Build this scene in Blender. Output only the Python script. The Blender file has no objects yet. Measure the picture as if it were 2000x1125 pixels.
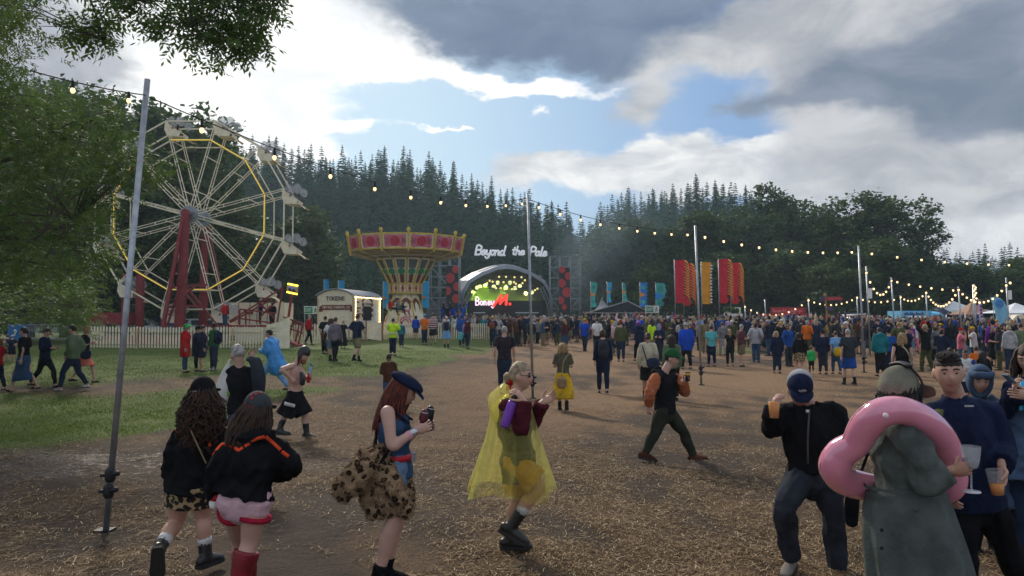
import bpy, math, random
import numpy as np
from mathutils import Vector, Matrix
R = math.radians
random.seed(7)
rng = np.random.default_rng(7)
scene = bpy.context.scene
C = scene.collection
# ------------------------------------------------------------------ camera
CZ, F, CX, CY, PITCH = 1.95, 1500.0, 1000.0, 562.5, R(2.58)
cam = bpy.data.cameras.new("camera")
cam.sensor_width = 36.0
cam.lens = 36.0 * F / 2000.0
cam.clip_start, cam.clip_end = 0.1, 4000
camo = bpy.data.objects.new("camera", cam)
C.objects.link(camo)
camo.location = (0, 0, CZ)
camo.rotation_euler = (math.pi / 2 + PITCH, 0, 0)
scene.camera = camo
cp, sp = math.cos(PITCH), math.sin(PITCH)
def ray(px, py):
 a, b = (px - CX) / F, -(py - CY) / F
 return Vector((a, cp - b * sp, sp + b * cp))
def at(px, py, Y):                     # the point of depth Y seen at a photo pixel
 d = ray(px, py)
 return Vector((0, 0, CZ)) + d * (Y / d.y)
# ------------------------------------------------------------------ view
vs = scene.view_settings
vs.view_transform, vs.look, vs.exposure, vs.gamma = 'Standard', 'None', 0.12, 1.0
vs.use_curve_mapping = False
# ------------------------------------------------------------------ sun (behind cloud, upper left, ahead)
SUN_EL, SUN_AZ = R(33), R(-24)          # azimuth from +Y towards +X
sl = bpy.data.lights.new("sun", 'SUN')
sl.energy, sl.angle, sl.color = 3.0, R(7), (1.0, 0.90, 0.76)
so = bpy.data.objects.new("sun", sl)
C.objects.link(so)
sdir = Vector((math.sin(SUN_AZ) * math.cos(SUN_EL), math.cos(SUN_AZ) * math.cos(SUN_EL), math.sin(SUN_EL)))
so.rotation_euler = sdir.to_track_quat('Z', 'Y').to_euler()
# ------------------------------------------------------------------ world
W = bpy.data.worlds.new("World")
scene.world = W
W.use_nodes = True
W.cycles.sampling_method = 'MANUAL'
W.cycles.sample_map_resolution = 512
nt = W.node_tree
nt.nodes.clear()
class NX:
 """small expression helper over a node tree"""
 def __init__(s, nt): s.nt = nt
 def n(s, t, **k):
  o = s.nt.nodes.new(t)
  for a, b in k.items(): setattr(o, a, b)
  return o
 def put(s, inp, v):
  if hasattr(v, 'is_output'): s.nt.links.new(v, inp)
  else: inp.default_value = v
 def m(s, op, a, b=0.0, c=None, clamp=False):
  o = s.n('ShaderNodeMath', operation=op, use_clamp=clamp)
  s.put(o.inputs[0], a); s.put(o.inputs[1], b)
  if c is not None: s.put(o.inputs[2], c)
  return o.outputs[0]
 def mix(s, f, a, b):
  o = s.n('ShaderNodeMix', data_type='RGBA')
  s.put(o.inputs[0], f); s.put(o.inputs[6], a if hasattr(a, 'is_output') else (*a, 1)); s.put(o.inputs[7], b if hasattr(b, 'is_output') else (*b, 1))
  return o.outputs[2]
 def ss(s, x, a, b):
  o = s.n('ShaderNodeMapRange', interpolation_type='SMOOTHSTEP')
  s.put(o.inputs[0], x); o.inputs[1].default_value = a; o.inputs[2].default_value = b
  return o.outputs[0]
 def noise(s, vec, scale, detail=4, rough=.55, dist=0.0, col=False):
  o = s.n('ShaderNodeTexNoise')
  if vec is not None: s.put(o.inputs['Vector'], vec)
  o.inputs['Scale'].default_value = scale; o.inputs['Detail'].default_value = detail
  o.inputs['Roughness'].default_value = rough; o.inputs['Distortion'].default_value = dist
  return o.outputs['Color' if col else 'Fac']
w = NX(nt)
tc = w.n('ShaderNodeTexCoord')
sep = w.n('ShaderNodeSeparateXYZ'); nt.links.new(tc.outputs['Generated'], sep.inputs[0])
az0 = w.m('ARCTAN2', sep.outputs[0], sep.outputs[1])
el0 = w.m('ARCSINE', sep.outputs[2])
mp = w.n('ShaderNodeMapping'); nt.links.new(tc.outputs['Generated'], mp.inputs[0]); mp.inputs['Scale'].default_value = (1, 1, 1.9)
nA = w.noise(mp.outputs[0], 3.2, 7, .56, .3)
nB = w.noise(mp.outputs[0], 8.5, 7, .6, .5)
sw = w.n('ShaderNodeSeparateXYZ'); nt.links.new(w.noise(mp.outputs[0], 6.0, 5, .6, 0, True), sw.inputs[0])
az = w.m('ADD', az0, w.m('MULTIPLY', w.m('SUBTRACT', sw.outputs[0], .5), .20))
el = w.m('ADD', el0, w.m('MULTIPLY', w.m('SUBTRACT', sw.outputs[1], .5), .12))
def aze(px, py):
 d = ray(px, py).normalized()
 return math.atan2(d.x, d.y), math.asin(d.z)
def blob(px, py, sx, sy, amp=1.0, tilt=0.0):
 a, e = aze(px, py)
 da, de = w.m('SUBTRACT', az, a), w.m('SUBTRACT', el, e)
 if tilt: de = w.m('SUBTRACT', de, w.m('MULTIPLY', da, tilt))
 q = w.m('ADD', w.m('POWER', w.m('DIVIDE', da, sx / F), 2), w.m('POWER', w.m('DIVIDE', de, sy / F), 2))
 return w.m('MULTIPLY', w.m('EXPONENT', w.m('MULTIPLY', q, -1)), amp)
def total(bs):
 r = bs[0]
 for b in bs[1:]: r = w.m('ADD', r, b)
 return r
sky = w.n('ShaderNodeTexSky', sky_type='NISHITA', sun_disc=False, sun_elevation=SUN_EL, sun_rotation=SUN_AZ % (2 * math.pi))
sky.air_density, sky.dust_density, sky.ozone_density = 1.0, 0.6, 2.0
skyc = w.n('ShaderNodeVectorMath', operation='SCALE'); nt.links.new(sky.outputs[0], skyc.inputs[0]); skyc.inputs[3].default_value = .085
def layer(under, bl, lo, hi, c0, c1, na=.6, nb=.5, extra=None):
 f = total([blob(*q) for q in bl])
 if extra is not None: f = w.m('ADD', f, extra)
 f = w.m('ADD', f, w.m('ADD', w.m('MULTIPLY', w.m('SUBTRACT', nA, .5), na), w.m('MULTIPLY', w.m('SUBTRACT', nB, .5), nb)))
 return w.mix(w.ss(f, lo, hi), under, w.mix(w.ss(nB, .32, .68), c0, c1))
blue = w.mix(w.ss(az0, -.20, .36), (.60, .80, .92), (.20, .36, .66))
fin = w.mix(.7, skyc.outputs[0], blue)
fin = layer(fin, [(1130, 335, 230, 36, .9), (1440, 345, 220, 50, 1.1), (1330, 285, 60, 45, .6), (1900, 420, 260, 90, 1.2), (1650, 320, 160, 40, .7)], .30, .75, (.55, .57, .61), (.95, .94, .92), .5, .7)
fin = layer(fin, [(400, 140, 230, 150, 1.3), (640, 20, 240, 75, 1.0), (850, 130, 180, 24, .75, -.16), (1080, 160, 170, 18, .6), (640, 245, 130, 14, .55), (500, 300, 170, 45, .8), (690, 130, 50, 8, .45), (880, 262, 60, 7, .5), (1052, 214, 26, 10, .4), (-150, 250, 300, 200, .8)], .28, .62, (.92, .93, .95), (1.25, 1.23, 1.18), .5, .5)
fin = layer(fin, [(120, 90, 130, 110, 1.0), (-200, 60, 240, 150, 1.0)], .25, 1.0, (.36, .38, .43), (.52, .53, .57), .6, .4)
fin = layer(fin, [(1450, 80, 320, 52, 1.1, .05), (1720, 190, 190, 105, .8), (1880, 300, 260, 110, 1.2), (1960, 60, 300, 160, 1.0), (1255, 225, 70, 50, .5), (1230, 190, 60, 40, .4)], .28, .80, (.38, .40, .44), (.62, .62, .63), .6, .6)
fin = layer(fin, [(1000, 40, 330, 72, 1.35, -.03), (1250, 10, 330, 60, .85), (1150, 120, 150, 26, .45)], .30, 1.05, (.130, .180, .275), (.18, .235, .335), .5, .25)
fin = layer(fin, [(1760, 170, 230, 60, 1.0, -.25), (1920, 60, 200, 90, 1.0), (1560, 200, 90, 30, .55), (1455, 215, 60, 26, .6), (1950, 260, 160, 50, .7), (1280, 205, 45, 26, .4)], .28, 1.0, (.155, .195, .27), (.25, .285, .36), .6, .4)
top_ = w.ss(el0, .36, .60)  # cloud overhead, out of view: brightness set to light the ground
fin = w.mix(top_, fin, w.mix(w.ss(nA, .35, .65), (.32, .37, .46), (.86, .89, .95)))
back = w.ss(sep.outputs[1], .45, -.1)  # unseen cloud behind the camera, brightness set as fill light
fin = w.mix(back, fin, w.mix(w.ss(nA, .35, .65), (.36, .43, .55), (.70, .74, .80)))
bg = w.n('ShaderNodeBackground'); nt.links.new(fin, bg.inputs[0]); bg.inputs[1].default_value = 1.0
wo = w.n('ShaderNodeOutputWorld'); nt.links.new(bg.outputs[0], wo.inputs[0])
# ------------------------------------------------------------------ materials
MATS = {}
def mat(key, col, rough=.8, metal=0.0, var=.18, vs_=6.0, bump=0.0, bs=40.0, emit=0.0, ecol=None, alpha=1.0, trans=0.0, sheen=0.0, spec=.3, col2=None, coat=0.0):
 if key in MATS: return MATS[key]
 m = bpy.data.materials.new(key); m.use_nodes = True
 t = m.node_tree; p = t.nodes['Principled BSDF']; x = NX(t)
 o = x.n('ShaderNodeTexCoord').outputs['Object']
 n = x.noise(o, vs_, 5, .6)
 f = x.ss(n, .3, .7)
 c2 = col2 if col2 else tuple(c * (1 - var) for c in col)
 c1 = col if col2 else tuple(min(1, c * (1 + var * .6)) for c in col)
 x.put(p.inputs['Base Color'], x.mix(f, c2, c1))
 p.inputs['Roughness'].default_value = rough; p.inputs['Metallic'].default_value = metal
 p.inputs['Specular IOR Level'].default_value = spec
 if coat: p.inputs['Coat Weight'].default_value = coat
 if sheen: p.inputs['Sheen Weight'].default_value = sheen
 if trans: p.inputs['Transmission Weight'].default_value = trans
 if alpha < 1: p.inputs['Alpha'].default_value = alpha
 if emit:
  p.inputs['Emission Color'].default_value = (*(ecol or col), 1); p.inputs['Emission Strength'].default_value = emit
 if bump:
  b = x.n('ShaderNodeBump'); b.inputs['Strength'].default_value = bump; b.inputs['Distance'].default_value = .01
  t.links.new(x.noise(o, bs, 4, .6), b.inputs['Height']); t.links.new(b.outputs[0], p.inputs['Normal'])
 MATS[key] = m
 return m
def fabric(name, col, rough=.9): return mat(name + '_fabric', col, rough, 0, .38, 4, .55, 70, spec=.06)
def pattern(key, base, spot, ring=None, scale=22, th=(.16, .30), rough=.9):
 if key in MATS: return MATS[key]
 m = bpy.data.materials.new(key); m.use_nodes = True
 t = m.node_tree; p = t.nodes['Principled BSDF']; x = NX(t)
 o = x.n('ShaderNodeTexCoord').outputs['Object']
 wv = x.n('ShaderNodeVectorMath', operation='ADD'); t.links.new(o, wv.inputs[0])
 sc = x.n('ShaderNodeVectorMath', operation='SCALE'); t.links.new(x.noise(o, scale * .8, 2, .5, 0, True), sc.inputs[0]); sc.inputs[3].default_value = 1.1 / scale
 t.links.new(sc.outputs[0], wv.inputs[1])
 v = x.n('ShaderNodeTexVoronoi'); t.links.new(wv.outputs[0], v.inputs['Vector']); v.inputs['Scale'].default_value = scale
 d = v.outputs['Distance']
 c = x.mix(x.ss(d, th[1], th[1] + .06), spot, base)
 if ring: c = x.mix(x.ss(d, th[0], th[0] + .06), ring, c)
 c = x.mix(x.m('MULTIPLY', x.noise(o, 9, 4), .35), c, (.03, .02, .015))
 x.put(p.inputs['Base Color'], c); p.inputs['Roughness'].default_value = rough; p.inputs['Specular IOR Level'].default_value = .2
 MATS[key] = m
 return m
def leafmat(key, dark, light, scale=.5, transl=.25, rough=.6, spec=.2):
 if key in MATS: return MATS[key]
 m = bpy.data.materials.new(key); m.use_nodes = True
 t = m.node_tree; t.nodes.clear(); x = NX(t)
 g = x.n('ShaderNodeNewGeometry'); oi = x.n('ShaderNodeObjectInfo')
 o = x.n('ShaderNodeTexCoord').outputs['Object']
 f = x.m('ADD', x.m('MULTIPLY', g.outputs['Random Per Island'], .45), x.m('ADD', x.m('MULTIPLY', x.ss(x.noise(o, scale, 3), .35, .65), .4), x.m('MULTIPLY', oi.outputs['Random'], .2)))
 c = x.mix(f, dark, light)
 d = x.n('ShaderNodeBsdfPrincipled'); x.put(d.inputs['Base Color'], c); d.inputs['Roughness'].default_value = rough; d.inputs['Specular IOR Level'].default_value = spec
 tr = x.n('ShaderNodeBsdfTranslucent'); x.put(tr.inputs[0], c)
 mx = x.n('ShaderNodeMixShader'); mx.inputs[0].default_value = transl
 t.links.new(d.outputs[0], mx.inputs[1]); t.links.new(tr.outputs[0], mx.inputs[2])
 out = x.n('ShaderNodeOutputMaterial'); t.links.new(mx.outputs[0], out.inputs[0])
 MATS[key] = m
 return m
# ------------------------------------------------------------------ meshes
def npv(v): return np.array(v, dtype=float)
def unit(v):
 v = np.asarray(v, float); n = np.linalg.norm(v)
 return v / n if n > 1e-9 else v
class MB:
 def __init__(s): s.V = []; s.Fc = []; s.M = []; s.n = 0; s.mi = 0
 def add(s, v, f):
  v = np.asarray(v, float).reshape(-1, 3)
  s.V.append(v)
  for q in f: s.Fc.append(tuple(int(i) + s.n for i in q)); s.M.append(s.mi)
  s.n += len(v)
 def tube(s, P, rad, hint=(1, 0, 0), seg=10, rings=None, cap=('r', 'r'), fold=None):
  P = np.array([tuple(p) for p in P], float); n = len(P)
  rad = np.array([(r, r) if np.isscalar(r) else tuple(r) for r in rad], float)
  if len(rad) == 1: rad = np.repeat(rad, n, 0)
  H = np.array(hint, float)
  if H.ndim == 1: H = np.repeat(H[None], n, 0)
  if n > 2 and rings:
   u = np.linspace(0, n - 1, rings); P2 = []; 
   Pp = np.vstack([2 * P[0] - P[1], P, 2 * P[-1] - P[-2]])
   Rp = np.vstack([rad[0], rad, rad[-1]])
   i = np.minimum(u.astype(int), n - 2); t = (u - i)[:, None]
   def cr(A): 
    a, b, c, d = A[i], A[i + 1], A[i + 2], A[i + 3]
    return .5 * (2 * b + (c - a) * t + (2 * a - 5 * b + 4 * c - d) * t ** 2 + (3 * b - a - 3 * c + d) * t ** 3)
   H = H[i] * (1 - t) + H[np.minimum(i + 1, n - 1)] * t
   P = cr(Pp); rad = np.maximum(cr(Rp), 1e-4)
  T = np.gradient(P, axis=0) if len(P) > 2 else np.repeat((P[-1] - P[0])[None], len(P), 0)
  T /= np.maximum(np.linalg.norm(T, axis=1), 1e-9)[:, None]
  S = H - (H * T).sum(1)[:, None] * T
  bad = np.linalg.norm(S, axis=1) < 1e-3
  if bad.any():
   alt = np.cross(T, (0, 0, 1.0)); alt2 = np.cross(T, (0, 1.0, 0)); alt[np.linalg.norm(alt, axis=1) < 1e-3] = alt2[np.linalg.norm(alt, axis=1) < 1e-3]
   S[bad] = alt[bad]
  S /= np.linalg.norm(S, axis=1)[:, None]
  U = np.cross(T, S)
  rows = [(P[k], S[k], U[k], rad[k]) for k in range(len(P))]
  if cap[0] == 'r':
   r = rad[0]; rows = [(P[0] - T[0] * min(r) * a, S[0], U[0], r * b) for a, b in ((.95, .3), (.6, .8))] + rows
  if cap[1] == 'r':
   r = rad[-1]; rows += [(P[-1] + T[-1] * min(r) * a, S[-1], U[-1], r * b) for a, b in ((.6, .8), (.95, .3))]
  th = np.linspace(0, 2 * np.pi, seg, endpoint=False); c, sn = np.cos(th), np.sin(th)
  V = []
  for k, (p, a, b, r) in enumerate(rows):
   fm = 1.0 if fold is None else 1 + fold(th, k / (len(rows) - 1))
   V.append(p + np.outer(c * r[0] * fm, a) + np.outer(sn * r[1] * fm, b))
  V = np.vstack(V); nr = len(rows); f = []
  for k in range(nr - 1):
   for j in range(seg):
    j2 = (j + 1) % seg
    f.append((k * seg + j, k * seg + j2, (k + 1) * seg + j2, (k + 1) * seg + j))
  if cap[0]: f.append(tuple(range(seg - 1, -1, -1)))
  if cap[1]: f.append(tuple((nr - 1) * seg + j for j in range(seg)))
  s.add(V, f)
 def bar(s, a, b, r=.03, seg=6): s.tube([a, b], [r, r], (.31, .52, .8), seg, cap=('f', 'f'))
 def sbar(s, a, b, w_=.05, h=.05, hint=(1, 0, 0)):      # square bar
  a, b = npv(a), npv(b); T = unit(b - a); S = npv(hint) - np.dot(hint, T) * T
  if np.linalg.norm(S) < 1e-3: S = np.cross(T, (0, 1, .1))
  S = unit(S); U = np.cross(T, S)
  q = [(-1, -1), (1, -1), (1, 1), (-1, 1)]
  V = [p + S * i * w_ / 2 + U * j * h / 2 for p in (a, b) for i, j in q]
  s.add(V, [(3, 2, 1, 0), (4, 5, 6, 7)] + [(k, (k + 1) % 4, 4 + (k + 1) % 4, 4 + k) for k in range(4)])
 def box(s, c, d, rz=0.0):
  c = npv(c); hx, hy, hz = d[0] / 2, d[1] / 2, d[2] / 2; ca, sa = math.cos(rz), math.sin(rz)
  V = []
  for z in (-hz, hz):
   for x, y in ((-hx, -hy), (hx, -hy), (hx, hy), (-hx, hy)): V.append(c + (x * ca - y * sa, x * sa + y * ca, z))
  s.add(V, [(3, 2, 1, 0), (4, 5, 6, 7), (0, 1, 5, 4), (1, 2, 6, 5), (2, 3, 7, 6), (3, 0, 4, 7)])
 def ell(s, c, r, M=None, seg=12, rings=8, fn=None):
  V = []
  for i in range(rings + 1):
   ph = math.pi * i / rings
   for j in range(seg):
    t = 2 * math.pi * j / seg
    V.append((math.sin(ph) * math.cos(t), math.sin(ph) * math.sin(t), math.cos(ph)))
  V = np.array(V)
  if fn: V = fn(V)
  V = V * npv(r)
  if M is not None: V = V @ np.asarray(M, float)     # rows of M = local axes
  V = V + npv(c); f = []
  for i in range(rings):
   for j in range(seg):
    j2 = (j + 1) % seg
    if i == 0: f.append((j, seg + j, seg + j2))
    elif i == rings - 1: f.append((i * seg + j, (i + 1) * seg + j, i * seg + j2))
    else: f.append((i * seg + j, (i + 1) * seg + j, (i + 1) * seg + j2, i * seg + j2))
  s.add(V, f)
 def prism(s, pts, a, b):   # polygon pts (3D) extruded from offset a to offset b (vectors)
  P = np.array([tuple(p) for p in pts], float); n = len(P); a, b = npv(a), npv(b)
  s.add(np.vstack([P + a, P + b]), [tuple(range(n - 1, -1, -1)), tuple(range(n, 2 * n))] + [(i, (i + 1) % n, n + (i + 1) % n, n + i) for i in range(n)])
 def quad(s, *p): s.add([tuple(q) for q in p], [tuple(range(len(p)))])
 def disc(s, c, r, nrm=(0, -1, 0), seg=16, th=.02, up=(0, 0, 1), ry=None):
  nrm = unit(nrm); a = unit(np.cross(up, nrm)); b = np.cross(nrm, a); ry = ry or r
  pts = [npv(c) + a * r * math.cos(t) + b * ry * math.sin(t) for t in np.linspace(0, 2 * math.pi, seg, endpoint=False)]
  s.prism(pts, -nrm * th / 2, nrm * th / 2)
 def mesh(s, name, smooth=True):
  me = bpy.data.meshes.new(name)
  V = np.vstack(s.V) if s.V else np.zeros((0, 3))
  me.from_pydata(V.tolist(), [], s.Fc)
  if any(s.M): me.polygons.foreach_set('material_index', s.M)
  if smooth: me.polygons.foreach_set('use_smooth', [True] * len(s.Fc))
  me.update()
  return me
 def build(s, name, mats, parent=None, smooth=True, loc=None, fix=False):
  if fix: pass
  V = np.vstack(s.V); off = npv(loc) if loc is not None else np.zeros(3)
  if parent is not None: off = npv(wloc(parent))
  s.V = [V - off]
  o = bpy.data.objects.new(name, s.mesh(name, smooth)); C.objects.link(o)
  if parent is not None: o.parent = parent
  else: o.location = off
  for m in (mats if isinstance(mats, (list, tuple)) else [mats]): o.data.materials.append(m)
  o['w'] = tuple(off); 
  if smooth == 'auto': pass
  return o
WL = {}
def wloc(o): return o['w'] if 'w' in o else tuple(o.location)
def tag(o, label=None, cat=None, group=None, kind=None):
 if label: o['label'] = label
 if cat: o['category'] = cat
 if group: o['group'] = group
 if kind: o['kind'] = kind
 return o
def empty(name, loc, label=None, cat=None, group=None):
 o = bpy.data.objects.new(name, None); C.objects.link(o); o.location = loc; o['w'] = tuple(float(i) for i in loc)
 o.empty_display_size = .2
 return tag(o, label, cat, group)
def raw(name, V, Fq, m, loc=(0, 0, 0), parent=None, smooth=False):   # fast numpy mesh of uniform polygons
 V = np.asarray(V, np.float32); Fq = np.asarray(Fq, np.int32); k = Fq.shape[1]
 me = bpy.data.meshes.new(name)
 me.vertices.add(len(V)); me.vertices.foreach_set('co', V.ravel())
 me.loops.add(Fq.size); me.loops.foreach_set('vertex_index', Fq.ravel())
 me.polygons.add(len(Fq)); me.polygons.foreach_set('loop_start', np.arange(0, Fq.size, k, dtype=np.int32))
 if smooth: me.polygons.foreach_set('use_smooth', np.ones(len(Fq), bool))
 me.update(calc_edges=True)
 if m is not None: me.materials.append(m)
 if name is None: return me
 o = bpy.data.objects.new(name, me); C.objects.link(o); o.location = loc; o['w'] = tuple(float(i) for i in loc)
 if parent is not None: o.parent = parent
 return o
# temporary scene for fusing overlapping shapes into one skin
TS = bpy.data.scenes.new("fuse")
def fuse(mb, voxel, smooth=4, wrinkle=0.0, wl=.12, seed=0):
 me = mb.mesh("t"); o = bpy.data.objects.new("t", me); TS.collection.objects.link(o)
 r = o.modifiers.new("r", 'REMESH'); r.mode = 'VOXEL'; r.voxel_size = voxel
 if smooth:
  q = o.modifiers.new("s", 'SMOOTH'); q.factor = .5; q.iterations = smooth
 TS.view_layers[0].update()
 with bpy.context.temp_override(scene=TS, view_layer=TS.view_layers[0]): dg = bpy.context.evaluated_depsgraph_get()
 dg.update()
 e = o.evaluated_get(dg); m2 = bpy.data.meshes.new_from_object(e)
 bpy.data.objects.remove(o); bpy.data.meshes.remove(me)
 nv = len(m2.vertices); V = np.empty(nv * 3, np.float32); m2.vertices.foreach_get('co', V); V = V.reshape(-1, 3).astype(float)
 if wrinkle and nv:
  N = np.empty(nv * 3, np.float32); m2.vertices.foreach_get('normal', N); N = N.reshape(-1, 3)
  rg = np.random.default_rng(seed); d = np.zeros(nv)
  for k in range(9):
   kv = rg.normal(size=3); kv[2] *= .9; kv *= 2 * np.pi / (wl * rg.uniform(.45, 1.5)) / np.linalg.norm(kv)
   q2 = rg.normal(size=3) * 9
   d += (1 - 2 * np.abs(np.sin(.5 * (V @ kv) + .9 * np.sin(V @ q2 + rg.uniform(0, 6)) + rg.uniform(0, 6)))) / 3.2
  V = V + N * (d * wrinkle)[:, None]
 fs = [tuple(p.vertices) for p in m2.polygons]
 bpy.data.meshes.remove(m2)
 out = MB(); out.add(V, fs)
 return out
def S(a, b, x):
 t = np.clip((np.asarray(x, float) - a) / (b - a), 0, 1); return t * t * (3 - 2 * t)
def vnoise(x, y, sc, seed=0):
 rg = np.random.default_rng(seed); r = np.zeros(np.shape(x))
 for k in range(7):
  a = rg.uniform(0, 2 * np.pi); f = sc * rg.uniform(.5, 2.2)
  r = r + np.sin((x * math.cos(a) + y * math.sin(a)) * f + 1.3 * np.sin((y * math.cos(a) - x * math.sin(a)) * f * .7 + rg.uniform(0, 6)) + rg.uniform(0, 6)) / (1 + .3 * k)
 return r / 3.2
# ------------------------------------------------------------------ terrain
TOPS_X = np.array([-900, -300, 0, 300, 450, 600, 800, 900, 1000, 1100, 1150, 1200, 1350, 1450, 1600, 1700, 1850, 2000, 2400, 3000])
TOPS_Y = np.array([100, 110, 140, 200, 262, 295, 300, 340, 374, 415, 440, 388, 358, 375, 420, 440, 520, 530, 540, 540])
def crest(x, y):                       # ground height wanted at the crest, by bearing
 px = 1000 + 1500 * np.asarray(x, float) / np.maximum(np.asarray(y, float), 1)
 top = np.interp(px, TOPS_X, TOPS_Y)
 return (630 - top) / 1500.0
def gh(x, y):
 x = np.asarray(x, float); y = np.asarray(y, float)
 wl = S(3, -8, x)
 z = (.8 * wl) * S(10, 60, y) + (.7 * (1 - wl)) * S(20, 60, y)
 z = z + .026 * vnoise(x, y, 1.6, 3) * S(70, 30, y) + .016 * vnoise(x, y, 6.5, 6) * S(26, 12, y) + .05 * vnoise(x, y, .25, 4) * S(12, 30, y)
 hill = np.maximum(crest(x, y) * 182 + CZ - 15.2, 1.0)
 return z + hill * S(88, 190, y) ** 1.1 + .6 * vnoise(x, y, .06, 5) * S(95, 140, y)
def ghf(x, y): return float(gh(np.array([x]), np.array([y]))[0])
def foot(px, py):                       # where the ray through a pixel meets the ground
 d = ray(px, py); lo, hi = 2.0, 88.0
 f = lambda Y: CZ + d.z * Y / d.y - ghf(d.x * Y / d.y, Y)
 if f(hi) > 0: return Vector((d.x * hi / d.y, hi, ghf(d.x * hi / d.y, hi)))
 for _ in range(40):
  mid = (lo + hi) / 2
  if f(mid) > 0: lo = mid
  else: hi = mid
 return Vector((d.x * lo / d.y, lo, ghf(d.x * lo / d.y, lo)))
def grassmask(x, y):
 xb = -6.3 + (y - 13) * .17 + .9 * vnoise(x, y, .7, 11)
 g = S(.8, -1.0, x - xb) * S(11.0, 13.2, y + .8 * vnoise(x, y, .8, 12))
 worn = np.exp(-((y - 23.5 + .05 * x) / 2.6) ** 2) * .75 * S(-15, -9, x + 0 * y) + np.exp(-((y - 21) / 2.0) ** 2) * .8 * S(-8, -11, x)
 g = g * (1 - np.clip(worn + .25 * vnoise(x, y, .9, 13), 0, .95))
 far = S(30, 36, y) * S(-1.0, -5, x - (y - 34) * .03 + 1.2 * vnoise(x, y, .4, 14))
 farr = S(34, 42, y) * S(6, 12, x) * (.5 + .5 * vnoise(x, y, .3, 15))
 return np.clip(np.maximum(np.maximum(g, far * .9), farr * .8), 0, 1)
yy = np.concatenate([np.linspace(-30, 2, 20), 2 + np.geomspace(.12, 100, 330), np.linspace(106, 420, 60)])
uu = np.concatenate([np.linspace(-9, -1.05, 40), np.linspace(-1, 1, 260), np.linspace(1.05, 9, 40)])
GX = uu[None, :] * np.maximum(yy[:, None], 6.0) ; GY = np.repeat(yy[:, None], len(uu), 1)
GZ = gh(GX, GY)
nr, nc = GX.shape
idx = np.arange(nr * nc).reshape(nr, nc)
Q = np.stack([idx[:-1, :-1], idx[:-1, 1:], idx[1:, 1:], idx[1:, :-1]], -1).reshape(-1, 4)
gm = bpy.data.materials.new("field_soil"); gm.use_nodes = True
t = gm.node_tree; p = t.nodes['Principled BSDF']; x = NX(t)
o_ = x.n('ShaderNodeTexCoord').outputs['Object']
ag = x.n('ShaderNodeAttribute', attribute_name='grass').outputs['Fac']; aw = x.n('ShaderNodeAttribute', attribute_name='wet').outputs['Fac']
at_ = x.n('ShaderNodeAttribute', attribute_name='pale').outputs['Fac']
n1 = x.noise(o_, 1.1, 6, .65); n2 = x.noise(o_, 9, 6, .7); n3 = x.noise(o_, 55, 4, .7)
soil = x.mix(x.ss(n2, .3, .7), (.026, .017, .011), (.100, .061, .034))
straw = x.mix(x.ss(n3, .35, .65), (.055, .031, .016), (.28, .165, .078))
soil = x.mix(x.m('MULTIPLY', x.ss(x.m('ADD', x.m('MULTIPLY', n1, .6), x.m('MULTIPLY', n3, .4)), .36, .62), .8), soil, straw)
soil = x.mix(x.m('MULTIPLY', at_, .75), soil, x.mix(n3, (.13, .073, .038), (.39, .23, .115)))
soil = x.mix(x.m('MULTIPLY', x.ss(x.m('ADD', aw, x.m('MULTIPLY', x.m('SUBTRACT', n1, .5), 1.2)), .2, .9), .8), soil, x.mix(n2, (.022, .016, .013), (.070, .050, .042)))
ad = x.n('ShaderNodeAttribute', attribute_name='dark').outputs['Fac']
soil = x.mix(x.m('MULTIPLY', x.ss(x.m('ADD', ad, x.m('MULTIPLY', x.m('SUBTRACT', n2, .5), .7)), .38, .78), .85), soil, x.mix(n3, (.020, .013, .009), (.060, .040, .026)))
gr = x.mix(x.ss(n2, .3, .7), (.040, .070, .008), (.125, .165, .026))
gr = x.mix(x.m('MULTIPLY', x.ss(n1, .45, .7), .28), gr, (.10, .09, .035))
gf = x.ss(x.m('ADD', ag, x.m('MULTIPLY', x.m('SUBTRACT', n2, .5), .6)), .3, .7)
x.put(p.inputs['Base Color'], x.mix(gf, soil, gr))
wetm = x.m('MULTIPLY', x.ss(x.m('ADD', x.m('MULTIPLY', aw, .22), x.m('ADD', x.m('MULTIPLY', n2, .5), x.m('MULTIPLY', n1, .3))), .56, .64), x.m('SUBTRACT', 1, gf))
x.put(p.inputs['Roughness'], x.m('SUBTRACT', .95, x.m('MULTIPLY', wetm, .70)))
p.inputs['Specular IOR Level'].default_value = .35
bu = x.n('ShaderNodeBump'); bu.inputs['Strength'].default_value = 1.0; bu.inputs['Distance'].default_value = .06
t.links.new(x.m('ADD', x.m('MULTIPLY', n2, 1.0), x.m('MULTIPLY', n3, .35)), bu.inputs['Height']); t.links.new(bu.outputs[0], p.inputs['Normal'])
ground = raw('ground', np.stack([GX, GY, GZ], -1).reshape(-1, 3), Q, gm, smooth=True)
tag(ground, kind='structure')
def attr(o, name, v):
 a = o.data.attributes.new(name, 'FLOAT', 'POINT'); a.data.foreach_set('value', np.asarray(v, np.float32).ravel())
attr(ground, 'grass', np.maximum(grassmask(GX, GY), S(86, 95, GY) * .9))
wet = np.clip(.5 + .6 * vnoise(GX, GY, .55, 21), 0, 1) * (S(13.5, 9, GY) * .5 + S(1, -5, GX - (GY - 9) * .1) * np.exp(-((GY - 10) / 3.0) ** 2)) + S(3.2, 4.5, GX) * S(7.2, 5.5, GY) * .8
attr(ground, 'wet', np.clip(wet, 0, 1))
def dk(x, y): return np.clip(.42 + .55 * vnoise(x * 1.0, y * .45, .75, 51) + .35 * vnoise(x, y * .6, 2.6, 52), 0, 1)
attr(ground, 'dark', dk(GX, GY))
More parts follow.
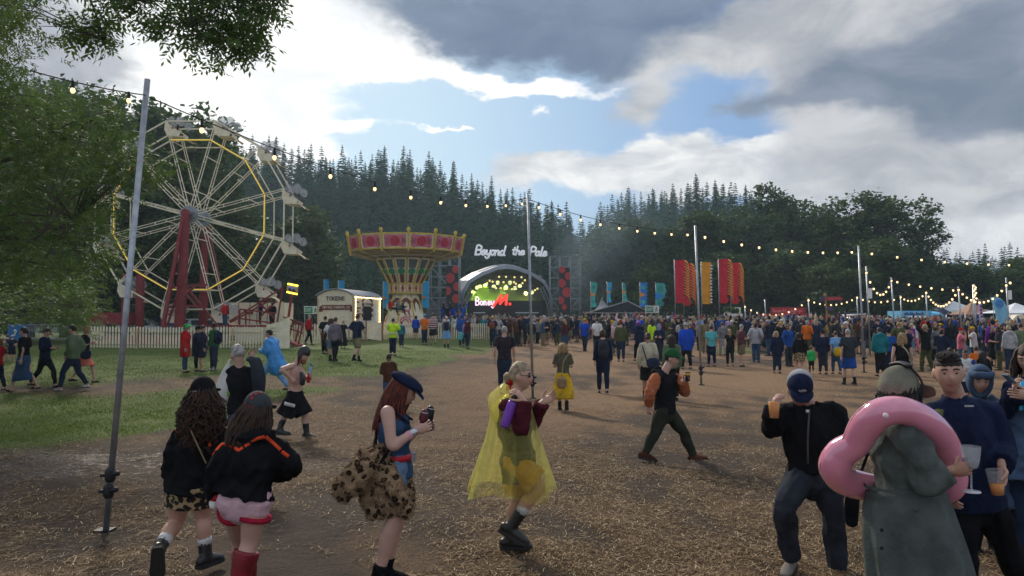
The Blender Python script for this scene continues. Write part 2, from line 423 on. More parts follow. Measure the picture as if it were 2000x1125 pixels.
attr(ground, 'pale', np.clip(S(-3, 3, GX - (GY - 12) * -.05) * S(9, 17, GY) + .25 * vnoise(GX, GY, .35, 22), 0, 1))
# ------------------------------------------------------------------ straw strewn over the mud
def strips(N, ymin, ymax, L, Wd, tilt, hgt, curve=False, power=2.0):
 u = rng.uniform(0, 1, N); Y = 1 / (1 / ymin + (1 / ymax - 1 / ymin) * u) if power == 2 else ymin * (ymax / ymin) ** u
 X = rng.uniform(-.78, .78, N) * Y
 return X, Y
N = 640000
X, Y = strips(N, 3.3, 36, 0, 0, 0, 0, power=2); X2, Y2 = strips(200000, 9, 40, 0, 0, 0, 0, power=1); X, Y = np.r_[X, X2], np.r_[Y, Y2]; N = len(X)
dens = .42 + .6 * vnoise(X, Y, .9, 31) + .5 * vnoise(X, Y, 4.5, 32)
dens = dens * (1.15 - .95 * S(.45, .9, dk(X, Y)))
keep = (rng.uniform(0, 1, N) < dens) & (rng.uniform(0, 1, N) > grassmask(X, Y) * 1.15)
X, Y = X[keep], Y[keep]; N = len(X)
L = rng.uniform(.018, .085, N) * rng.choice([.7, 1, 1.6], N, p=[.4, .45, .15]); Wd = rng.uniform(.0018, .0052, N) * (1 + Y * .055)
th = rng.uniform(0, np.pi, N) * .8 + .5 * vnoise(X, Y, .8, 33); ti = rng.normal(0, .16, N)
dx, dy = np.cos(th), np.sin(th)
Z = gh(X, Y) + rng.uniform(.003, .022, N)
a = np.stack([dx * np.cos(ti), dy * np.cos(ti), np.sin(ti)], -1); b = np.stack([-dy, dx, np.zeros(N)], -1)
c0 = np.stack([X, Y, Z], -1); bow = rng.normal(0, .12, N)[:, None] * L[:, None]
P = [c0 - a * L[:, None] / 2 - b * Wd[:, None] / 2, c0 - a * L[:, None] / 2 + b * Wd[:, None] / 2, c0 + b * (Wd[:, None] / 2 + bow) + [0, 0, .004], c0 + b * (-Wd[:, None] / 2 + bow) + [0, 0, .004],
 c0 + a * L[:, None] / 2 + b * Wd[:, None] / 2, c0 + a * L[:, None] / 2 - b * Wd[:, None] / 2]
V = np.stack(P, 1).reshape(-1, 3); k = np.arange(N)[:, None] * 6
Q = np.concatenate([k + [0, 3, 2, 1], k + [3, 5, 4, 2]])
sm = bpy.data.materials.new("straw"); sm.use_nodes = True
t = sm.node_tree; p = t.nodes['Principled BSDF']; x = NX(t)
g = x.n('ShaderNodeNewGeometry').outputs['Random Per Island']
cr = x.n('ShaderNodeValToRGB'); t.links.new(g, cr.inputs[0]); e = cr.color_ramp
e.elements[0].color = (.05, .032, .018, 1); e.elements[1].color = (.58, .47, .31, 1); e.elements[1].position = 1.0
for po, co in ((.32, (.095, .060, .034, 1)), (.62, (.215, .138, .072, 1)), (.86, (.37, .26, .145, 1))):
 q = e.elements.new(po); q.color = co
t.links.new(cr.outputs[0], p.inputs['Base Color']); p.inputs['Roughness'].default_value = .85; p.inputs['Specular IOR Level'].default_value = .12
tag(raw('straw', V, Q, sm), kind='stuff')
# ------------------------------------------------------------------ grass
N = 230000
u = rng.uniform(0, 1, N); Y = 10.5 * (40 / 10.5) ** u; X = rng.uniform(-.74, .1, N) * Y
keep = rng.uniform(0, 1, N) < grassmask(X, Y) * (.7 + .5 * vnoise(X, Y, 2.2, 41)); X, Y = X[keep], Y[keep]; N = len(X)
h = rng.uniform(.02, .055, N) * (1 + .5 * vnoise(X, Y, 1.1, 42)); wd = rng.uniform(.004, .008, N) * (1 + Y * .05); th = rng.uniform(0, 2 * np.pi, N)
c0 = np.stack([X, Y, gh(X, Y)], -1); b = np.stack([np.cos(th), np.sin(th), 0 * th], -1) * wd[:, None] / 2
tip = c0 + np.stack([rng.normal(0, .02, N), rng.normal(0, .02, N), h], -1)
V = np.stack([c0 - b, c0 + b, tip], 1).reshape(-1, 3)
tag(raw('grass', V, np.arange(N * 3).reshape(-1, 3), leafmat('grass_blade', (.050, .100, .008), (.165, .235, .035), .8, .2, .8, .05)), kind='stuff')
# ------------------------------------------------------------------ trees
def leaf_cloud(C0, size, n_per, spread, flat=.6, droop=0.0, rg=rng, aspect=.6):
 """small leaf faces scattered about clump centres"""
 M_ = len(C0) * n_per
 c = np.repeat(C0, n_per, 0) + rg.normal(0, 1, (M_, 3)) * np.repeat(np.broadcast_to(spread, (len(C0), 3)), n_per, 0)
 d = rg.normal(0, 1, (M_, 3)); d[:, 2] = d[:, 2] * flat - droop; d /= np.linalg.norm(d, axis=1)[:, None]
 q = np.cross(d, rg.normal(0, 1, (M_, 3)) * [.5, .5, 1]); q /= np.maximum(np.linalg.norm(q, axis=1), 1e-6)[:, None]
 s = size * rg.uniform(.6, 1.4, M_)[:, None]
 V = np.stack([c - d * s / 2, c + q * s * aspect / 2, c + d * s / 2, c - q * s * aspect / 2], 1).reshape(-1, 3)
 return V, np.arange(M_ * 4).reshape(-1, 4)
BARK = mat('bark', (.075, .058, .045), .95, var=.4, vs_=3, bump=.6, bs=18)
BROAD = leafmat('broadleaf_leaf', (.024, .056, .016), (.095, .15, .040), .35, .22)
CON = leafmat('conifer_needle', (.012, .046, .030), (.044, .110, .056), .3, .14, 1.0, .0)
def broad_mesh(seed, h=16.0, wdt=6.0):
 rg = np.random.default_rng(seed)
 n = 120
 # clump centres on lobed shells
 lobes = [(rg.uniform(-.42, .42) * wdt, rg.uniform(-.42, .42) * wdt, h * z, wdt * rg.uniform(.28, .46)) for z in (.3, .36, .42, .5, .55, .6, .68, .74, .8, .86)]
 cs = []
 for lx, ly, lz, lr in lobes:
  d = rg.normal(0, 1, (n // 4, 3)); d /= np.linalg.norm(d, axis=1)[:, None]
  cs.append(np.array([lx, ly, lz]) + d * lr * rg.uniform(.6, 1.06, (n // 4, 1)) * [1, 1, .75])
 Cc = np.vstack(cs)
 V, Q = leaf_cloud(Cc, .40, 34, np.array([.42, .42, .26]), .5, .15, rg)
 tm = MB(); tm.tube([(0, 0, -.5), (.1, 0, h * .25), (-.1, .1, h * .5), (0, 0, h * .78)], [.38, .27, .18, .05], seg=7, rings=8)
 for lx, ly, lz, lr in lobes: tm.tube([(0, 0, lz - h * .18), (lx * .5, ly * .5, lz - h * .05), (lx, ly, lz)], [.12, .08, .03], seg=5, rings=5)
 return V, Q, tm
def conifer_mesh(seed, h=18.0):
 rg = np.random.default_rng(seed); Vs = []; k = 0
 rmax = h * rg.uniform(.155, .20)
 z = h * .10; lev = []
 while z < h * .985:
  f = (z / h); r = rmax * (1 - f) ** .82 * rg.uniform(.78, 1.15); nb = int(8 + 9 * (1 - f)); lev.append((z, r, nb)); z += h * .024 * rg.uniform(.8, 1.3)
 for z, r, nb in lev:
  for j in range(nb):
   if rg.uniform() < .13: continue
   a = rg.uniform(0, 2 * np.pi); L_ = r * rg.uniform(.6, 1.12) + .12; dr = rg.uniform(.18, .5)
   d = np.array([math.cos(a), math.sin(a), 0]); sd = np.array([-d[1], d[0], 0])
   for g_ in range(4):
    t0 = g_ / 4; t1 = (g_ + 1.35) / 4
    p0 = np.array([0, 0, z]) + d * L_ * t0 - [0, 0, dr * L_ * t0 ** 1.5]; p1 = np.array([0, 0, z]) + d * L_ * min(t1, 1.08) - [0, 0, dr * L_ * t1 ** 1.3 * .9]
    w_ = (.22 + .20 * L_) * (1 - .5 * t0) * rg.uniform(.7, 1.2)
    Vs.append([p0, (p0 + p1) / 2 + sd * w_ - [0, 0, .10 + rg.uniform(0, .12)], p1, (p0 + p1) / 2 - sd * w_ - [0, 0, .10 + rg.uniform(0, .12)]])
 Vs.append([(0, 0, h), (.09, 0, h * .97), (0, 0, h * .93), (-.09, 0, h * .97)])
 V = np.array([[tuple(q) for q in v] for v in Vs]).reshape(-1, 3)
 tm = MB(); tm.tube([(0, 0, -1), (0, 0, h * .4), (0, 0, h * .97)], [.24, .15, .03], seg=6)
 return V, np.arange(len(V)).reshape(-1, 4), tm
def protos(fn, seeds, leaf):
 r = []
 for s_ in seeds:
  V, Q, tm = fn(s_)
  o = raw('crown', V, Q, leaf); me = o.data; bpy.data.objects.remove(o)
  tme = tm.mesh('trunk'); tme.materials.append(BARK)
  r.append((me, tme))
 return r
BP = protos(broad_mesh, (1, 2, 3, 4, 5), BROAD)
CP = protos(conifer_mesh, (11, 12, 13, 14, 15, 16), CON)
def plant(name, P, loc, s, rz, label, group, cat='tree', sz=None):
 e = empty(name, loc, label, cat, group); e.scale = (s, s, sz or s); e.rotation_euler.z = rz
 for n_, me in (('crown', P[0]), ('trunk', P[1])):
  c = bpy.data.objects.new(n_, me); C.objects.link(c); c.parent = e
 return e
used = set(); ncon = 0; far_c = []
pts = []
for row, yb in enumerate(np.linspace(96, 196, 20)):
 st = 3.1 + row * .08
 for xb in np.arange(-150, 150, st):
  xx, y_ = xb + rng.uniform(-1.5, 1.5), yb + rng.uniform(-2.4, 2.4)
  px = 1000 + 1500 * xx / y_
  if px < -350 or px > 2350: continue
  if 1160 < px and y_ < 118: continue
  if 815 < px < 1150 and y_ < 108: continue
  if px > 1600 and y_ < 140: continue
  pts.append((xx, y_, px))
# the ones that show most: visible bearings, front rows and crest rows
def vis(p): return (420 < p[2] < 1560)
pr = sorted(pts, key=lambda p: (0 if vis(p) else 1, min(abs(p[1] - 98), abs(p[1] - 186) * .9, abs(p[1] - 140) * 2.2)))
ind = pr[:285]; rest = pr[285:]
def zone(px): return ('behind the big wheel' if px < 600 else 'on the hill behind the swing ride' if px < 860 else 'on the hill above the stage' if px < 1100 else 'on the hill beyond the stage scaffolds' if px < 1320 else 'on the hill above the red flags' if px < 1560 else 'on the hill above the food stalls')
for (xx, y_, px) in ind:
 s_ = rng.uniform(.62, .98) * (.56 + .44 * float(S(92, 150, y_)))
 low = 'standing low ' if y_ < 112 else 'rising halfway up ' if y_ < 165 else 'spiking the skyline '
 plant('conifer_tree', CP[rng.integers(6)], (xx, y_, ghf(xx, y_)), s_, rng.uniform(0, 6), 'dark green conifer ' + low + zone(px), 'conifers ' + low + zone(px))
Vs, Qs, nb = [], [], 0
for (xx, y_, px) in rest:
 me = CP[rng.integers(6)][0]; v = np.empty(len(me.vertices) * 3, np.float32); me.vertices.foreach_get('co', v); v = v.reshape(-1, 3)
 a = rng.uniform(0, 6); s_ = rng.uniform(.62, .98) * (.56 + .44 * float(S(92, 150, y_))); ca, sa = math.cos(a), math.sin(a)
 v = v @ np.array([[ca, sa, 0], [-sa, ca, 0], [0, 0, 1]]) * s_ + [xx, y_, ghf(xx, y_)]
 Vs.append(v); Qs.append(np.arange(len(v)).reshape(-1, 4) + nb); nb += len(v)
fw = raw('forest', np.vstack(Vs), np.vstack(Qs), CON); tag(fw, kind='stuff')
# broadleaf trees, each by pixel bearing, distance and wanted top
def broad(px, top, Y, wide, label, group, v=None, low=0.0):
 x_ = (px - 1000) / 1500 * Y; z0 = ghf(x_, Y); H = CZ + (630 - top) / 1500 * Y - z0
 e = plant('broadleaf_tree', BP[v if v is not None else rng.integers(5)], (x_, Y, z0 - low), wide / 6.0, rng.uniform(0, 6), label, group, sz=(H + low) / 16.0 * 1.06)
 return e
G = 'broadleaf trees along the right side of the field'
for q in [(1165, 470, 104, 5.5, 'shadowy round tree just right of the stage scaffold'), (1225, 440, 102, 6.5, 'smoke-veiled leafy tree behind the teal flags'), (1290, 425, 100, 6.5, 'leafy tree standing left of the red flags'),
  (1350, 420, 98, 6.5, 'leafy tree directly behind the left red flags'), (1410, 418, 97, 6.5, 'leafy tree behind the yellow flag and pole'), (1470, 412, 96, 6.5, 'leafy tree rising right of the red flags'),
  (1535, 370, 98, 7, 'tall leafy tree above the red burger truck'), (1600, 400, 92, 6.5, 'leafy tree behind the brown signpost'), (1655, 385, 88, 7, 'tall spreading tree behind the red gazebo'),
  (1725, 384, 86, 7.5, 'tallest spreading tree on the right, behind the blue truck'), (1790, 425, 84, 6.0, 'outer leafy tree sloping down at the right'), (1700, 470, 80, 6, 'lower leafy tree in front of the tallest one'),
  (1580, 470, 84, 6, 'lower leafy tree over the red burger truck'), (1500, 490, 86, 5.5, 'low leafy tree beside the red burger truck'), (1400, 500, 88, 5.5, 'low dark tree between the big flags'), (1300, 510, 92, 5.5, 'low dark tree behind the black marquee'),
  (1840, 500, 82, 5, 'small leafy tree above the white tents'), (1885, 520, 84, 4.5, 'small round tree under the lone conifer'), (1940, 522, 80, 5, 'dense dark tree above the white tents'), (1990, 515, 78, 5, 'dense dark tree at the right edge'), (2060, 500, 80, 6, 'dense tree just beyond the right edge'),
  (1640, 520, 78, 5, 'dark low tree behind the red striped stall'), (1770, 525, 76, 5, 'dark low tree over the blue truck')]:
 broad(*q, G, low=1.5)
G = 'broadleaf trees behind the big wheel'
for q in [(60, 165, 62, 7, 'tall leafy tree far behind the near ash, by the left edge'), (130, 172, 60, 7, 'tall leafy tree behind the leaning pole top'), (215, 190, 60, 7, 'leafy tree left behind the wheel'), (320, 185, 64, 7.5, 'tall leafy tree behind the wheel top'),
  (370, 235, 70, 6, 'leafy tree at the right shoulder of the wheel'), (440, 380, 72, 6, 'leafy tree seen through the right spokes'), (380, 350, 68, 6, 'leafy tree seen through the upper spokes'), (300, 360, 64, 6, 'leafy tree seen through the left spokes'), (230, 420, 62, 6, 'low tree behind the red wheel trailer'),
  (585, 415, 78, 6, 'bushy tree between the wheel and the token wagon'), (620, 480, 76, 5, 'round bushy tree above the token wagon'), (520, 430, 76, 6, 'bushy tree behind the yellow ride sign'), (340, 480, 66, 6, 'low tree behind the red towers'), (440, 500, 70, 5, 'low tree behind the cream generator box'), (-60, 180, 58, 8, 'leafy tree beyond the left edge'), (30, 420, 48, 6, 'low leafy tree behind the two onlookers')]:
 broad(*q, G, low=1.5)
e = plant('conifer_tree', CP[1], (at(1911, 480, 92).x, 92, ghf(at(1911, 480, 92).x, 92)), .62, 1, 'lone conifer standing against the cloud above the white tents', None, sz=.58)
# ------------------------------------------------------------------ the near ash tree
ASH = leafmat('ash_leaflet', (.034, .074, .015), (.125, .195, .042), .45, .40)
def inpoly(px, py, poly):
 c = np.zeros(len(px), bool); j = len(poly) - 1
 for i in range(len(poly)):
  xi, yi = poly[i]; xj, yj = poly[j]
  c ^= ((yi > py) != (yj > py)) & (px < (xj - xi) * (py - yi) / (yj - yi + 1e-9) + xi); j = i
 return c
def scatter(poly, n, y0, y1):
 xs = [a for a, b in poly]; ys = [b for a, b in poly]; out = []
 px = rng.uniform(min(xs), max(xs), n * 6); py = rng.uniform(min(ys), max(ys), n * 6)
 k = inpoly(px, py, poly); px, py = px[k][:n], py[k][:n]
 for a, b in zip(px, py): out.append(tuple(at(a, b, rng.uniform(y0, y1))))
 return out
twigs = []
twigs += scatter([(-420, -260), (40, -200), (48, 90), (32, 165), (110, 180), (238, 200), (262, 235), (268, 285), (214, 345), (238, 390), (204, 440), (222, 500), (186, 560), (178, 610), (130, 640), (60, 600), (0, 640), (-420, 640)], 2100, 14.0, 21)
twigs += scatter([(150, 330), (290, 285), (330, 325), (270, 340), (210, 380)], 34, 14.5, 16.0)
twigs += scatter([(75, 560), (180, 560), (188, 630), (90, 645)], 60, 15, 18)
twigs = [tuple(at(1000 + 1500 * a / b, 630 - 1500 * (c - CZ) / b, rng.uniform(22, 28))) if c < CZ + .062 * b and b < 22 else (a, b, c) for a, b, c in twigs]
nfar = len(twigs)
def over(poly, n, y0=9.2, y1=11.5): return scatter([(a - 26 if a > 370 else a - 6, b - 24) for a, b in poly], max(4, int(n * .66)), y0, y1)
twigs += over([(-60, -160), (560, -160), (560, -10), (300, 0), (262, 24), (215, 24), (150, 50), (40, 90), (-60, 60)], 270)
for pl, n in (([(200, -10), (275, 0), (268, 62), (225, 72)], 36), ([(300, 40), (338, 30), (360, 70), (350, 106), (318, 80)], 26), ([(380, -10), (560, -10), (555, 25), (470, 38), (390, 20)], 70), ([(395, 40), (445, 45), (448, 90), (395, 95)], 40),
   ([(400, 110), (455, 112), (450, 142), (425, 140)], 12), ([(450, 45), (500, 60), (470, 95), (445, 90)], 16), ([(485, 65), (555, 90), (545, 122), (490, 105)], 40), ([(505, 20), (566, 0), (552, 68), (530, 62)], 26), ([(100, 50), (210, 70), (215, 118), (150, 85)], 40)):
 twigs += over(pl, n, 9.6, 10.8)
T = np.array(twigs); n = len(T)
# branches: limbs from the trunk to clump centres, twigs from limbs
TR = np.array([-13.5, 17.5, 0.0]); TR[2] = ghf(TR[0], TR[1])
bm = MB()
top = TR + [.6, -.3, 9.0]
bm.tube([TR - [0, 0, .4], TR + [.1, 0, 2.5], TR + [.3, -.2, 5.5], top, top + [.5, -.3, 4]], [.55, .42, .34, .24, .08], seg=10, rings=16)
seedc = T[rng.choice(n, 70, replace=False)]
for c in seedc:
 zf = np.clip((c[2] - TR[2]) * .75, 2.0, 9.5); b0 = TR + (top - TR) * (zf / 9.0)
 mid = b0 * .45 + c * .55 + [0, 0, .35 + .06 * np.linalg.norm(c - b0)]
 if c[1] < 12.5: b0 = top; mid = np.array([c[0] * .8 + top[0] * .2, c[1] + 1.0, max(c[2] + 1.6, 8.2)])
 bm.tube([b0, (b0 * .75 + c * .25 + [0, 0, .5]) if c[1] > 12.5 else (b0 * .5 + mid * .5 + [0, 0, .8]), mid, c], [.085, .06, .035, .010], seg=5, rings=9)
for i in range(n):
 j = np.argmin(((seedc - T[i]) ** 2).sum(1)); a = seedc[j]
 if np.linalg.norm(a - T[i]) < 2.6 and i % 2 == 0: bm.tube([a, (a + T[i]) / 2 + [0, 0, .1], T[i]], [.014, .009, .004], seg=3, cap=(None, None))
ash = empty('ash_tree', tuple(TR), 'near leafy ash tree hanging in from the left edge and top', 'tree')
bm.build('trunk', BARK, ash)
# pinnate sprays
SP = 7; rep = np.where(np.arange(n) < nfar, 8, 4); sg0 = np.repeat(np.where(np.arange(n) < nfar, .25, .125), rep); ns = int(rep.sum())
c = np.repeat(T, rep, 0) + rng.normal(0, 1, (ns, 3)) * [1, 1, .8] * sg0[:, None]
dr = rng.normal(0, 1, (ns, 3)) * [1, 1, .45] - [0, 0, .5]; dr /= np.linalg.norm(dr, axis=1)[:, None]
sd = np.cross(dr, rng.normal(0, .35, (ns, 3)) + [0, 0, 1]); sd /= np.linalg.norm(sd, axis=1)[:, None]
Vl = []
for k in range(4):
 for sgn in (-1, 1):
  base = c + dr * (.03 + .06 * k)
  ld = dr * .55 + sd * sgn * .85 + rng.normal(0, .18, (ns, 3)) - [0, 0, .2]; ld /= np.linalg.norm(ld, axis=1)[:, None]
  q = np.cross(ld, np.cross(dr, sd) + rng.normal(0, .3, (ns, 3))); q /= np.linalg.norm(q, axis=1)[:, None]
  s_ = rng.uniform(.075, .125, ns)[:, None]
  Vl.append(np.stack([base, base + ld * s_ * .5 + q * s_ * .17, base + ld * s_, base + ld * s_ * .5 - q * s_ * .17], 1))
base = c + dr * .27; s_ = .10
q = sd
Vl.append(np.stack([base, base + dr * s_ * .5 + q * s_ * .17, base + dr * s_, base + dr * s_ * .5 - q * s_ * .17], 1))
V = np.concatenate(Vl).reshape(-1, 3) - TR
raw('crown', V, np.arange(len(V)).reshape(-1, 4), ASH, parent=ash)
# ------------------------------------------------------------------ shared paints
CREAM = mat('cream_paint', (.76, .69, .52), .55, var=.14, vs_=3)
CREAMD = mat('cream_paint_worn', (.55, .45, .27), .6, var=.25, vs_=5)
RED = mat('red_paint', (.21, .018, .022), .45, var=.25, vs_=4)
STEEL = mat('galvanised_steel', (.36, .38, .41), .42, .75, .25, 8)
STEELD = mat('scaffold_steel', (.25, .28, .31), .5, .6, .3, 6)
GREY = mat('grey_plastic', (.40, .40, .40), .5)
BLACK = mat('black_plastic', (.015, .015, .017), .5)
WHITE = mat('white_paint', (.78, .78, .76), .5, var=.08)
GOLD = mat('gold_paint', (.56, .40, .06), .4, .3, .2)
BULB = mat('warm_bulb', (1, .72, .36), .4, emit=7.0, ecol=(1.0, .70, .34))
YLED = mat('yellow_light_strip', (.9, .68, .12), .5, emit=.45, ecol=(1, .72, .16))
PINK = mat('pink_panel', (.62, .17, .24), .5)
CRIM = mat('crimson_panel', (.42, .02, .05), .5)
GREEN = mat('green_panel', (.02, .24, .12), .5)
MAROON = mat('maroon_panel', (.17, .035, .025), .6)
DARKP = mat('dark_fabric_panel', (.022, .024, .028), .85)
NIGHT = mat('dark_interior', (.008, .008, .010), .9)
# ------------------------------------------------------------------ lettering: strokes on a unit grid
GL = {
'A': [[(0, 0), (.3, 1), (.6, 0)], [(.12, .38), (.48, .38)]], 'B': [[(0, 0), (0, 1), (.38, .95), (.45, .75), (.36, .55), (0, .53)], [(.36, .55), (.5, .28), (.4, .04), (0, 0)]],
'C': [[(.52, .82), (.3, 1), (.06, .78), (.02, .4), (.12, .1), (.32, 0), (.54, .18)]], 'D': [[(0, 0), (0, 1), (.3, .95), (.52, .6), (.48, .25), (.28, .02), (0, 0)]], 'E': [[(.5, 1), (0, 1), (0, 0), (.5, 0)], [(0, .52), (.4, .52)]],
'F': [[(.5, 1), (0, 1), (0, 0)], [(0, .52), (.4, .52)]], 'G': [[(.52, .82), (.3, 1), (.04, .7), (.04, .3), (.3, 0), (.54, .2), (.54, .45), (.32, .45)]], 'H': [[(0, 0), (0, 1)], [(.5, 0), (.5, 1)], [(0, .5), (.5, .5)]],
'I': [[(.1, 0), (.1, 1)]], 'K': [[(0, 0), (0, 1)], [(.5, 1), (.02, .45), (.52, 0)]], 'L': [[(0, 1), (0, 0), (.48, 0)]], 'M': [[(0, 0), (.06, 1), (.32, .3), (.58, 1), (.64, 0)]], 'N': [[(0, 0), (0, 1), (.5, 0), (.5, 1)]],
'O': [[(.28, 0), (.02, .3), (.02, .7), (.28, 1), (.54, .7), (.54, .3), (.28, 0)]], 'P': [[(0, 0), (0, 1), (.4, .95), (.48, .74), (.38, .5), (0, .48)]], 'R': [[(0, 0), (0, 1), (.4, .95), (.48, .74), (.38, .5), (0, .48)], [(.25, .48), (.5, 0)]],
'S': [[(.5, .85), (.28, 1), (.05, .82), (.12, .58), (.42, .44), (.5, .2), (.28, 0), (.02, .15)]], 'T': [[(0, 1), (.54, 1)], [(.27, 1), (.27, 0)]], 'U': [[(0, 1), (.02, .2), (.27, 0), (.5, .2), (.52, 1)]], 'V': [[(0, 1), (.28, 0), (.55, 1)]],
'W': [[(0, 1), (.15, 0), (.33, .7), (.5, 0), (.66, 1)]], 'X': [[(0, 0), (.5, 1)], [(0, 1), (.5, 0)]], 'Y': [[(0, 1), (.27, .5), (.54, 1)], [(.27, .5), (.27, 0)]], 'Z': [[(0, 1), (.5, 1), (0, 0), (.5, 0)]], '&': [[(.5, 0), (.1, .7), (.22, 1), (.38, .75), (.05, .3), (.2, 0), (.5, .35)]],
'.': [[(.05, .03), (.09, .03)]], '?': [[(.02, .75), (.2, 1), (.42, .8), (.38, .55), (.2, .42), (.2, .25)], [(.19, .03), (.22, .03)]],
'a': [[(.36, .42), (.18, .52), (.02, .28), (.12, 0), (.34, .14)], [(.38, .5), (.36, .08), (.48, .02)]], 'b': [[(.02, 1), (.02, 0), (.28, .02), (.38, .28), (.24, .52), (.04, .38)]], 'd': [[(.36, .42), (.16, .52), (.02, .26), (.14, 0), (.34, .14)], [(.40, 1), (.37, .08), (.48, .02)]], 'e': [[(.04, .26), (.34, .32), (.28, .5), (.1, .48), (.03, .22), (.16, 0), (.4, .12)]],
'g': [[(.36, .42), (.16, .52), (.02, .26), (.14, .02), (.34, .14)], [(.38, .5), (.36, -.2), (.18, -.34), (.02, -.22)]], 'h': [[(.04, 0), (.06, 1)], [(.05, .34), (.22, .52), (.34, .4), (.33, .08), (.44, .02)]], 'l': [[(.08, 1), (.06, .1), (.2, .02)]], 'n': [[(.02, .5), (.04, 0)], [(.04, .34), (.2, .52), (.34, .4), (.33, .08), (.44, .02)]],
'o': [[(.2, 0), (.03, .16), (.05, .4), (.2, .52), (.36, .4), (.37, .16), (.2, 0)]], 'r': [[(.02, .5), (.04, 0)], [(.04, .32), (.18, .52), (.32, .46)]], 't': [[(.14, .85), (.1, .1), (.26, .02)], [(-.02, .58), (.3, .6)]], 'u': [[(.02, .5), (.04, .08), (.2, 0), (.34, .16)], [(.36, .5), (.35, .06), (.46, .02)]], 'y': [[(.02, .5), (.06, .12), (.2, .04), (.36, .2)], [(.38, .5), (.34, -.18), (.16, -.36), (.0, -.22)]],
'i': [[(.06, .5), (.08, .05)], [(.06, .72), (.07, .74)]], 's': [[(.32, .44), (.16, .52), (.06, .38), (.28, .2), (.2, .02), (.0, .08)]], 'c': [[(.34, .42), (.16, .52), (.03, .26), (.15, 0), (.36, .1)]],
}
def letters(mb, text, org, ux, uz, size, nrm, wt=.09, slant=0.0, gap=.16, fit=None, seg=5, flat=True):
 """write text on the plane org + ux, uz; fit = total width"""
 wd = []
 for ch in text:
  wd.append(.34 if ch == ' ' else max(max(p[0] for p in st) for st in GL[ch]) + gap)
 tot = sum(wd); sx = size if fit is None else fit / tot
 u = 0; ux, uz, org = npv(ux), npv(uz), npv(org)
 for ch, w_ in zip(text, wd):
  if ch != ' ':
   for st in GL[ch]:
    P = [org + ux * ((u + a) * sx + b * size * slant) + uz * b * size for a, b in st]
    if len(P) > 2 and ch not in 'AEFHKLMNTVWXYZI': mb.tube(P, [wt * size / 2] * len(P), nrm, seg, rings=len(P) * 3)
    else:
     for a, b in zip(P[:-1], P[1:]): mb.tube([a, b], [wt * size / 2] * 2, nrm, seg)
  u += w_
 return tot * sx
def scrawl(mb, org, ux, uz, size, nrm, wt, fit, n):      # painted words too blurred to read: uneven upright strokes
 org, ux, uz = npv(org), npv(ux), npv(uz)
 for i in range(n):
  u = fit * (i + .2) / n; w_ = fit / n * .55; h = size * (.7 + .3 * math.sin(i * 2.3))
  P = [org + ux * u, org + ux * (u + w_ * .3) + uz * h, org + ux * (u + w_) + uz * h * .35, org + ux * (u + w_ * 1.2)]
  mb.tube(P, [wt * size / 2] * 4, nrm, 5, rings=8)
# ------------------------------------------------------------------ picket fences
def fence(name, a, b, label, h=1.15, group=None, mat_=None, gap=.155):
 a, b = npv(a), npv(b); L_ = np.linalg.norm(b - a); d = (b - a) / L_; n = int(L_ / gap)
 e = empty(name, tuple(a), label, 'fence', group); mb = MB(); nrm = np.cross(d, (0, 0, 1.0))
 for i in range(n + 1):
  q = a + d * gap * i; z0 = ghf(q[0], q[1]) + .05; hh = h * (1 + .015 * math.sin(i * 1.7))
  w_ = .046; pts = [q + d * -w_, q + d * w_, q + d * w_ + [0, 0, hh - .06], q + [0, 0, hh], q - d * w_ + [0, 0, hh - .06]]
  for p_ in pts: p_[2] += z0 - q[2]
  mb.prism(pts, -nrm * .01, nrm * .01)
 mb.build('picket', mat_ or CREAM, e, False)
 mb = MB()
 for zz in (.25, h * .78):
  for i in range(0, n, 4):
   q, r = a + d * gap * i, a + d * gap * min(i + 4, n)
   mb.sbar([q[0], q[1], ghf(q[0], q[1]) + zz] + nrm * .03, [r[0], r[1], ghf(r[0], r[1]) + zz] + nrm * .03, .07, .03, nrm)
 mb.build('rail', CREAMD, e, False)
 for i in range(0, n + 1, 16): mb = MB(); q = a + d * gap * i; z0 = ghf(q[0], q[1]); mb.sbar([q[0], q[1], z0 - .2] + nrm * .06, [q[0], q[1], z0 + h * .97] + nrm * .06, .07, .07, d); mb.build('post', CREAMD, e, False)
 return e
def gat(px, py, Y): 
 q = at(px, py, Y); return Vector((q.x, q.y, ghf(q.x, q.y)))
fence('picket_fence', gat(172, 677, 41), gat(516, 677, 42), 'cream picket fence running in front of the big wheel')
fence('picket_fence', gat(575, 670, 47), gat(640, 668, 48), 'short cream picket fence between the ride steps and token wagon')
fence('picket_fence', gat(742, 664, 54), gat(958, 660, 56), 'cream picket fence in front of the swing ride', gap=.16)
gt = empty('fence_gate', tuple(gat(520, 680, 41)), 'solid cream gate leaf at the end of the wheel fence', 'gate')
mb = MB(); q = npv(gat(520, 680, 41)); mb.prism([q + [0, 0, .05], q + [1.15, .3, .05], q + [1.15, .3, 1.75], q + [.75, .2, 1.5], q + [.0, 0, 1.3]], (0, -.03, 0), (0, .03, 0)); mb.build('panel', CREAM, gt, False)
mb = MB(); 
for k in range(6): mb.sbar(q + [.1, -.04, .25 + k * .18], q + [.5, .06, .25 + k * .18], .03, .03)
mb.build('slat', CREAMD, gt, False)
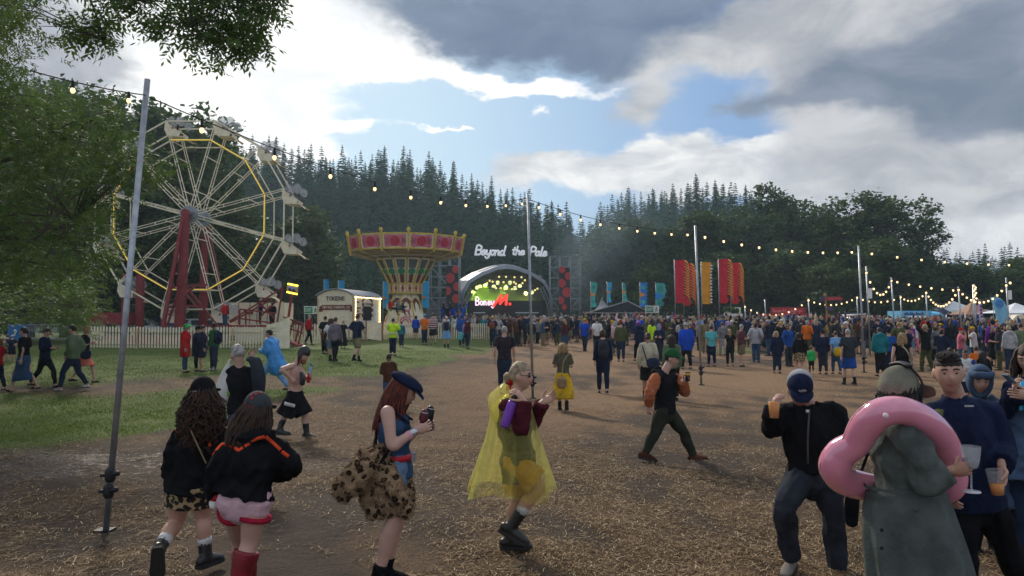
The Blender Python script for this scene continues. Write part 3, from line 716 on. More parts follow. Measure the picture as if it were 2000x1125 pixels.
# ------------------------------------------------------------------ big wheel
WY = 46.0
HUB = npv(at(370, 419, WY)); RW = 192 / 1500 * WY; RI = 152 / 1500 * WY; DEP = 1.9
wb = (HUB[0], HUB[1] + DEP / 2, ghf(HUB[0], WY))
wheel = empty('big_wheel', wb, 'cream vintage big wheel on red towers with fan-backed cars', 'fairground wheel')
A = [R(15 + 30 * k) for k in range(12)]
def wp(a, r, y): return HUB + np.array([math.cos(a) * r, y, math.sin(a) * r])
for nm, r_, s_ in (('rim', RW, .075), ('inner_ring', RI, .06)):
 for y in (0, DEP):
  mb = MB()
  for k in range(12): mb.sbar(wp(A[k], r_, y), wp(A[(k + 1) % 12], r_, y), s_, s_, (0, 1, 0))
  mb.build(nm, CREAM, wheel, False)
for k in range(12):
 mb = MB()
 for y in (0, DEP):
  d = np.array([-math.sin(A[k]), 0, math.cos(A[k])])
  for s_ in (-1, 1): mb.sbar(wp(A[k], .5, y) + d * s_ * .085, wp(A[k], RW, y) + d * s_ * .055, .042, .042, (0, 1, 0))
  for r in np.linspace(.9, RW * .97, 5): mb.sbar(wp(A[k], r, y) + d * .1, wp(A[k], r + .03, y) - d * .1, .04, .04, (0, 1, 0))
 for r in (RW * .25, RW * .62, RI): mb.sbar(wp(A[k], r, 0), wp(A[k], r, DEP), .05, .05)
 mb.build('spoke', CREAM, wheel, False)
mb = MB()
for y in (0, DEP): mb.tube([HUB + [0, y - .10, 0], HUB + [0, y + .10, 0]], [.52, .52], (1, 0, 0), 20, cap=('f', 'f'))
mb.tube([HUB + [0, -.55, 0], HUB + [0, DEP + .55, 0]], [.2, .2], (1, 0, 0), 12, cap=('f', 'f'))
hub = mb.build('hub', STEELD, wheel, False)
mb = MB(); mb.tube([HUB + [0, -.62, 0], HUB + [0, -.54, 0]], [.26, .26], (1, 0, 0), 16, cap=('f', 'f')); mb.build('cap', RED, hub, False)
for k in range(12):
 if k in (3,): continue
 mb = MB(); a, b = wp(A[k], RI + .02, -.06), wp(A[(k + 1) % 12], RI + .02, -.06)
 mb.tube([a + (b - a) * (i + 1) / 67 + [0, -.02, 0] for i in range(66)], [.012 if i % 3 == 0 else .029 for i in range(66)], (0, 1, 0), 6)
 ls = mb.build('light_strip', YLED, wheel)
 mb = MB(); mb.sbar(a + [0, .035, 0], b + [0, .035, 0], .05, .10, (0, 1, 0)); mb.build('channel', GOLD, ls, False)
# cars: bucket, two round fan backs, seat, footrest
def fan(mb, c, r, nrm):
 nrm = unit(nrm); a = unit(np.cross((0, 0, 1), nrm)); b = np.cross(nrm, a)
 pts = [c + a * r * math.cos(t)  + b * r * math.sin(t) * 1.1 for t in np.linspace(0, 2 * math.pi, 22, endpoint=False)]
 mb.prism(pts, -nrm * .015, nrm * .015)
MESHW = mat('grey_wire_mesh', (.46, .47, .49), .6, .1, .2, alpha=.42)
for k in range(12):
 p0 = wp(A[k], RW, DEP / 2); c = p0 + [.22, 0, -.38]
 mb = MB()
 mb.prism([c + [-.42, 0, .45], c + [-.48, 0, -.05], c + [-.30, 0, -.42], c + [.42, 0, -.46], c + [.50, 0, -.20], c + [.2, 0, .0]], (0, -.62, 0), (0, -.56, 0))
 mb.prism([c + [-.42, 0, .45], c + [-.48, 0, -.05], c + [-.30, 0, -.42], c + [.42, 0, -.46], c + [.50, 0, -.20], c + [.2, 0, .0]], (0, .56, 0), (0, .62, 0))
 mb.prism([c + [-.42, 0, .45], c + [-.48, 0, -.05], c + [-.44, 0, -.05], c + [-.37, 0, .45]], (0, -.555, 0), (0, .555, 0))
 mb.prism([c + [-.47, 0, -.06], c + [-.30, 0, -.42], c + [-.25, 0, -.40], c + [-.42, 0, -.06]], (0, -.55, 0), (0, .55, 0))
 mb.prism([c + [-.30, 0, -.43], c + [.42, 0, -.47], c + [.42, 0, -.42], c + [-.28, 0, -.39]], (0, -.55, 0), (0, .55, 0))
 g_ = mb.build('car', CREAM, wheel, False)
 mb = MB(); mb.box(c + [-.05, 0, -.12], (.5, 1.05, .10)); mb.build('seat', mat('dark_red_seat', (.10, .02, .02), .6), g_, False)
 mb = MB(); fan(mb, c + [-.05, -.60, .50], .25, (.35, 1, 0)); mb.build('fan_back', MESHW, g_, False)
 mb = MB(); fan(mb, c + [.38, -.30, .54], .27, (-.5, 1, 0)); mb.build('fan_back', MESHW, g_, False)
 mb = MB(); fan(mb, c + [.60, .35, .38], .25, (-.7, 1, 0)); mb.build('fan_back', MESHW, g_, False)
 mb = MB(); fan(mb, c + [-.25, .5, .50], .23, (.3, 1, 0)); mb.build('fan_back', MESHW, g_, False)
 mb = MB(); mb.tube([c + [.40, 0, -.40], c + [.68, 0, -.52], c + [.86, 0, -.70], c + [1.0, 0, -.70]], [(.45, .025)] * 4, (0, 1, 0), 8, rings=8, cap=('f', 'f')); mb.build('footrest', CREAMD, g_, False)
 mb = MB(); mb.bar(p0 - [0, DEP / 2, 0], p0 + [0, DEP / 2, 0], .045); mb.build('axle', STEELD, g_)
 mb = MB(); mb.disc(c + [.05, -.635, .05], .07, seg=5); mb.build('emblem', MAROON, g_, False)
gz = wb[2]
mb = MB()
mb.prism([HUB + [-.17, -.45, .1], HUB + [.17, -.45, .1], npv(at(364, 640, WY)) * [1, 0, 1] + [.08, WY - .45, 0], npv(at(348, 640, WY)) * [1, 0, 1] + [0, WY - .45, 0]], (0, -.16, 0), (0, .16, 0))
mb.sbar(HUB + [-.15, -.5, -.2], npv(at(318, 640, WY - 1.2)), .2, .2, (0, 1, 0)); mb.build('tower', RED, wheel, False)
mb = MB(); f0 = HUB + [0, DEP + .45, 0]
mb.prism([f0 + [-.15, 0, .1], f0 + [.15, 0, .1], (f0[0] + .24, f0[1], gz - .2), (f0[0] - .24, f0[1], gz - .2)], (0, -.16, 0), (0, .16, 0))
mb.sbar(f0 + [.1, 0, -.2], (f0[0] + 1.3, f0[1] + 1.4, gz - .1), .2, .2, (0, 1, 0)); mb.build('tower', RED, wheel, False)
mb = MB(); 
for a, b in (((364, 560), (440, 655)), ((320, 655), (352, 560)), ((352, 585), (380, 560)), ((352, 560), (385, 600)), ((330, 560), (405, 556)), ((322, 600), (400, 596))): mb.sbar(npv(at(*a, WY - .6)), npv(at(*b, WY - .6)), .11, .11, (0, 1, 0))
mb.build('brace', RED, wheel, False)
mb = MB(); q = npv(at(330, 640, WY)); mb.box((q[0] - .3, WY + .8, gz + .35), (7.2, 2.6, .35)); mb.box((q[0] - .3, WY - .6, gz + .15), (4.5, .25, .3))
for px in (245, 273): 
 u_ = npv(at(px, 605, WY + .6)); mb.box((u_[0], u_[1], (gz + u_[2] + 2.2) / 2), (.36, .36, u_[2] + 2.2 - gz))
mb.box(npv(at(225, 622, WY + .5)), (2.4, 1.4, .7)); mb.build('trailer_base', RED, wheel, False)
# loading platform, steps and the lit sign
st = empty('ride_steps', tuple(gat(500, 670, 44)), 'red loading platform, ramp and handrails beside the wheel', 'steps')
mb = MB(); pl = lambda a, b, y=44: npv(at(a, b, y))
mb.box((pl(480, 637)[0], 44.6, pl(480, 637)[2]), (4.6, 1.8, .12)); mb.prism([pl(520, 650), pl(583, 674), pl(583, 678), pl(520, 656)], (0, -.1, 0), (0, 1.3, 0))
mb.build('deck', RED, st, False)
mb = MB()
for y in (43.95, 45.3):
 for a, b in (((468, 604), (468, 634)), ((480, 606), (480, 634)), ((468, 604), (540, 612)), ((468, 622), (540, 632)), ((505, 622), (540, 588)), ((540, 640), (552, 560)), ((560, 640), (569, 578)), ((553, 619), (592, 633)), ((553, 637), (592, 651)), ((592, 633), (583, 672)), ((585, 630), (577, 668)), ((572, 626), (565, 660)), ((450, 630), (530, 585)), ((508, 592), (536, 622)), ((448, 628), (552, 562))):
  mb.sbar(pl(*a, y), pl(*b, y), .08, .08, (0, 1, 0))
mb.build('handrail', RED, st, False)
sg = empty('ride_sign', tuple(pl(569, 640, 43.8)), 'yellow-lit ride sign tilted on a red post', 'sign')
mb = MB(); mb.sbar(pl(560, 645, 43.8), pl(570, 575, 43.8), .12, .12); mb.build('post', RED, sg, False)
mb = MB(); q = [pl(562, 552, 43.8), pl(582, 556, 43.8), pl(580, 577, 43.8), pl(560, 572, 43.8)]; mb.prism(q, (0, -.05, 0), (0, .15, 0)); mb.build('panel', GOLD, sg, False)
mb = MB(); q = [pl(563.5, 558, 43.7), pl(579, 561, 43.7), pl(578, 571, 43.7), pl(562.5, 568, 43.7)]; mb.prism(q, (0, -.02, 0), (0, .02, 0)); f_ = mb.build('face', mat('lilac_panel', (.35, .36, .62), .5), sg, False)
mb = MB(); scrawl(mb, pl(563.5, 567.5, 43.66), (.98, 0, -.2), (0, 0, 1), .2, (0, 1, 0), .2, .19, 3); scrawl(mb, pl(571, 569.5, 43.66), (.98, 0, -.2), (0, 0, 1), .2, (0, 1, 0), .18, .2, 3); mb.build('lettering', NIGHT, f_)
mb = MB()
for a, b in (((563, 554.5), (581, 558)), ((561, 570.5), (579.5, 574.5))):
 for i in range(8): mb = MB(); mb.ell(pl(a[0] + (b[0] - a[0]) * i / 7, a[1] + (b[1] - a[1]) * i / 7, 43.7), (.05, .04, .05), seg=6, rings=4); mb.build('bulb', mat('yellow_bulb', (1, .8, .1), .4, emit=3, ecol=(1, .72, .08)), sg)
gb = empty('generator_container', tuple(gat(495, 670, 49)), 'cream metal generator box behind the loading platform', 'container')
mb = MB(); a, b = npv(at(448, 591, 49)), npv(at(555, 640, 49)); mb.prism([(a[0], 49, a[2]), (b[0], 49, a[2]), (b[0], 49, gz - .1), (a[0], 49, gz - .1)], (0, 0, 0), (0, 2.0, 0)); mb.build('housing', CREAM, gb, False)
mb = MB(); 
for px in (466, 488, 502, 522): mb.box(npv(at(px, 612, 48.97)), (.03, .04, 1.4))
for px, py in ((478, 606), (484, 611), (492, 611)): mb.box(npv(at(px, py, 48.96)), (.14, .05, .18))
mb.build('panel_seam', MAROON, gb, False)
# ------------------------------------------------------------------ token wagon
tw = empty('token_wagon', tuple(gat(660, 668, 50)), 'cream showman wagon with curved roof selling tokens', 'wagon')
WF = npv(gat(619, 668, 50)); CR_ = npv(gat(690, 668, 49.5)); ER = npv(gat(741, 660, 53.5))
wz = WF[2]; z0, z1 = wz + .85, wz + 2.95
ux = unit((CR_ - WF) * [1, 1, 0]); uy = unit((ER - CR_) * [1, 1, 0]); Wd, Ln = np.linalg.norm((CR_ - WF)[:2]), np.linalg.norm((ER - CR_)[:2])
O3 = npv([WF[0], WF[1], 0])
def wpt(u, v, z): return O3 + ux * u + uy * v + [0, 0, z]
mb = MB()
prof = [(0, z0 - .55), (Wd, z0 - .55), (Wd, z1 - .05)] + [(Wd * (1 - t), z1 + .42 * math.sin(math.pi * t) ** .8) for t in np.linspace(.02, .98, 12)] + [(0, z1 - .05)]
mb.prism([wpt(u, 0, z) for u, z in prof], (0, 0, 0), uy * Ln); body = mb.build('body', CREAM, tw, False)
mb = MB(); arc = [(Wd * (1 - t) + (.5 - t) * .2, z1 + .03 + .43 * math.sin(math.pi * t) ** .8) for t in np.linspace(0, 1, 16)]
mb.prism([wpt(u, 0, z + .05) for u, z in arc] + [wpt(u, 0, z - .005) for u, z in reversed(arc)], -uy * .15, uy * (Ln + .15)); mb.build('roof', mat('grey_roof', (.33, .35, .38), .5), tw, False)
mb = MB()
for u in (.04, Wd - .04): mb.sbar(wpt(u, -.02, z0 - .5), wpt(u, -.02, z1), .07, .05, ux)
mb.sbar(wpt(Wd + .02, .03, z0 - .5), wpt(Wd + .02, .03, z1), .05, .08, uy); mb.sbar(wpt(Wd + .02, Ln - .05, z0 - .5), wpt(Wd + .02, Ln - .05, z1), .05, .08, uy); mb.build('corner_trim', CREAMD, tw, False)
sr = lambda a, b: wpt(Wd + .03, a * Ln, z0 + b * (z1 - z0))
mb = MB(); mb.prism([sr(.34, .26), sr(.64, .26), sr(.64, .70), sr(.34, .70)], (0, 0, 0), ux * .03); wi = mb.build('window', NIGHT, tw, False)
mb = MB(); mb.prism([sr(.36, .71), sr(.62, .71), sr(.62, .85), sr(.49, .92), sr(.36, .85)], (0, 0, 0), ux * .04); fr = mb.build('name_board', CREAM, tw, False)
mb = MB()
for a, b in ((.31, .62), (.66, .62)):
 for k in range(3): mb.ell(sr(a + .02 * math.sin(k), .42 + k * .17), (.09, .09, .13), seg=8, rings=5)
P = [sr(.30 + .38 * t, .86 + .14 * math.sin(math.pi * t)) for t in np.linspace(0, 1, 9)]; mb.tube(P, [.06] * 9, (0, 0, 1), 6); mb.build('scrollwork', MAROON, tw)
mb = MB(); letters(mb, 'TOKENS', sr(.38, .74) + ux * .05, uy, (0, 0, 1), .14, ux, .16, fit=.24 * Ln); mb.build('lettering', MAROON, fr)
mb = MB(); letters(mb, 'TOKENS', wpt(Wd * .25, -.03, z1 - .26), ux, (0, 0, 1), .24, uy, .17, fit=Wd * .52); mb.build('lettering', NIGHT, tw)
mb = MB(); zc = z0 + 1.22
mb.prism([wpt(Wd * .12, 0, zc), wpt(Wd * .94, 0, zc), wpt(Wd * .94, 0, zc + .32), wpt(Wd * .12, 0, zc + .32)], -uy * .04, -uy * .01)
mb.prism([wpt(Wd * .04, 0, zc - .12), wpt(Wd * .15, 0, zc - .12), wpt(Wd * .15, 0, zc + .24), wpt(Wd * .07, 0, zc + .24)], -uy * .02, -uy * .005)
mb.prism([wpt(Wd * .91, 0, zc - .12), wpt(Wd * .99, 0, zc - .12), wpt(Wd * .97, 0, zc + .24), wpt(Wd * .91, 0, zc + .24)], -uy * .02, -uy * .005)
bn = mb.build('banner', MAROON, tw, False)
mb = MB(); letters(mb, 'VINTAGE CARNIVAL CO', wpt(Wd * .15, -.06, zc + .09), ux, (0, 0, 1), .15, uy, .16, fit=Wd * .76); mb.build('lettering', CREAM, bn)
for q in [wpt(Wd + .09, v * Ln, z0 - .35 + i * .135) for v in (.03, .97) for i in range(19)] + [wpt(Wd + .12, Ln * i / 18, z1 - .06) for i in range(19)]: mb = MB(); mb.ell(q, (.035, .035, .034), seg=6, rings=4); mb.build('bulb', BULB, tw)
mb = MB()
for k, b in enumerate((.80, .62, .52, .44, .34)): mb.prism([sr(.08, b), sr(.08 + .10 + .06 * (k % 2), b), sr(.18 + .06 * (k % 2), b + .04), sr(.08, b + .04)], (0, 0, 0), ux * .02)
mb.build('price_text', MAROON, tw, False)
mb = MB(); mb.prism([sr(.76, .2), sr(.88, .2), sr(.88, .66), sr(.76, .66)], (0, 0, 0), ux * .02); mb.build('price_board', WHITE, tw, False)
mb = MB()
for u, v in ((.25, .25), (Wd - .15, .25), (Wd - .15, .75)):
 c = wpt(u, v * Ln, wz + .38); mb.tube([c - ux * .08, c + ux * .08], [.36, .36], (0, 0, 1), 18, cap=('f', 'f'))
wh = mb.build('wheel', BLACK, tw, False)
mb = MB()
for u, v in ((Wd - .15, .25), (Wd - .15, .75)):
 c = wpt(u, v * Ln, wz + .38); mb.tube([c + ux * .07, c + ux * .10], [.2, .2], (0, 0, 1), 14, cap=('f', 'f'))
mb.build('rim', CREAM, wh, False)
mb = MB(); q = npv(gat(716, 662, 50.5))
mb.prism([q + [0, 0, .15], q + [1.0, .2, .0], q + [1.0, .2, 1.2], q + [0, 0, 1.2]], (0, -.02, 0), (0, .02, 0)); gq = mb.build('wagon_steps', CREAM, tw, False)
mb = MB(); mb.sbar(q + [-.03, -.05, 0], q + [-.03, -.05, 1.35], .07, .07); mb.sbar(q + [1.0, .15, -.1], q + [1.0, .15, 1.3], .07, .07); mb.build('post', MAROON, gq, False)
# ------------------------------------------------------------------ swing ride
SY = 60.0; sc = SY / 1500.0
SX = (792 - 1000) * sc; sg_ = ghf(SX, SY)
sz = lambda py: CZ + (630 - py) * sc
sr_ = empty('swing_ride', (SX, SY, sg_), 'tall wave swinger ride with painted pink roundels and cream drum', 'fairground ride')
NS = 14
def ringp(r, py, k, off=0.0, n=NS): 
 a = 2 * math.pi * (k + off) / n - math.pi / 2 + .18; return np.array([SX + math.cos(a) * r, SY + math.sin(a) * r, sz(py)])
TILT = R(2.5)
def tilt(p): q = p - [SX, SY, sz(480)]; c, s_ = math.cos(TILT), math.sin(TILT); return np.array([q[0] * c, q[1], q[2] - q[1] * 0]) + [SX, SY, sz(480)]
def cone(mb, r0, p0, r1, p1, n=NS, off=0.0):
 for k in range(n): mb.quad(ringp(r0, p0, k, off), ringp(r0, p0, k + 1, off), ringp(r1, p1, k + 1, off), ringp(r1, p1, k, off))
r_t, r_b = 113 * sc, 107 * sc
mb = MB(); cone(mb, r_b, 495, r_t, 466); cone(mb, r_t, 466, r_t - .25, 466); cone(mb, r_t - .25, 466, 1.0, 458); ca = mb.build('canopy', CREAM, sr_, False)
for k in range(NS): mb = MB(); mb.sbar(ringp(r_b + .06, 499, k), ringp(r_t + .08, 461, k), .17, .12, (0, 0, 1)); mb.ell(ringp(r_t + .08, 461, k), (.14, .14, .18), seg=8, rings=6); mb.build('post', GOLD, sr_, False)
mb = MB()
for k in range(NS):
 mb.sbar(ringp(r_b + .03, 494, k), ringp(r_b + .03, 494, k + 1), .07, .09); mb.sbar(ringp(r_t + .03, 467, k), ringp(r_t + .03, 467, k + 1), .07, .09)
mb.build('moulding', GOLD, ca, False)
for k in range(NS):
 a0, a1, b0, b1 = ringp(r_b, 495, k), ringp(r_b, 495, k + 1), ringp(r_t, 466, k), ringp(r_t, 466, k + 1)
 L = lambda u, v: a0 * (1 - u) * (1 - v) + a1 * u * (1 - v) + b0 * (1 - u) * v + b1 * u * v
 nr_ = -unit(np.cross(a1 - a0, b0 - a0)); cn = L(.5, .5); nr_ = nr_ if np.dot(nr_, cn - [SX, SY, cn[2]]) > 0 else -nr_
 mb = MB(); mb.prism([L(.1, .15), L(.9, .15), L(.9, .85), L(.1, .85)], nr_ * .01, nr_ * .03); pn = mb.build('panel', MAROON, sr_, False)
 mb = MB(); mb.disc(cn + nr_ * .045, .80, nr_, 18, .03, ry=.42)
 for s_ in (-1, 1):
  for q in (.25, .5, .75): mb.disc(L(.5 + s_ * .30, q) + nr_ * .045, .20, nr_, 8, .03)
 mb.build('scroll', PINK, pn, False)
 mb = MB(); mb.disc(cn + nr_ * .075, .37, nr_, 18, .03); mb.build('roundel', CRIM, pn, False)
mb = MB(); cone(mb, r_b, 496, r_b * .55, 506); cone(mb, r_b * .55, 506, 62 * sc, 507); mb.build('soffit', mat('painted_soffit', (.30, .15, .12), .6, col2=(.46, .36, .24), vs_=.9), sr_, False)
mb = MB()
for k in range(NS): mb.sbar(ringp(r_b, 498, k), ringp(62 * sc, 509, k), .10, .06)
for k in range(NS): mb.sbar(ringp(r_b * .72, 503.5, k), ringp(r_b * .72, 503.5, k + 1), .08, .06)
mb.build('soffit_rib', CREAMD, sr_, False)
rT, rB = 58 * sc, 31 * sc
mb = MB(); cone(mb, rB, 556, rT, 507); cone(mb, rB, 572, rB, 556); dr_ = mb.build('drum', CREAM, sr_, False)
mb = MB(); 
for k in range(NS): mb.sbar(ringp(rB + .05, 574, k), ringp(rB + .05, 556, k), .1, .08); mb.sbar(ringp(rB + .03, 556, k), ringp(rT + .03, 507, k), .11, .09)
for k in range(NS): mb.sbar(ringp(rB + .05, 555, k), ringp(rB + .05, 555, k + 1), .1, .1); mb.sbar(ringp(rB + .05, 573, k), ringp(rB + .05, 573, k + 1), .1, .1)
mb.build('drum_rib', GOLD, dr_, False)
def tpanel(k, r0, p0, r1, p1):
 a0, a1, b0, b1 = ringp(r0, p0, k), ringp(r0, p0, k + 1), ringp(r1, p1, k), ringp(r1, p1, k + 1)
 L = lambda u, v: a0 * (1 - u) * (1 - v) + a1 * u * (1 - v) + b0 * (1 - u) * v + b1 * u * v
 n_ = unit(np.cross(a1 - a0, b0 - a0)); c_ = L(.5, .5); n_ = n_ if np.dot(n_, c_ - [SX, SY, c_[2]]) > 0 else -n_
 return L, n_
SLATE = mat('slate_panel', (.10, .12, .12), .5)
for k in range(NS):
 L, n_ = tpanel(k, rB, 556, rT, 507)
 mb = MB(); mb.prism([L(.2, .62), L(.8, .62), L(.84, .94), L(.16, .94)], n_ * .01, n_ * .03); pn = mb.build('drum_panel', SLATE, dr_, False)
 mb = MB(); mb.disc(L(.5, .50) + n_ * .05, .27, n_, 16, .03); mb.build('drum_roundel', GREEN, dr_, False)
 mb = MB(); 
 for v in (.12, .22, .32): mb.disc(L(.5, v) + n_ * .03, .15 + .1 * v, n_, 10, .03)
 mb.build('drum_scroll', MAROON, dr_, False)
 L, n_ = tpanel(k, rB, 572, rB, 556)
 mb = MB(); mb.disc(L(.5, .5) + n_ * .02, .13, n_, 12, .03); mb.disc(L(.5, .82) + n_ * .02, .08, n_, 8, .03); mb.disc(L(.5, .18) + n_ * .02, .08, n_, 8, .03); mb.build('band_roundel', CRIM, dr_, False)
mb = MB()
NB = 8
B0 = [ringp(50 * sc, 655, k, .5, NB) for k in range(NB)]; B1 = [ringp(24 * sc, 574, k, .5, NB) for k in range(NB)]
for k in range(NB): mb.quad(B0[k], B0[(k + 1) % NB], B1[(k + 1) % NB], B1[k])
bs = mb.build('base', CREAM, sr_, False)
mb = MB()
for k in range(NB): mb.sbar(B0[k], B1[k], .1, .1)
mb.build('base_rib', GOLD, bs, False)
for k in range(NB):
 a0, a1, b0, b1 = B0[k], B0[(k + 1) % NB], B1[k], B1[(k + 1) % NB]
 L = lambda u, v: a0 * (1 - u) * (1 - v) + a1 * u * (1 - v) + b0 * (1 - u) * v + b1 * u * v
 n_ = unit(np.cross(a1 - a0, b0 - a0)); c_ = L(.5, .5); n_ = n_ if np.dot(n_, c_ - [SX, SY, c_[2]]) > 0 else -n_
 mb = MB(); mb.tube([L(.2, .78), L(.5, .86), L(.8, .78)], [(.05, .16)] * 3, n_, 6, rings=8)
 mb.tube([L(.22, .78), L(.2, .66), L(.27, .58)], [.08, .06, .02], n_, 6, rings=6); mb.tube([L(.78, .78), L(.8, .66), L(.73, .58)], [.08, .06, .02], n_, 6, rings=6); mb.build('banner_scroll', MAROON, bs)
 if k % 2: 
  mb = MB(); cc = L(.42, .32) + n_ * .05
  t1 = unit(a1 - a0); t2 = np.cross(n_, t1)
  mb.tube([cc + (t1 * math.cos(q) + t2 * math.sin(q)) * .45 * (1 - q / 14) for q in np.linspace(0, 9, 24)], [.055] * 24, n_, 5); mb.build('swirl', PINK, bs)
mb = MB(); mb.disc((SX, SY, sg_ + .25), 62 * sc, (0, 0, 1), 24, .3, up=(0, 1, 0)); mb.build('platform', CREAMD, sr_, False)
# ------------------------------------------------------------------ stage
YS = 92.0; k_ = YS / 1500.0
sx = lambda px: (px - 1000) * k_
szs = lambda py: CZ + (630 - py) * k_
g0 = ghf(sx(985), YS)
stg = empty('festival_stage', (sx(985), YS, g0), 'arched grey festival stage with green lights and a glowing name', 'stage')
def archpt(t, wl, wr, top, base, y):
 u = -math.cos(math.pi * t); v = math.sin(math.pi * t); xm = (wl + wr) / 2; hw = (wr - wl) / 2
 au = abs(u) ** .85; z = float(np.interp(au, [0, .2, .55, .82, .95, .985, 1.0], [1, .985, .89, .77, .60, .42, 0]))
 return np.array([xm + hw * np.sign(u) * au, y, base + (top - base) * z])
GREYR = mat('grey_stage_skin', (.22, .25, .30), .42, var=.35, vs_=.5, spec=.5)
T_ = np.linspace(0, 1, 49); b_ = szs(645)
outer = [archpt(t, sx(899), sx(1080), szs(519), b_, YS - 1) for t in T_]; mid = [archpt(t, sx(874), sx(1072), szs(513), b_, YS + 4) for t in T_]; rear = [archpt(t, sx(880), sx(1060), szs(516), b_, YS + 9) for t in T_]
inner = [archpt(t, sx(905), sx(1075), szs(526), b_, YS - 1.2) for t in T_]
mb = MB()
for a, b in ((outer, mid), (mid, rear)):
 for i in range(48): mb.quad(a[i], a[i + 1], b[i + 1], b[i])
for i in range(48): mb.quad(outer[i], outer[i + 1], inner[i + 1], inner[i])
mb.build('roof', GREYR, stg)
mb = MB(); 
for y, s_ in ((YS + .6, 0), (YS + 2, .2), (YS + 3.4, .4)):
 P = [archpt(t, sx(893 - s_ * 28), sx(1077), szs(517.5 - s_ * 7) + .08, b_, y) for t in T_]
 mb.tube(P, [.09] * 49, (0, 1, 0), 5)
mb.build('roof_rib', mat('grey_rib', (.34, .37, .42), .4, .3), stg)
ib = [archpt(t, sx(903), sx(1068), szs(530), b_, YS + 7) for t in T_]
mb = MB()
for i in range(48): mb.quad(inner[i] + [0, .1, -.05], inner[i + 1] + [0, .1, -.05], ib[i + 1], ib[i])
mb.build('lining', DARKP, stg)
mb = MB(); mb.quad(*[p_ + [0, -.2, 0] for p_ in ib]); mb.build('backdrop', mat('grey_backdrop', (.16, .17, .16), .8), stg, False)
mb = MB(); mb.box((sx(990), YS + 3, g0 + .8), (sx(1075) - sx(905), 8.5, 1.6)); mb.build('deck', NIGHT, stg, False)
def truss(mb, a, b, w_=.45, r=.05, n=10):
 a, b = npv(a), npv(b); d = unit(b - a); s_ = unit(np.cross(d, (0, 1, .01))); u_ = np.cross(d, s_)
 cs = [s_ * w_ / 2 * i + u_ * w_ / 2 * j for i, j in ((-1, -1), (1, -1), (1, 1), (-1, 1))]
 for c in cs: mb.bar(a + c, b + c, r, 5)
 for i in range(n):
  p, q = a + (b - a) * i / n, a + (b - a) * (i + 1) / n
  for j in range(4): mb.bar(p + cs[j], q + cs[(j + 1) % 4], r * .6, 4)
for (p, q) in (((900, 640), (908, 596)), ((1078, 640), (1071, 596)), ((908, 596), (925, 566)), ((1071, 596), (1056, 562))): mb = MB(); truss(mb, (sx(p[0]), YS - 1.5, szs(p[1])), (sx(q[0]), YS - 1.5, szs(q[1])), .4, .05, 6); mb.build('truss', STEELD, stg, False)
LG = mat('white_lamp', (1, 1, .8), .4, emit=1.5, ecol=(.95, 1, .45)); LGY = mat('yellow_lamp', (1, .95, .5), .4, emit=1.3, ecol=(1, .80, .30))
mb = MB()
for px, py in ((929, 559), (935, 557), (946, 554), (971, 549), (996, 549), (963, 557), (988, 559), (1006, 560), (1016, 556), (1028, 571), (1040, 569), (921, 568)): mb = MB(); mb.ell((sx(px), YS + 3.5, szs(py)), (.24, .16, .24), seg=12, rings=8); mb.build('stage_lamp', LG, stg)
mb = MB()
for px, py in ((974, 538), (988, 538), (1005, 539), (1019, 539), (1026, 545), (955, 546), (928, 560), (961, 548), (983, 549), (1004, 549), (1051, 562), (950, 551), (970, 552), (1008, 552), (1021, 551), (1046, 565), (968, 561), (985, 563), (1000, 563), (977, 561)): mb = MB(); mb.ell((sx(px), YS + 2.5, szs(py)), (.12, .1, .12), seg=8, rings=6); mb.build('spot_lamp', LGY, stg)
mb = MB()
for py in (540, 550, 560): mb.bar((sx(918 + (560 - py)), YS + 3, szs(py)), (sx(1062 - (560 - py)), YS + 3, szs(py)), .06)
mb.build('lighting_bar', BLACK, stg)
# beams of stage smoke lit by the lamps themselves
for px, py, en, co in ((945, 553, 1900, (.50, .9, .03)), (985, 552, 1700, (.5, .85, .05)), (1030, 566, 900, (.70, .70, .08)), (925, 566, 1500, (.5, .9, .03))):
 l = bpy.data.lights.new('stage_spot', 'SPOT'); l.energy = en; l.color = co; l.spot_size = R(95); l.spot_blend = .8; l.shadow_soft_size = .3
 o = bpy.data.objects.new('stage_spot', l); C.objects.link(o); o.parent = stg; o.location = npv((sx(px), YS + 2.8, szs(py))) - npv(wloc(stg)); o.rotation_euler = (R(38), 0, 0)
 tag(o, kind='helper')
mb = MB(); mb.prism([(sx(912), YS + .2, szs(640)), (sx(1066), YS + .2, szs(640)), (sx(1066), YS + .2, szs(587)), (sx(912), YS + .2, szs(587))], (0, 0, 0), (0, .1, 0)); mb.build('screen', mat('dark_screen', (.012, .014, .013), .6), stg, False)
mb = MB(); letters(mb, 'Boney', (sx(933) - .2, YS - .6, szs(596)), (1, 0, 0), (0, 0, 1), .92, (0, 1, 0), .17, fit=2.3, gap=.17)
mb.build('lettering', mat('pink_neon', (1, .8, .9), .4, emit=1.0, ecol=(1, .72, .85)), stg)
mb = MB()
P = [(964, 598), (979, 577), (977, 593), (990, 577), (988.5, 594.5)]
for a, b in zip(P[:-1], P[1:]): mb.tube([(sx(a[0]), YS - .6, szs(a[1])), (sx(b[0]), YS - .6, szs(b[1]))], [.17, .17], (0, 1, 0), 6)
mb.ell((sx(996), YS - .6, szs(594)), (.17, .1, .17)); mb.build('lettering', mat('red_neon', (1, .05, .04), .4, emit=1.1, ecol=(1, .055, .04)), stg)
mb = MB()
for px in (940, 955, 972, 982, 1002, 1030, 1058): mb.box((sx(px), YS + 1.5, g0 + 2.1), (.8, .5, 1.0 + .3 * math.sin(px)))
for px in (976, 985, 970): mb.tube([(sx(px), YS + 1, g0 + 1.6), (sx(px) + .15, YS + 1, g0 + 3.2)], [.03, .03])
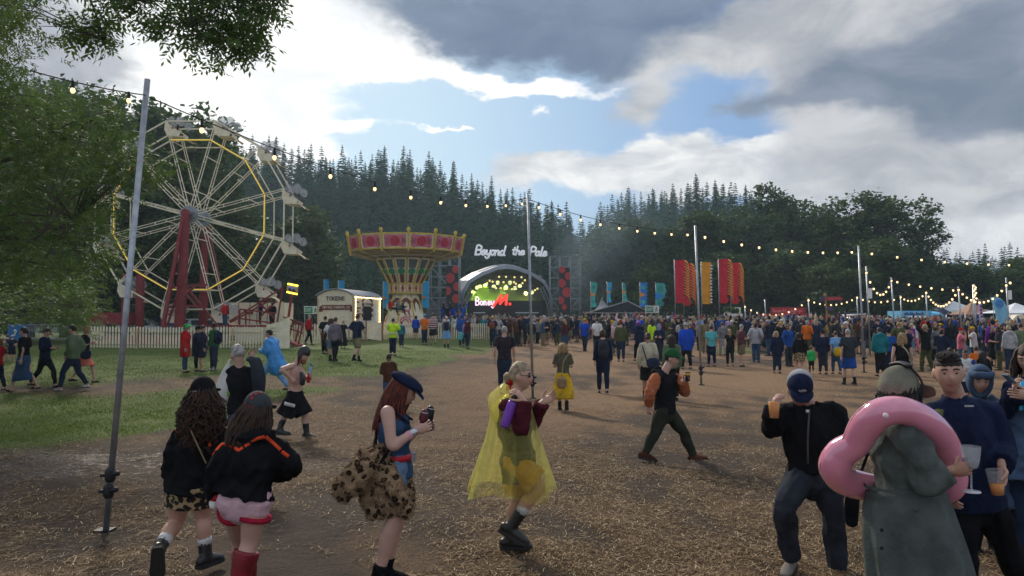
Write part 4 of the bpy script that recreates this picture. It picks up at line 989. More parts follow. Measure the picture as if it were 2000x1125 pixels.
mb.build('band_equipment', BLACK, stg, False)
mb = MB()
for px in (937, 1018, 1040): mb.box((sx(px), YS - 1, g0 + 2.35), (1.4, .2, .12))
mb.build('stage_edge_light', mat('grey_lit', (.5, .55, .6), .4), stg, False)
wg = empty('stage_wing', (sx(870), YS - 2, g0), 'grey sloping canvas wing joining the left scaffold to the stage', 'stage wing')
mb = MB(); mb.prism([(sx(836), YS - 2, szs(645)), (sx(893), YS - 2, szs(645)), (sx(893), YS - 2, szs(572)), (sx(836), YS - 2, szs(596))], (0, 0, 0), (0, 1.5, 0)); mb.build('canvas', mat('grey_canvas', (.11, .12, .14), .8, var=.3, vs_=1), wg, False)
def scaff(px0, px1, top, label, bx0, bx1, btop, dots, y=YS - 2.5):
 e = empty('scaffold_tower', (sx((px0 + px1) / 2), y, g0), label, 'scaffold tower'); mb = MB(); k2 = y / 1500
 X = lambda p: (p - 1000) * k2; Z = lambda p: CZ + (630 - p) * k2
 xs = np.linspace(X(px0), X(px1), 4); zs = np.linspace(Z(645), Z(top), 8)
 for yy_ in (y, y + 2.2):
  for x_ in xs: mb.bar((x_, yy_, zs[0]), (x_, yy_, zs[-1]), .055, 5)
  for z_ in zs: mb.bar((xs[0], yy_, z_), (xs[-1], yy_, z_), .05, 5)
  for i in range(7): mb.bar((xs[(i % 3)], yy_, zs[i]), (xs[(i % 3) + 1], yy_, zs[i + 1]), .04, 4); mb.bar((xs[2 - i % 3], yy_, zs[i + 1]), (xs[3 - i % 3], yy_, zs[i]), .04, 4)
 for z_ in zs:
  for x_ in xs: mb.bar((x_, y, z_), (x_, y + 2.2, z_), .045, 4)
 mb.build('frame', STEELD, e)
 mb = MB(); mb.prism([(X(bx0), y - .15, Z(642)), (X(bx1), y - .15, Z(642)), (X(bx1), y - .15, Z(btop)), (X(bx0), y - .15, Z(btop))], (0, 0, 0), (0, .05, 0)); bn = mb.build('banner', DARKP, e, False)
 mb = MB(); cx0, cx1 = X(bx0), X(bx1)
 for px, py, r in dots:
  mb = MB()
  pts = [(min(max(X(px) + r * k2 * math.cos(t), cx0), cx1), y - .17, Z(py) + r * k2 * 1.08 * math.sin(t)) for t in np.linspace(0, 2 * math.pi, 20, endpoint=False)]
  mb.prism(pts, (0, -.01, 0), (0, .01, 0)); mb.build('spot', mat('red_spot', (.42, .035, .035), .7), bn, False)
scaff(838, 896, 497, 'left scaffold tower with tall red spotted banner', 872, 895, 519, [(890, 526, 7), (879, 543, 9), (893, 560, 8), (873, 568, 8), (891, 583, 8), (876, 610, 5)])
scaff(1075, 1134, 500, 'right scaffold tower with tall red spotted banner', 1092, 1113, 523, [(1098, 527, 6), (1110, 539, 7), (1097, 553, 8), (1107, 571, 9), (1095, 587, 7), (1102, 600, 5)])
sm_ = MB(); sm_.box((sx(988), YS + 3.0, (szs(636) + szs(536)) / 2), (sx(1060) - sx(918), 7.0, szs(536) - szs(636))); SM = bpy.data.materials.new('stage_smoke'); SM.use_nodes = True
t = SM.node_tree; t.nodes.clear(); pv = t.nodes.new('ShaderNodeVolumePrincipled'); pv.inputs['Color'].default_value = (.9, .95, .9, 1); pv.inputs['Density'].default_value = .05; oo = t.nodes.new('ShaderNodeOutputMaterial'); t.links.new(pv.outputs[0], oo.inputs['Volume'])
tag(sm_.build('smoke', SM, None, False), kind='stuff')
# ------------------------------------------------------------------ words hung above the stage
sgn = empty('hanging_sign', (sx(1000), YS - 4, szs(495)), 'white script sign reading Beyond the Pale hung above the stage', 'sign')
WHT = mat('white_letter', (.80, .82, .85), .5, emit=.22, ecol=(.85, .9, 1.0))
y_ = YS - 4; k4 = y_ / 1500; Xp = lambda p: (p - 1000) * k4; Zp = lambda p: CZ + (630 - p) * k4
for txt, x0, x1, base, s_ in (('Beyond', 929, 989, 497, 1.05), ('the', 1001, 1026, 497, .95), ('Pale', 1036, 1070, 499, 1.0)):
 mb = MB(); letters(mb, txt, (Xp(x0) - .05, y_, Zp(base)), (1, 0, -.03), (0, 0, 1), s_, (0, 1, 0), .235, slant=.22, fit=(x1 - x0) * k4 * .97, gap=.05, seg=6); mb.build('word', WHT, sgn)
mb = MB()
for p_ in (484, 489, 500): mb.bar((Xp(865), y_ + .05, Zp(p_)), (Xp(1132), y_ + .05, Zp(p_ + 4)), .018, 4)
mb.build('cable', BLACK, sgn)
# ------------------------------------------------------------------ flags
def flag(px, top, bot, w_px, Y, foot_py, cols, label, group, style, lean=0):
 k5 = Y / 1500; X = lambda p: (p - 1000) * k5; Z = lambda p: CZ + (630 - p) * k5
 e = empty('flag', (X(px), Y, ghf(X(px), Y)), label, 'flag', group)
 mb = MB(); mb.bar((X(px + lean), Y, Z(top - 1)), (X(px), Y, ghf(X(px), Y) - .1), .035, 7); mb.build('pole', STEEL, e)
 H = (bot - top) * k5; w_ = w_px * k5; n = 22; m_ = 8
 def edge(v):
  if style == 'flame': return 1 + .12 * math.sin(v * 43)
  if style == 'saw': return .82 + .18 * abs(((v * 9) % 1) * 2 - 1)
  if style == 'face': return .72 + .30 * math.sin(v * 5 + .2) + .06 * math.sin(v * 28)
  if style == 'wave': return .85 + .18 * math.sin(v * 6 + 1)
  return .35 + .65 * v
 G_ = []
 for i in range(n * 2 + 1):
  v = i / (n * 2)
  G_.append([np.array([X(px + lean * (1 - v)) + .04 + w_ * edge(v) * u, Y + .10 * math.sin(5 * u + 3 * v) * u, Z(top) - H * v - .10 * u * math.sin(3 * v)]) for u in np.linspace(0, 1, m_)])
 mb = MB()
 for i in range(n * 2):
  for j in range(m_ - 1): mb.quad(G_[i][j], G_[i][j + 1], G_[i + 1][j + 1], G_[i + 1][j])
 cl = mb.build('cloth', cols[0], e)
 md = cl.modifiers.new('thick', 'SOLIDIFY'); md.thickness = .012
 return e, X, Z, G_, cl
def clothm(key, c): return mat(key, c, .75, var=.12, vs_=2, spec=.2)
FR, FY, FO = clothm('red_flag_cloth', (.62, .015, .035)), clothm('yellow_flag_cloth', (.80, .34, .02)), clothm('orange_flag_cloth', (.85, .36, .06))
def streamers(e, px, top, bot, Y, w0, w1, m1, m2):
 k5 = Y / 1500; X = lambda p: (p - 1000) * k5; Z = lambda p: CZ + (630 - p) * k5
 for mi, mm in enumerate((m1, m2)):
  mb = MB()
  for i in range(13):
   v = (i + .5 * mi) / 13; py = top + (bot - top) * v
   mb.tube([(X(px), Y - .02 - mi * .03, Z(py)), (X(px + w0), Y - .10, Z(py + 3)), (X(px + w0 + w1 * .7), Y + .05, Z(py + 11)), (X(px + w0 + w1), Y, Z(py + 22))], [(.085, .02), (.08, .02), (.055, .02), (.012, .01)], (0, .1, 1), 6, rings=9, cap=('f', 'f'))
  mb.build('streamer', mm, e)
GF = 'tall red and yellow fringed flags in the middle of the field'
for px, top, bot, w_, Y, lab in ((1319, 508, 592, 18, 72, 'tall red flag with orange streamers, leftmost of the big flags'), (1336, 514, 597, 13, 74, 'red streamer flag half behind the leftmost red one'), (1405, 506, 592, 17, 72, 'tall red flag right of the yellow flag'), (1428, 513, 593, 15, 73, 'red streamer flag at the right end of the big flags')):
 e, X, Z, G_, cl = flag(px, top, bot, w_, Y, 640, (FR,), lab, GF, 'plain2' if False else 'flame', lean=-1.0)
 streamers(e, px + w_, top + 1, bot - 14, Y, 5, 6, FO, mat('dark_red_cloth', (.30, .012, .02), .8))
e, X, Z, G_, cl = flag(1371, 512, 594, 17, 72, 640, (FY,), 'tall yellow flag with white saw-tooth edge between the red flags', GF, 'flame', lean=-.8)
mb = MB()
for i in range(13): 
 py = 516 + i * 6; mb.prism([(X(1388), 71.95, Z(py)), (X(1392 + 2 * (i < 2)), 71.95, Z(py + 3)), (X(1388), 71.95, Z(py + 4.5))], (0, -.01, 0), (0, .01, 0))
mb.build('edge_trim', WHITE, e, False)
TE, SKY, ORG = clothm('teal_flag_cloth', (.06, .42, .36)), clothm('blue_flag_cloth', (.02, .22, .62)), clothm('orange_patch', (.6, .22, .04))
LB = clothm('light_blue_flag_cloth', (.03, .36, .68))
GT = 'teal and blue pictured flags by the marquee'
for px, top, bot, w_, sty, m0, m1, lab in ((1154, 551, 599, 11, 'wave', TE, ORG, 'dark teal flag nearest the right scaffold tower'), (1186, 551, 590, 8, 'wave', LB, ORG, 'narrow blue flag over the marquee ridge'), (1216, 552, 588, 9, 'tri', TE, ORG, 'pale teal flag twisted to a narrow triangle'),
        (1250, 552, 599, 13, 'flame', SKY, ORG, 'blue flag with an orange star patch'), (1281, 553, 603, 19, 'face', TE, SKY, 'teal flag cut with a face-like edge')):
 e, X, Z, G_, cl = flag(px, top, bot, w_, 84, 640, (m0,), lab, GT, sty)
 mb = MB(); r_ = w_ * .0225
 c = (X(px + w_ * .35), 83.94, Z((top + bot) / 2)); mb.prism([(c[0] - r_, c[1], c[2] + r_), (c[0] + r_ * 1.4, c[1], c[2]), (c[0] - r_, c[1], c[2] - r_)], (0, -.06, 0), (0, .0, 0)); mb.build('patch', m1, e, False)
 mb = MB()
 for z_ in (.2, .8): mb.disc((X(px + w_ * .5), 83.93, Z(top + (bot - top) * z_)), w_ * .017, (0, -1, 0), 10, .08)
 mb.build('patch', TE if m0 is not TE else clothm('mid_teal', (.03, .27, .26)), e, False)
GL_ = 'blue pictured flags around the token wagon'
for px, top, bot, w_, Y, lab in ((632, 546, 590, 10, 70, 'blue flag above the left end of the token wagon'), (660, 548, 590, 13, 70, 'blue ragged flag above the token wagon roof'), (748, 550, 602, 11, 74, 'blue flag left of the swing ride base'), (824, 549, 601, 14, 74, 'blue flag right of the swing ride base')):
 e, X, Z, G_, cl = flag(px, top, bot, w_, Y, 640, (LB,), lab, GL_, 'saw')
 mb = MB(); c = (X(px + w_ * .35), Y - .06, Z((top + bot) / 2 + 6)); mb.prism([(c[0] - .25, c[1], c[2] + .12), (c[0] + .3, c[1], c[2]), (c[0] - .25, c[1], c[2] - .18)], (0, -.06, 0), (0, 0, 0)); mb.build('patch', ORG, e, False)
# ------------------------------------------------------------------ marquee, tents, stalls
def tri_tent(px0, px1, ridge_py, eave_py, Y, dep, label, cr, cw, name='marquee', ridge_px=None, back_px=None):
 k5 = Y / 1500; X = lambda p: (p - 1000) * k5; Z = lambda p: CZ + (630 - p) * k5; g = ghf(X(px0), Y)
 e = empty(name, (X((px0 + px1) / 2), Y, g), label, 'tent')
 r = X(ridge_px or (px0 + px1) / 2); sh = X(back_px) - X(px0) if back_px else 0
 f = [np.array(p_) for p_ in ((X(px0), Y, Z(eave_py)), (r, Y, Z(ridge_py)), (X(px1), Y, Z(eave_py)))]; d = np.array([sh, dep, .0])
 mb = MB(); mb.prism([f[0], f[1], f[1] - [0, 0, .06], f[0] - [0, 0, .06]], (0, 0, 0), d); mb.prism([f[1], f[2], f[2] - [0, 0, .06], f[1] - [0, 0, .06]], (0, 0, 0), d); mb.build('roof', cr, e, False)
 mb = MB(); mb.prism([f[0] - [0, 0, .07], f[1] - [0, 0, .07], f[2] - [0, 0, .07]], (0, .05, 0), (0, .1, 0)); mb.prism([f[0], f[0] + d, f[0] + d - [0, 0, f[0][2] - g], f[0] - [0, 0, f[0][2] - g]], (0, 0, 0), (.05, 0, 0)); mb.prism([f[2] + d, f[0] + d, f[0] + d - [0, 0, f[0][2] - g], f[2] + d - [0, 0, f[0][2] - g]], (0, 0, 0), (0, .05, 0)); mb.build('wall', cw, e, False)
 mb = MB()
 for q in (f[0], f[2], f[0] + d * .5): mb.bar(q, (q[0], q[1], g), .05)
 mb.bar(f[0], f[2], .04); mb.bar(f[1], f[0], .05); mb.bar(f[1], f[2], .05)
 mb.bar(f[0] + [1.2, 0, -1.2], f[0] + [2.2, 0, 0], .04); mb.bar(f[2] + [-1.2, 0, -1.2], f[2] + [-2.2, 0, 0], .04); mb.build('frame', STEEL, e)
 return e
WROOF = mat('white_tent_skin', (.72, .74, .76), .6, var=.1)
tri_tent(1146, 1272, 588, 611, 82, 11, 'black open marquee with white roof slope', WROOF, mat('black_canvas', (.018, .022, .032), .85), ridge_px=1226, back_px=1170)
def pyramid(px0, px1, top_py, eave_py, Y, label, cr, cw=None, name='gazebo', wall=True):
 k5 = Y / 1500; X = lambda p: (p - 1000) * k5; Z = lambda p: CZ + (630 - p) * k5; g = ghf(X(px0), Y); w_ = X(px1) - X(px0)
 e = empty(name, (X((px0 + px1) / 2), Y, g), label, 'tent'); ap = np.array([X((px0 + px1) / 2), Y + w_ / 2, Z(top_py)])
 c = [np.array((X(px0), Y, Z(eave_py))), np.array((X(px1), Y, Z(eave_py))), np.array((X(px1), Y + w_, Z(eave_py))), np.array((X(px0), Y + w_, Z(eave_py)))]
 mb = MB()
 for i in range(4):
  a, b = c[i], c[(i + 1) % 4]; m_ = [(a * (1 - t) + ap * t) + [0, 0, -.16 * math.sin(math.pi * t) * (ap[2] - a[2])] for t in np.linspace(0, 1, 6)]; n_ = [(b * (1 - t) + ap * t) + [0, 0, -.16 * math.sin(math.pi * t) * (ap[2] - a[2])] for t in np.linspace(0, 1, 6)]
  for j in range(5): mb.quad(m_[j], n_[j], n_[j + 1], m_[j + 1])
  mb.quad(a - [0, 0, .3], b - [0, 0, .3], b, a)
 mb.build('roof', cr, e, False)
 mb = MB()
 for q in c: mb.bar(q, (q[0], q[1], g - .1), .04)
 mb.build('leg', STEEL, e)
 if cw: mb = MB(); mb.quad(c[3], c[2], (c[2][0], c[2][1], g), (c[3][0], c[3][1], g)); mb.quad(c[0], c[3], (c[3][0], c[3][1], g), (c[0][0], c[0][1], g)); mb.quad(c[2], c[1], (c[1][0], c[1][1], g), (c[2][0], c[2][1], g)); mb.build('wall', cw, e, False)
 return e
REDT = mat('red_tent_skin', (.40, .015, .04), .6); GREYT = mat('dark_grey_tent_skin', (.06, .06, .07), .7); NAVYT = mat('navy_tent_skin', (.018, .028, .065), .7); TAN = mat('terracotta_tent_skin', (.34, .18, .12), .7)
pyramid(1164, 1192, 578, 604, 99, 'small white pointed tent behind the black marquee', WROOF)
pyramid(1462, 1506, 607, 622, 84, 'dark grey pop-up gazebo left of the red burger truck', GREYT, GREYT)
pyramid(1655, 1732, 601, 621, 76, 'red pop-up gazebo behind the striped stall', REDT, DARKP)
pyramid(1825, 1895, 600, 622, 68, 'navy pop-up gazebo beside the blue truck', NAVYT, NAVYT)
pyramid(1842, 1935, 586, 606, 74, 'large white marquee top at the right', WROOF, NAVYT, 'marquee')
pyramid(1885, 1950, 588, 614, 62, 'terracotta stall tent behind the lilac feather banner', TAN, DARKP)
pyramid(1965, 2070, 590, 611, 58, 'white awning tent at the right edge', WROOF, DARKP)
# red burger truck
def sy_(Y): return (lambda p: (p - 1000) * Y / 1500), (lambda p: CZ + (630 - p) * Y / 1500)
Y = 78; X, Z = sy_(Y); e = empty('burger_truck', (X(1547), Y, ghf(X(1547), Y)), 'long red burger truck with tall name board', 'food truck')
RT = mat('bright_red_paint', (.52, .012, .022), .4, var=.1)
mb = MB(); mb.box(((X(1497) + X(1578)) / 2, Y + 1.2, (Z(613) + Z(645)) / 2), (X(1578) - X(1497), 2.4, Z(613) - Z(645))); mb.tube([(X(1578), Y + 1.2, Z(623)), (X(1594), Y + 1.2, Z(624)), (X(1597), Y + 1.2, Z(630))], [(1.15, .62), (1.1, .55), (.9, .3)], (0, 1, 0), 12, rings=8, cap=('f', 'r')); b = mb.build('body', RT, e, False)
mb = MB(); mb.box(((X(1505) + X(1571)) / 2, Y - .02, (Z(601) + Z(612.5)) / 2), (X(1571) - X(1505), .12, Z(601) - Z(612.5))); nb_ = mb.build('name_board', RT, e, False)
mb = MB(); letters(mb, 'Burger & Loaded Fries', (X(1509), Y - .10, Z(609.5)), (1, 0, 0), (0, 0, 1), .30, (0, 1, 0), .15, fit=X(1567) - X(1509)); mb.build('lettering', mat('pale_red_text', (.75, .30, .30), .5), nb_)
mb = MB(); mb.box(((X(1507) + X(1566)) / 2, Y - .02, Z(622) - .55), (X(1566) - X(1507), .1, 1.1)); mb.build('hatch', NIGHT, e, False)
mb = MB(); mb.prism([(X(1505), Y - 1.1, Z(620.5)), (X(1567), Y - 1.1, Z(619.5)), (X(1567), Y, Z(617.5)), (X(1505), Y, Z(617.5))], (0, 0, 0), (0, 0, .06)); mb.build('awning', mat('pale_pink_canvas', (.62, .42, .42), .7), e, False)
mb = MB()
for p_ in (1507, 1572): mb.bar((X(p_), Y - .1, Z(600)), (X(p_), Y - .1, Z(613)), .05)
mb.bar((X(1505), Y - .1, Z(600.5)), (X(1572), Y - .1, Z(600.5)), .04); mb.build('frame', mat('dull_red_trim', (.30, .05, .06), .5), e)
mb = MB()
for p_ in (1512, 1585): mb.tube([(X(p_), Y - .05, ghf(X(p_), Y) + .4), (X(p_), Y + .3, ghf(X(p_), Y) + .4)], [.4, .4], (1, 0, 0), 14, cap=('f', 'f'))
mb.build('wheel', BLACK, e, False)
# striped stall
Y = 72; X, Z = sy_(Y); e = empty('snack_stall', (X(1665), Y, ghf(X(1665), Y)), 'snack stall with red and white striped awning and bright lamps', 'stall')
mb = MB(); mb.prism([(X(1633), Y - 1, Z(619)), (X(1682), Y - 1, Z(614)), (X(1700), Y + 1, Z(614)), (X(1650), Y + 1, Z(616))], (0, 0, 0), (0, 0, .1)); aw_ = mb.build('awning', WROOF, e, False)
mb = MB(); mb.prism([(X(1633), Y - 1.03, Z(620.5)), (X(1682), Y - 1.03, Z(617)), (X(1682), Y - 1.03, Z(615)), (X(1633), Y - 1.03, Z(618.6))], (0, -.02, 0), (0, 0, 0)); mb.build('stripe', RT, aw_, False)
mb = MB(); mb.box((X(1666), Y + 1.1, Z(632)), (X(1700) - X(1640), .1, 2.2)); mb.build('wall', DARKP, e, False)
mb = MB(); mb.box((X(1666), Y - .2, ghf(X(1666), Y) + .55), (2.2, .5, 1.1)); mb.build('counter', REDT, e, False)
LAMP = mat('white_stall_lamp', (1, .97, .9), .5, emit=4, ecol=(1, .95, .85))
for px, py in ((1647, 622), (1672, 621)):
 mb = MB(); mb.box((X(px), Y - .8, Z(py)), (.42, .2, .36)); mb.build('lamp', LAMP, e, False)
e = empty('hanging_banner', (X(1690), Y - .9, Z(622)), 'small white banner hung at the end of the striped awning', 'banner')
mb = MB(); mb.prism([(X(1684), Y - .95, Z(616)), (X(1695), Y - .95, Z(616)), (X(1694), Y - .95, Z(630)), (X(1686), Y - .95, Z(630))], (0, 0, 0), (0, .03, 0)); mb.build('sheet', WROOF, e, False)
# blue truck
Y = 64; X, Z = sy_(Y); e = empty('blue_truck', (X(1805), Y, ghf(X(1805), Y)), 'light blue painted food truck with rounded nose', 'food truck')
BL = mat('mural_blue_paint', (.10, .40, .66), .5, var=.3, vs_=1.4, col2=(.20, .55, .78))
mb = MB(); mb.box(((X(1757) + X(1818)) / 2, Y + 1, (Z(607) + Z(645)) / 2), (X(1818) - X(1757), 2.2, Z(607) - Z(645))); mb.tube([(X(1817), Y + 1, Z(615)), (X(1838), Y + 1, Z(616)), (X(1850), Y + 1, Z(621))], [(1.1, .33), (1.1, .32), (.9, .12)], (0, 1, 0), 14, rings=10); mb.box((X(1833), Y + 1, Z(632)), (X(1848) - X(1818), 2.0, .75)); b = mb.build('body', BL, e, False)
mb = MB(); scrawl(mb, (X(1764), Y - .13, Z(615)), (1, 0, 0), (0, 0, 1), .26, (0, 1, 0), .22, X(1802) - X(1764), 10); mb.build('lettering', mat('dark_blue_text', (.02, .06, .20), .5), b)
mb = MB(); mb.box(((X(1770) + X(1800)) / 2, Y - .12, Z(626)), (X(1800) - X(1770), .08, .62)); mb.build('hatch', mat('brown_interior', (.07, .045, .035), .8), e, False)
mb = MB(); mb.prism([(X(1768), Y - .9, Z(621)), (X(1802), Y - .9, Z(620)), (X(1802), Y - .1, Z(618)), (X(1768), Y - .1, Z(618))], (0, 0, 0), (0, 0, .05)); mb.build('awning', WROOF, e, False)
mb = MB(); mb.prism([(X(1822), Y - .07, Z(628)), (X(1833), Y - .07, Z(628)), (X(1833), Y - .07, Z(636)), (X(1820), Y - .07, Z(636))], (0, -.02, 0), (0, 0, 0)); mb.build('windscreen', mat('tinted_glass', (.02, .03, .04), .1), e, False)
mb = MB()
for p_ in (1768, 1835): mb.tube([(X(p_), Y - .14, ghf(X(p_), Y) + .36), (X(p_), Y + .2, ghf(X(p_), Y) + .36)], [.36, .36], (1, 0, 0), 14, cap=('f', 'f'))
mb.build('wheel', BLACK, e, False)
# round oven front of a stall at the right edge
Y = 50; X, Z = sy_(Y); e = empty('oven_stall', (X(1992), Y, ghf(X(1992), Y)), 'round cream-fronted oven stall under the right white awning', 'stall')
mb = MB(); mb.tube([(X(1994), Y, Z(633)), (X(1994), Y + 1, Z(633))], [.62, .62], (1, 0, 0), 20, cap=('f', 'f')); b = mb.build('oven', CREAM, e, False)
mb = MB(); mb.tube([(X(1996), Y - .05, Z(633)), (X(1996), Y + .02, Z(633))], [.36, .36], (1, 0, 0), 18, cap=('f', 'f')); mb.build('opening', mat('dull_gold', (.3, .2, .1), .6), b, False)
mb = MB(); mb.box((X(1994), Y + .5, (Z(652) + ghf(X(1994), Y)) / 2), (1.3, .8, Z(652) - ghf(X(1994), Y) + .1)); mb.build('stand', DARKP, e, False)
# feather banners
def feather(px, top, bot, w_, Y, m0, m1, label, shape):
 X, Z = sy_(Y); e = empty('feather_banner', (X(px), Y, ghf(X(px), Y)), label, 'banner')
 mb = MB(); mb.bar((X(px), Y + .03, Z(top)), (X(px + 2), Y + .03, ghf(X(px), Y)), .025); mb.build('pole', STEELD, e)
 pts = [(X(px + a), Y, Z(b)) for a, b in shape]; mb = MB(); mb.prism(pts, (0, -.01, 0), (0, .01, 0)); s_ = mb.build('sail', m0, e, False)
 return e, X, Z, s_
e, X, Z, s_ = feather(1912, 584, 650, 6, 46, mat('lilac_cloth', (.58, .40, .62), .7), None, 'slim lilac feather banner with dark writing', [(0, 584), (4, 586), (7, 610), (9, 640), (8, 652), (4, 652), (1, 625), (-2, 600)])
mb = MB()
for i in range(7): scrawl(mb, (X(1913.5 + i * .5), 45.97, Z(600 + i * 6.5)), (1, 0, 0), (0, 0, 1), .13, (0, 1, 0), .22, .10, 2)
mb.build('lettering', mat('dark_plum', (.05, .02, .08), .6), s_)
e, X, Z, s_ = feather(1940, 579, 655, 30, 47, mat('sky_blue_cloth', (.22, .50, .70), .7, var=.25, vs_=2), None, 'wide sky blue curved feather banner near the right edge', [(-6, 580), (4, 579), (14, 582), (22, 590), (28, 604), (31, 622), (31, 655), (9, 655), (8, 634), (3, 610), (-2, 592)])
mb = MB(); mb.disc((X(1952), 46.97, Z(593)), .26, (0, -1, 0), 18, .02); mb.build('disc', mat('mid_blue', (.06, .22, .55), .6), s_, False)
# signs
def exit_sign(x0, x1, y0, y1, Y, label, post=True):
 X, Z = sy_(Y); e = empty('exit_sign', (X((x0 + x1) / 2), Y, ghf(X(x0), Y)), label, 'sign')
 mb = MB(); mb.prism([(X(x0), Y, Z(y1)), (X(x1), Y, Z(y1)), (X(x1), Y, Z(y0)), (X(x0), Y, Z(y0))], (0, -.03, 0), (0, .03, 0)); b = mb.build('board', WHITE, e, False)
 mb = MB(); mb.prism([(X(x0 + 1), Y - .05, Z(y1 - 1.5)), (X(x0 + (x1 - x0) * .6), Y - .05, Z(y1 - 1.5)), (X(x0 + (x1 - x0) * .6), Y - .05, Z(y0 + 1.5)), (X(x0 + 1), Y - .05, Z(y0 + 1.5))], (0, -.01, 0), (0, .01, 0)); g_ = mb.build('panel', mat('exit_green', (.01, .30, .16), .5), b, False)
 mb = MB(); s_ = (Z(y0) - Z(y1)); letters(mb, 'EXIT', (X(x0 + 2), Y - .08, Z((y0 + y1) / 2) - s_ * .18), (1, 0, 0), (0, 0, 1), s_ * .36, (0, 1, 0), .18, fit=(X(x1) - X(x0)) * .5); mb.build('lettering', WHITE, b)
 mb = MB(); mx = X(x0 + (x1 - x0) * .8); zc = Z((y0 + y1) / 2)
 mb.disc((mx, Y - .06, zc + s_ * .25), s_ * .09, (0, -1, 0), 10, .02)
 for a, b2 in (((0, .15), (-.02, -.1)), ((-.02, -.1), (.15, -.3)), ((-.02, -.1), (-.16, -.33)), ((0, .12), (.18, 0)), ((0, .12), (-.17, .02))): mb.bar((mx + a[0] * s_, Y - .06, zc + a[1] * s_), (mx + b2[0] * s_, Y - .06, zc + b2[1] * s_), s_ * .05)
 mb.build('running_figure', mat('exit_green', (0, 0, 0)), b)
 mb = MB()
 for p_ in (x0 + 1, x1 - 1): mb.bar((X(p_), Y + .06, Z(y0)), (X(p_), Y + .06, ghf(X(p_), Y)), .035)
 mb.build('post', STEEL, e)
exit_sign(594, 622, 598, 613, 58, 'green and white exit sign left of the token wagon')
exit_sign(1260, 1287, 597, 611, 78, 'green and white exit sign right of the black marquee')
Y = 74; X, Z = sy_(Y); e = empty('bar_board', (X(1431), Y, ghf(X(1431), Y)), 'pale green leafy picture board above a stall under the red flags', 'board')
mb = MB(); mb.prism([(X(1415), Y, Z(617)), (X(1447), Y, Z(617)), (X(1447), Y, Z(600)), (X(1415), Y, Z(600))], (0, 0, 0), (0, .1, 0)); b = mb.build('board', mat('pale_green_board', (  .55, .65, .5), .6, col2=(.75, .8, .7), vs_=1.5), e, False)
mb = MB()
for i in range(16): mb.disc((X(1417 + (i * 7.3) % 29), Y - .02, Z(602 + (i * 3.7) % 9)), .12 + .06 * (i % 3), (0, -1, 0), 7, .03)
mb.build('leaf_print', mat('leaf_print_green', (.10, .26, .06), .7), b, False)
mb = MB(); mb.prism([(X(1413), Y - .02, Z(618)), (X(1450), Y - .02, Z(618)), (X(1450), Y - .02, Z(612.5)), (X(1413), Y - .02, Z(612.5))], (0, -.02, 0), (0, 0, 0)); mb.build('counter_front', WROOF, b, False)
mb = MB(); 
for p_ in (1416, 1446): mb.bar((X(p_), Y + .05, Z(617)), (X(p_), Y + .05, ghf(X(p_), Y)), .04)
mb.build('post', STEELD, e)
Y = 60; X, Z = sy_(Y); e = empty('direction_signpost', (X(1613), Y, ghf(X(1613), Y)), 'painted wooden signpost with red and purple direction boards', 'signpost')
mb = MB(); mb.tube([(X(1611.5), Y, Z(574)), (X(1614), Y, Z(602)), (X(1616), Y, Z(640)), (X(1616), Y, ghf(X(1613), Y))], [.07, .075, .08, .08], seg=8, rings=6); mb.ell((X(1612), Y, Z(577)), (.13, .13, .14)); mb.build('post', mat('painted_post', (.38, .22, .10), .7, col2=(.30, .12, .06), vs_=2.5), e)
mb = MB(); mb.prism([(X(1614), Y - .1, Z(587)), (X(1644), Y - .1, Z(586)), (X(1645), Y - .1, Z(583)), (X(1642), Y - .1, Z(580)), (X(1614), Y - .1, Z(580))], (0, -.02, 0), (0, .02, 0)); mb.build('board', mat('coral_red_board', (.45, .045, .06), .6), e, False)
PU = mat('purple_board', (.10, .05, .14), .6)
mb = MB(); mb.prism([(X(1601), Y - .1, Z(587)), (X(1611), Y - .1, Z(587)), (X(1611), Y - .1, Z(581)), (X(1602), Y - .1, Z(580))], (0, -.02, 0), (0, .02, 0)); mb.build('board', PU, e, False)
mb = MB(); mb.prism([(X(1613), Y - .1, Z(606)), (X(1626), Y - .1, Z(606)), (X(1626), Y - .1, Z(600)), (X(1613), Y - .1, Z(600))], (0, -.02, 0), (0, .02, 0)); mb.build('board', PU, e, False)
# dark site hoarding behind the crowd
def hoard(x0, x1, py, Y, label, m_):
 X, Z = sy_(Y); e = empty('hoarding', (X(x0), Y, ghf(X(x0), Y)), label, 'hoarding')
 mb = MB(); mb.prism([(X(x0), Y, Z(py)), (X(x1), Y, Z(py)), (X(x1), Y, ghf(X(x1), Y) - .2), (X(x0), Y, ghf(X(x0), Y) - .2)], (0, 0, 0), (0, .05, 0)); mb.build('panel', m_, e, False)
 mb = MB()
 for p_ in np.arange(x0, x1 + 1, 22): mb.bar((X(p_), Y - .03, Z(py - 1)), (X(p_), Y - .03, ghf(X(p_), Y)), .03, 5)
 mb.build('post', STEELD, e)
HD = mat('dark_green_mesh', (.022, .035, .032), .9, var=.3)
hoard(1595, 1770, 621, 80, 'dark mesh hoarding behind the food stalls', HD)
hoard(1280, 1420, 628, 86, 'dark mesh hoarding under the big flags', HD)
hoard(1840, 2010, 620, 76, 'dark mesh hoarding behind the right tents', HD)
hoard(845, 900, 630, 88, 'dark barrier beside the swing ride', HD)
